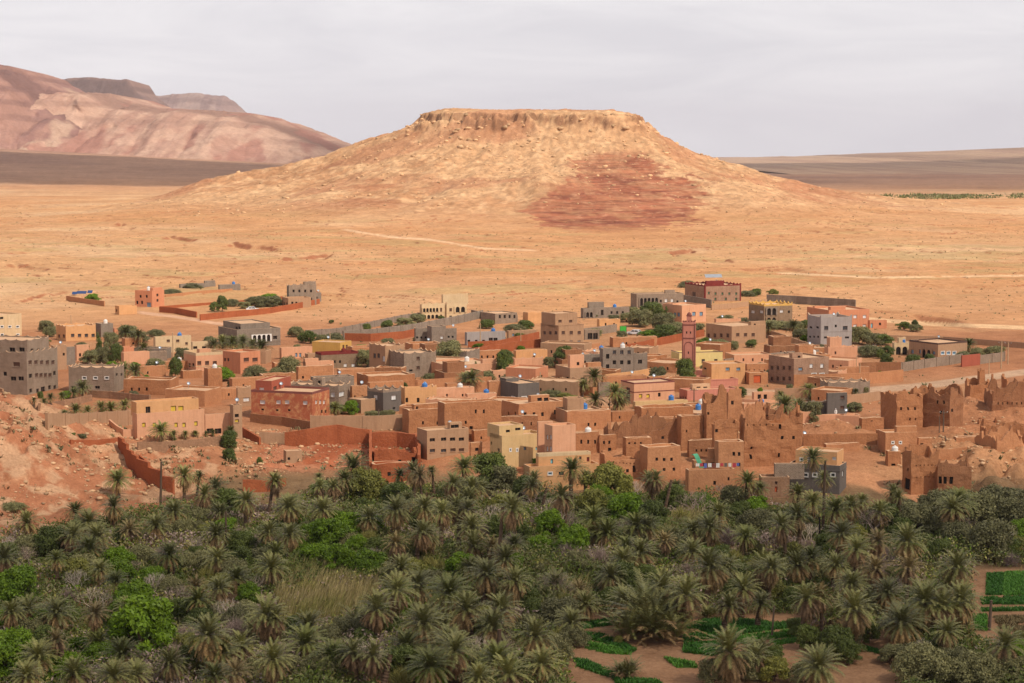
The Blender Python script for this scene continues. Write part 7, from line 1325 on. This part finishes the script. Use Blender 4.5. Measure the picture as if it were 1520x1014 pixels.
for i, (px, py) in enumerate(((108, 438), (115, 437), (122, 437), (131, 436))):
    q = gpt(px, py + 4); o = empty('solar_panel', (q[0], q[1] + 3, q[2])); tag(o, ORD[i] + ' from left of the blue solar panels standing in the far farmyard', 'solar panel', 'solar panels in the far farmyard'); m = MB(); m.box((-.9, -.5, 1.0), (1.8, 0, 0), (0, 1.3, .9), (0, -.03, .04), 'solar'); m.build('panel', o); l = MB(); l.tube((0, 0, -.4), (0, 0, 1.3), .06, .06, 'metal', 6); l.build('stand', o)
for i, b in enumerate(list(BUILT)):
    if i % 6 or 'ruin' in b['category'] or any('dish' in q.name and (q.location - b.location).length < 9 for q in C.objects if q.parent is None): continue
    w_ = b['label'].split()[:11]; dish_on(b['label'], 1.5 + 2 * rr.rand(), 2 + rr.rand(), 'satellite dish on the ' + ' '.join(w_))
# metal sheet roof on the brick house penthouse, yellow door panel on the orange house
x, y, z = on_b('large brick house', 1.5, 3.5, 1.7); o = empty('roof_sheet', (x - 1, y, z + .55)); tag(o, 'pale metal sheet roof over the red penthouse', 'roof sheet'); m = MB(); m.box((-3, -1.5, 0), (6, 0, .1), (0, 4, .9), (0, 0, .06), 'metal'); m.build('sheet', o)
# washing on the terrace
tb_ = [b for b in BUILT if 'roof terrace of washing' in b['label']][0]; bx, by, bz = tb_.location
zt = bz + (at_y(1022, 699, by)[2] - bz)
lw = empty('washing_line', (bx + 1, by + 2.2, zt - .4)); tag(lw, 'line of coloured washing along the mud house terrace', 'washing')
m = MB(); m.tube((0, 0, 0), (0, 0, 1.4), .04, .04, 'wood', 6); m.build('post', lw); m = MB(); m.tube((8, .3, 0), (8, .3, 1.4), .04, .04, 'wood', 6); m.build('post', lw); m = MB(); m.tube((0, 0, 1.35), (8, .3, 1.35), .012, .012, 'wood', 4); m.build('cord', lw)
for i in range(11):
    x = .4 + i * .7; wdt = .35 + .25 * rr.rand(); hh = .5 + .5 * rr.rand(); m = MB(); k = ['white', 'cloth2', 'cloth3', 'white', 'trim', 'framew', 'cloth2', 'dgrey'][i % 8]
    for j in range(4): m.box((x + wdt * j / 4, x * .0375 - .015 + .03 * (j % 2), 1.35 - hh), (wdt / 4, .02, 0), (0, .02, 0), (0, 0, hh), k)
    m.build('garment', lw)
g = empty('green_cloth', (bx + .6, by + 4.8, zt + .6)); tag(g, 'green cloth draped over the broken wall above the washing terrace', 'cloth'); m = MB()
for i in range(8):
    t0, t1 = i / 8, (i + 1) / 8; c = lambda t: (.3 + 1.8 * t ** 1.5, -.3 * sin(t * 3), 1.3 + .4 * sin(t * 5) - 2.6 * t ** 1.8)
    a, b = np.array(c(t0)), np.array(c(t1)); m.box(a, b - a, (.75, .12, .1), (0, .0, .05), 'cloth1')
m.build('cloth', g)
# a person in white beside the dark grey house
def person():
    q = gpt(1240, 619); o_e = (q[0], q[1] - .3, q[2]); me = bpy.data.meshes.new('person')
    V = [(0, 0, .92), (0, 0, 1.15), (0, 0, 1.42), (0, 0, 1.52), (0, -.01, 1.62), (0, 0, 1.74), (-.1, 0, .88), (-.11, -.02, .48), (-.11, 0, .06), (-.11, -.14, .03), (.1, 0, .88), (.12, .03, .48), (.12, .05, .06), (.12, -.09, .03), (-.19, 0, 1.40), (-.24, .02, 1.12), (-.23, -.06, .86), (.19, 0, 1.40), (.24, .02, 1.12), (.22, -.05, .86), (-.23, -.08, .77), (.22, -.07, .77)]
    E = [(0, 1), (1, 2), (2, 3), (3, 4), (4, 5), (0, 6), (6, 7), (7, 8), (8, 9), (0, 10), (10, 11), (11, 12), (12, 13), (2, 14), (14, 15), (15, 16), (2, 17), (17, 18), (18, 19), (16, 20), (19, 21)]
    Rr = [.17, .16, .17, .065, .095, .085, .11, .085, .055, .045, .11, .085, .055, .045, .075, .055, .042, .075, .055, .042, .035, .035]
    me.from_pydata(V, E, []); o = link('person', me, None, o_e, R(15)); tag(o, 'person in a long white robe standing beside the dark grey house', 'person'); me.materials.append(MATS['skin'])
    sm = o.modifiers.new('skin', 'SKIN'); me.skin_vertices[0].data[0].use_root = True
    for i, r in enumerate(Rr): me.skin_vertices[0].data[i].radius = (r, r * .85)
    o.modifiers.new('sub', 'SUBSURF').levels = 1; o.modifiers['sub'].render_levels = 2
    rb = MB(); rb.lathe((0, 0, 0), [(.27, .12), (.25, .5), (.21, .95), (.235, 1.3), (.20, 1.46), (.08, 1.53)], 'white', 14)
    for sx in (-1, 1): rb.tube((sx * .19, 0, 1.42), (sx * .25, .02, 1.1), .095, .085, 'white', 8); rb.tube((sx * .25, .02, 1.12), (sx * .235, -.05, .88), .085, .08, 'white', 8)
    rb.build('robe', o); h = MB(); h.lathe((0, 0, 1.66), [(.108, 0), (.105, .08), (.07, .13), (0, .145)], 'white', 12); h.build('cap', o)
person()

# ================================================================== clouds: their shade lies over the village, the grove and the far plain
def cloudmat():
    m = bpy.data.materials.new('cloud'); m.use_nodes = True; N, L = m.node_tree.nodes, m.node_tree.links; N.clear(); MATS['cloud'] = m
    a = N.new('ShaderNodeVertexColor'); a.layer_name = 'tint'; s = N.new('ShaderNodeSeparateColor'); L.new(a.outputs[0], s.inputs[0])
    tr = N.new('ShaderNodeBsdfTransparent'); df = N.new('ShaderNodeBsdfDiffuse'); df.inputs[0].default_value = (.9, .9, .9, 1); tl = N.new('ShaderNodeBsdfTranslucent'); tl.inputs[0].default_value = (.9, .9, .9, 1)
    x = N.new('ShaderNodeMixShader'); x.inputs[0].default_value = .6; L.new(df.outputs[0], x.inputs[1]); L.new(tl.outputs[0], x.inputs[2])
    y = N.new('ShaderNodeMixShader'); L.new(s.outputs[0], y.inputs[0]); L.new(tr.outputs[0], y.inputs[1]); L.new(x.outputs[0], y.inputs[2]); o = N.new('ShaderNodeOutputMaterial'); L.new(y.outputs[0], o.inputs[0])
cloudmat()
def cloud(tx, ty, rx, ry, dens, z=1100., thick=60., edge=.35, seed=0, rot=0):
    """a cloud whose shade falls round (tx, ty)"""
    k = z / S[2]; cx, cy = tx + S[0] * k, ty + S[1] * k; n = 90; g = np.linspace(-1.15, 1.15, n); gx, gy = np.meshgrid(g, g, indexing='ij')
    r = np.hypot(gx, gy) + (fbm(gx * 2.2 + seed * 3, gy * 2.2, 4, seed) - .5) * .55; d = sst(1, 1 - edge, r); lump = fbm(gx * 5 + seed, gy * 5, 4, seed + 3)
    alpha = dens * d * (.86 + .28 * lump); a1 = 1 - np.sqrt(np.clip(1 - alpha, 0, 1)); a1 = np.where(d < .004, 0, a1)
    top = thick * d * (.4 + lump); bot = -thick * .35 * d * (.4 + fbm(gx * 4 + 9, gy * 4, 3, seed + 5)); V = []; i = np.arange(n * n).reshape(n, n); cr_, sr_ = cos(rot), sin(rot); ax, ay = gx * rx, gy * ry; XX, YY = cx + ax * cr_ - ay * sr_, cy + ax * sr_ + ay * cr_
    for h in (top, bot): V.append(np.stack([XX, YY, z + h], -1).reshape(-1, 3))
    q = np.stack([i[:-1, :-1], i[1:, :-1], i[1:, 1:], i[:-1, 1:]], -1).reshape(-1, 4); dq = d[:-1, :-1].ravel() + d[1:, 1:].ravel(); q = q[dq > .0]; Fq = np.concatenate([q, q[:, ::-1] + n * n]); c = np.repeat(np.concatenate([a1.ravel(), a1.ravel()])[:, None], 3, 1)
    o = link('cloud', npmesh('cloud', np.concatenate(V), Fq, [MATS['cloud']], smooth=True, col=c)); tag(o, kind='structure')
cloud(-10, 330, 520, 290, .20, seed=1, edge=.3)
cloud(0, 200, 420, 150, .58, z=1250., seed=2, edge=.35)
cloud(-700, 3400, 1350, 900, .84, z=1500., seed=3, edge=.10)
cloud(1300, 4800, 2000, 3470, .74, z=1500., seed=4, edge=.18)

# ================================================================== the air: far things pale a little
m = bpy.data.materials.new('haze'); m.use_nodes = True; N, L = m.node_tree.nodes, m.node_tree.links; N.clear()
v = N.new('ShaderNodeVolumePrincipled'); v.inputs['Color'].default_value = (.98, .92, .98, 1); v.inputs['Density'].default_value = 2.6e-5; v.inputs['Anisotropy'].default_value = .1
o_ = N.new('ShaderNodeOutputMaterial'); L.new(v.outputs[0], o_.inputs['Volume']); MATS['haze'] = m
b = MB(); b.box((-38000, -300, -165), (76000, 0, 0), (0, 23500, 0), (0, 0, 165 + 470), 'haze'); o_ = b.build('haze'); tag(o_, 'pale air between the far mountains and the viewer', 'haze', kind='stuff')
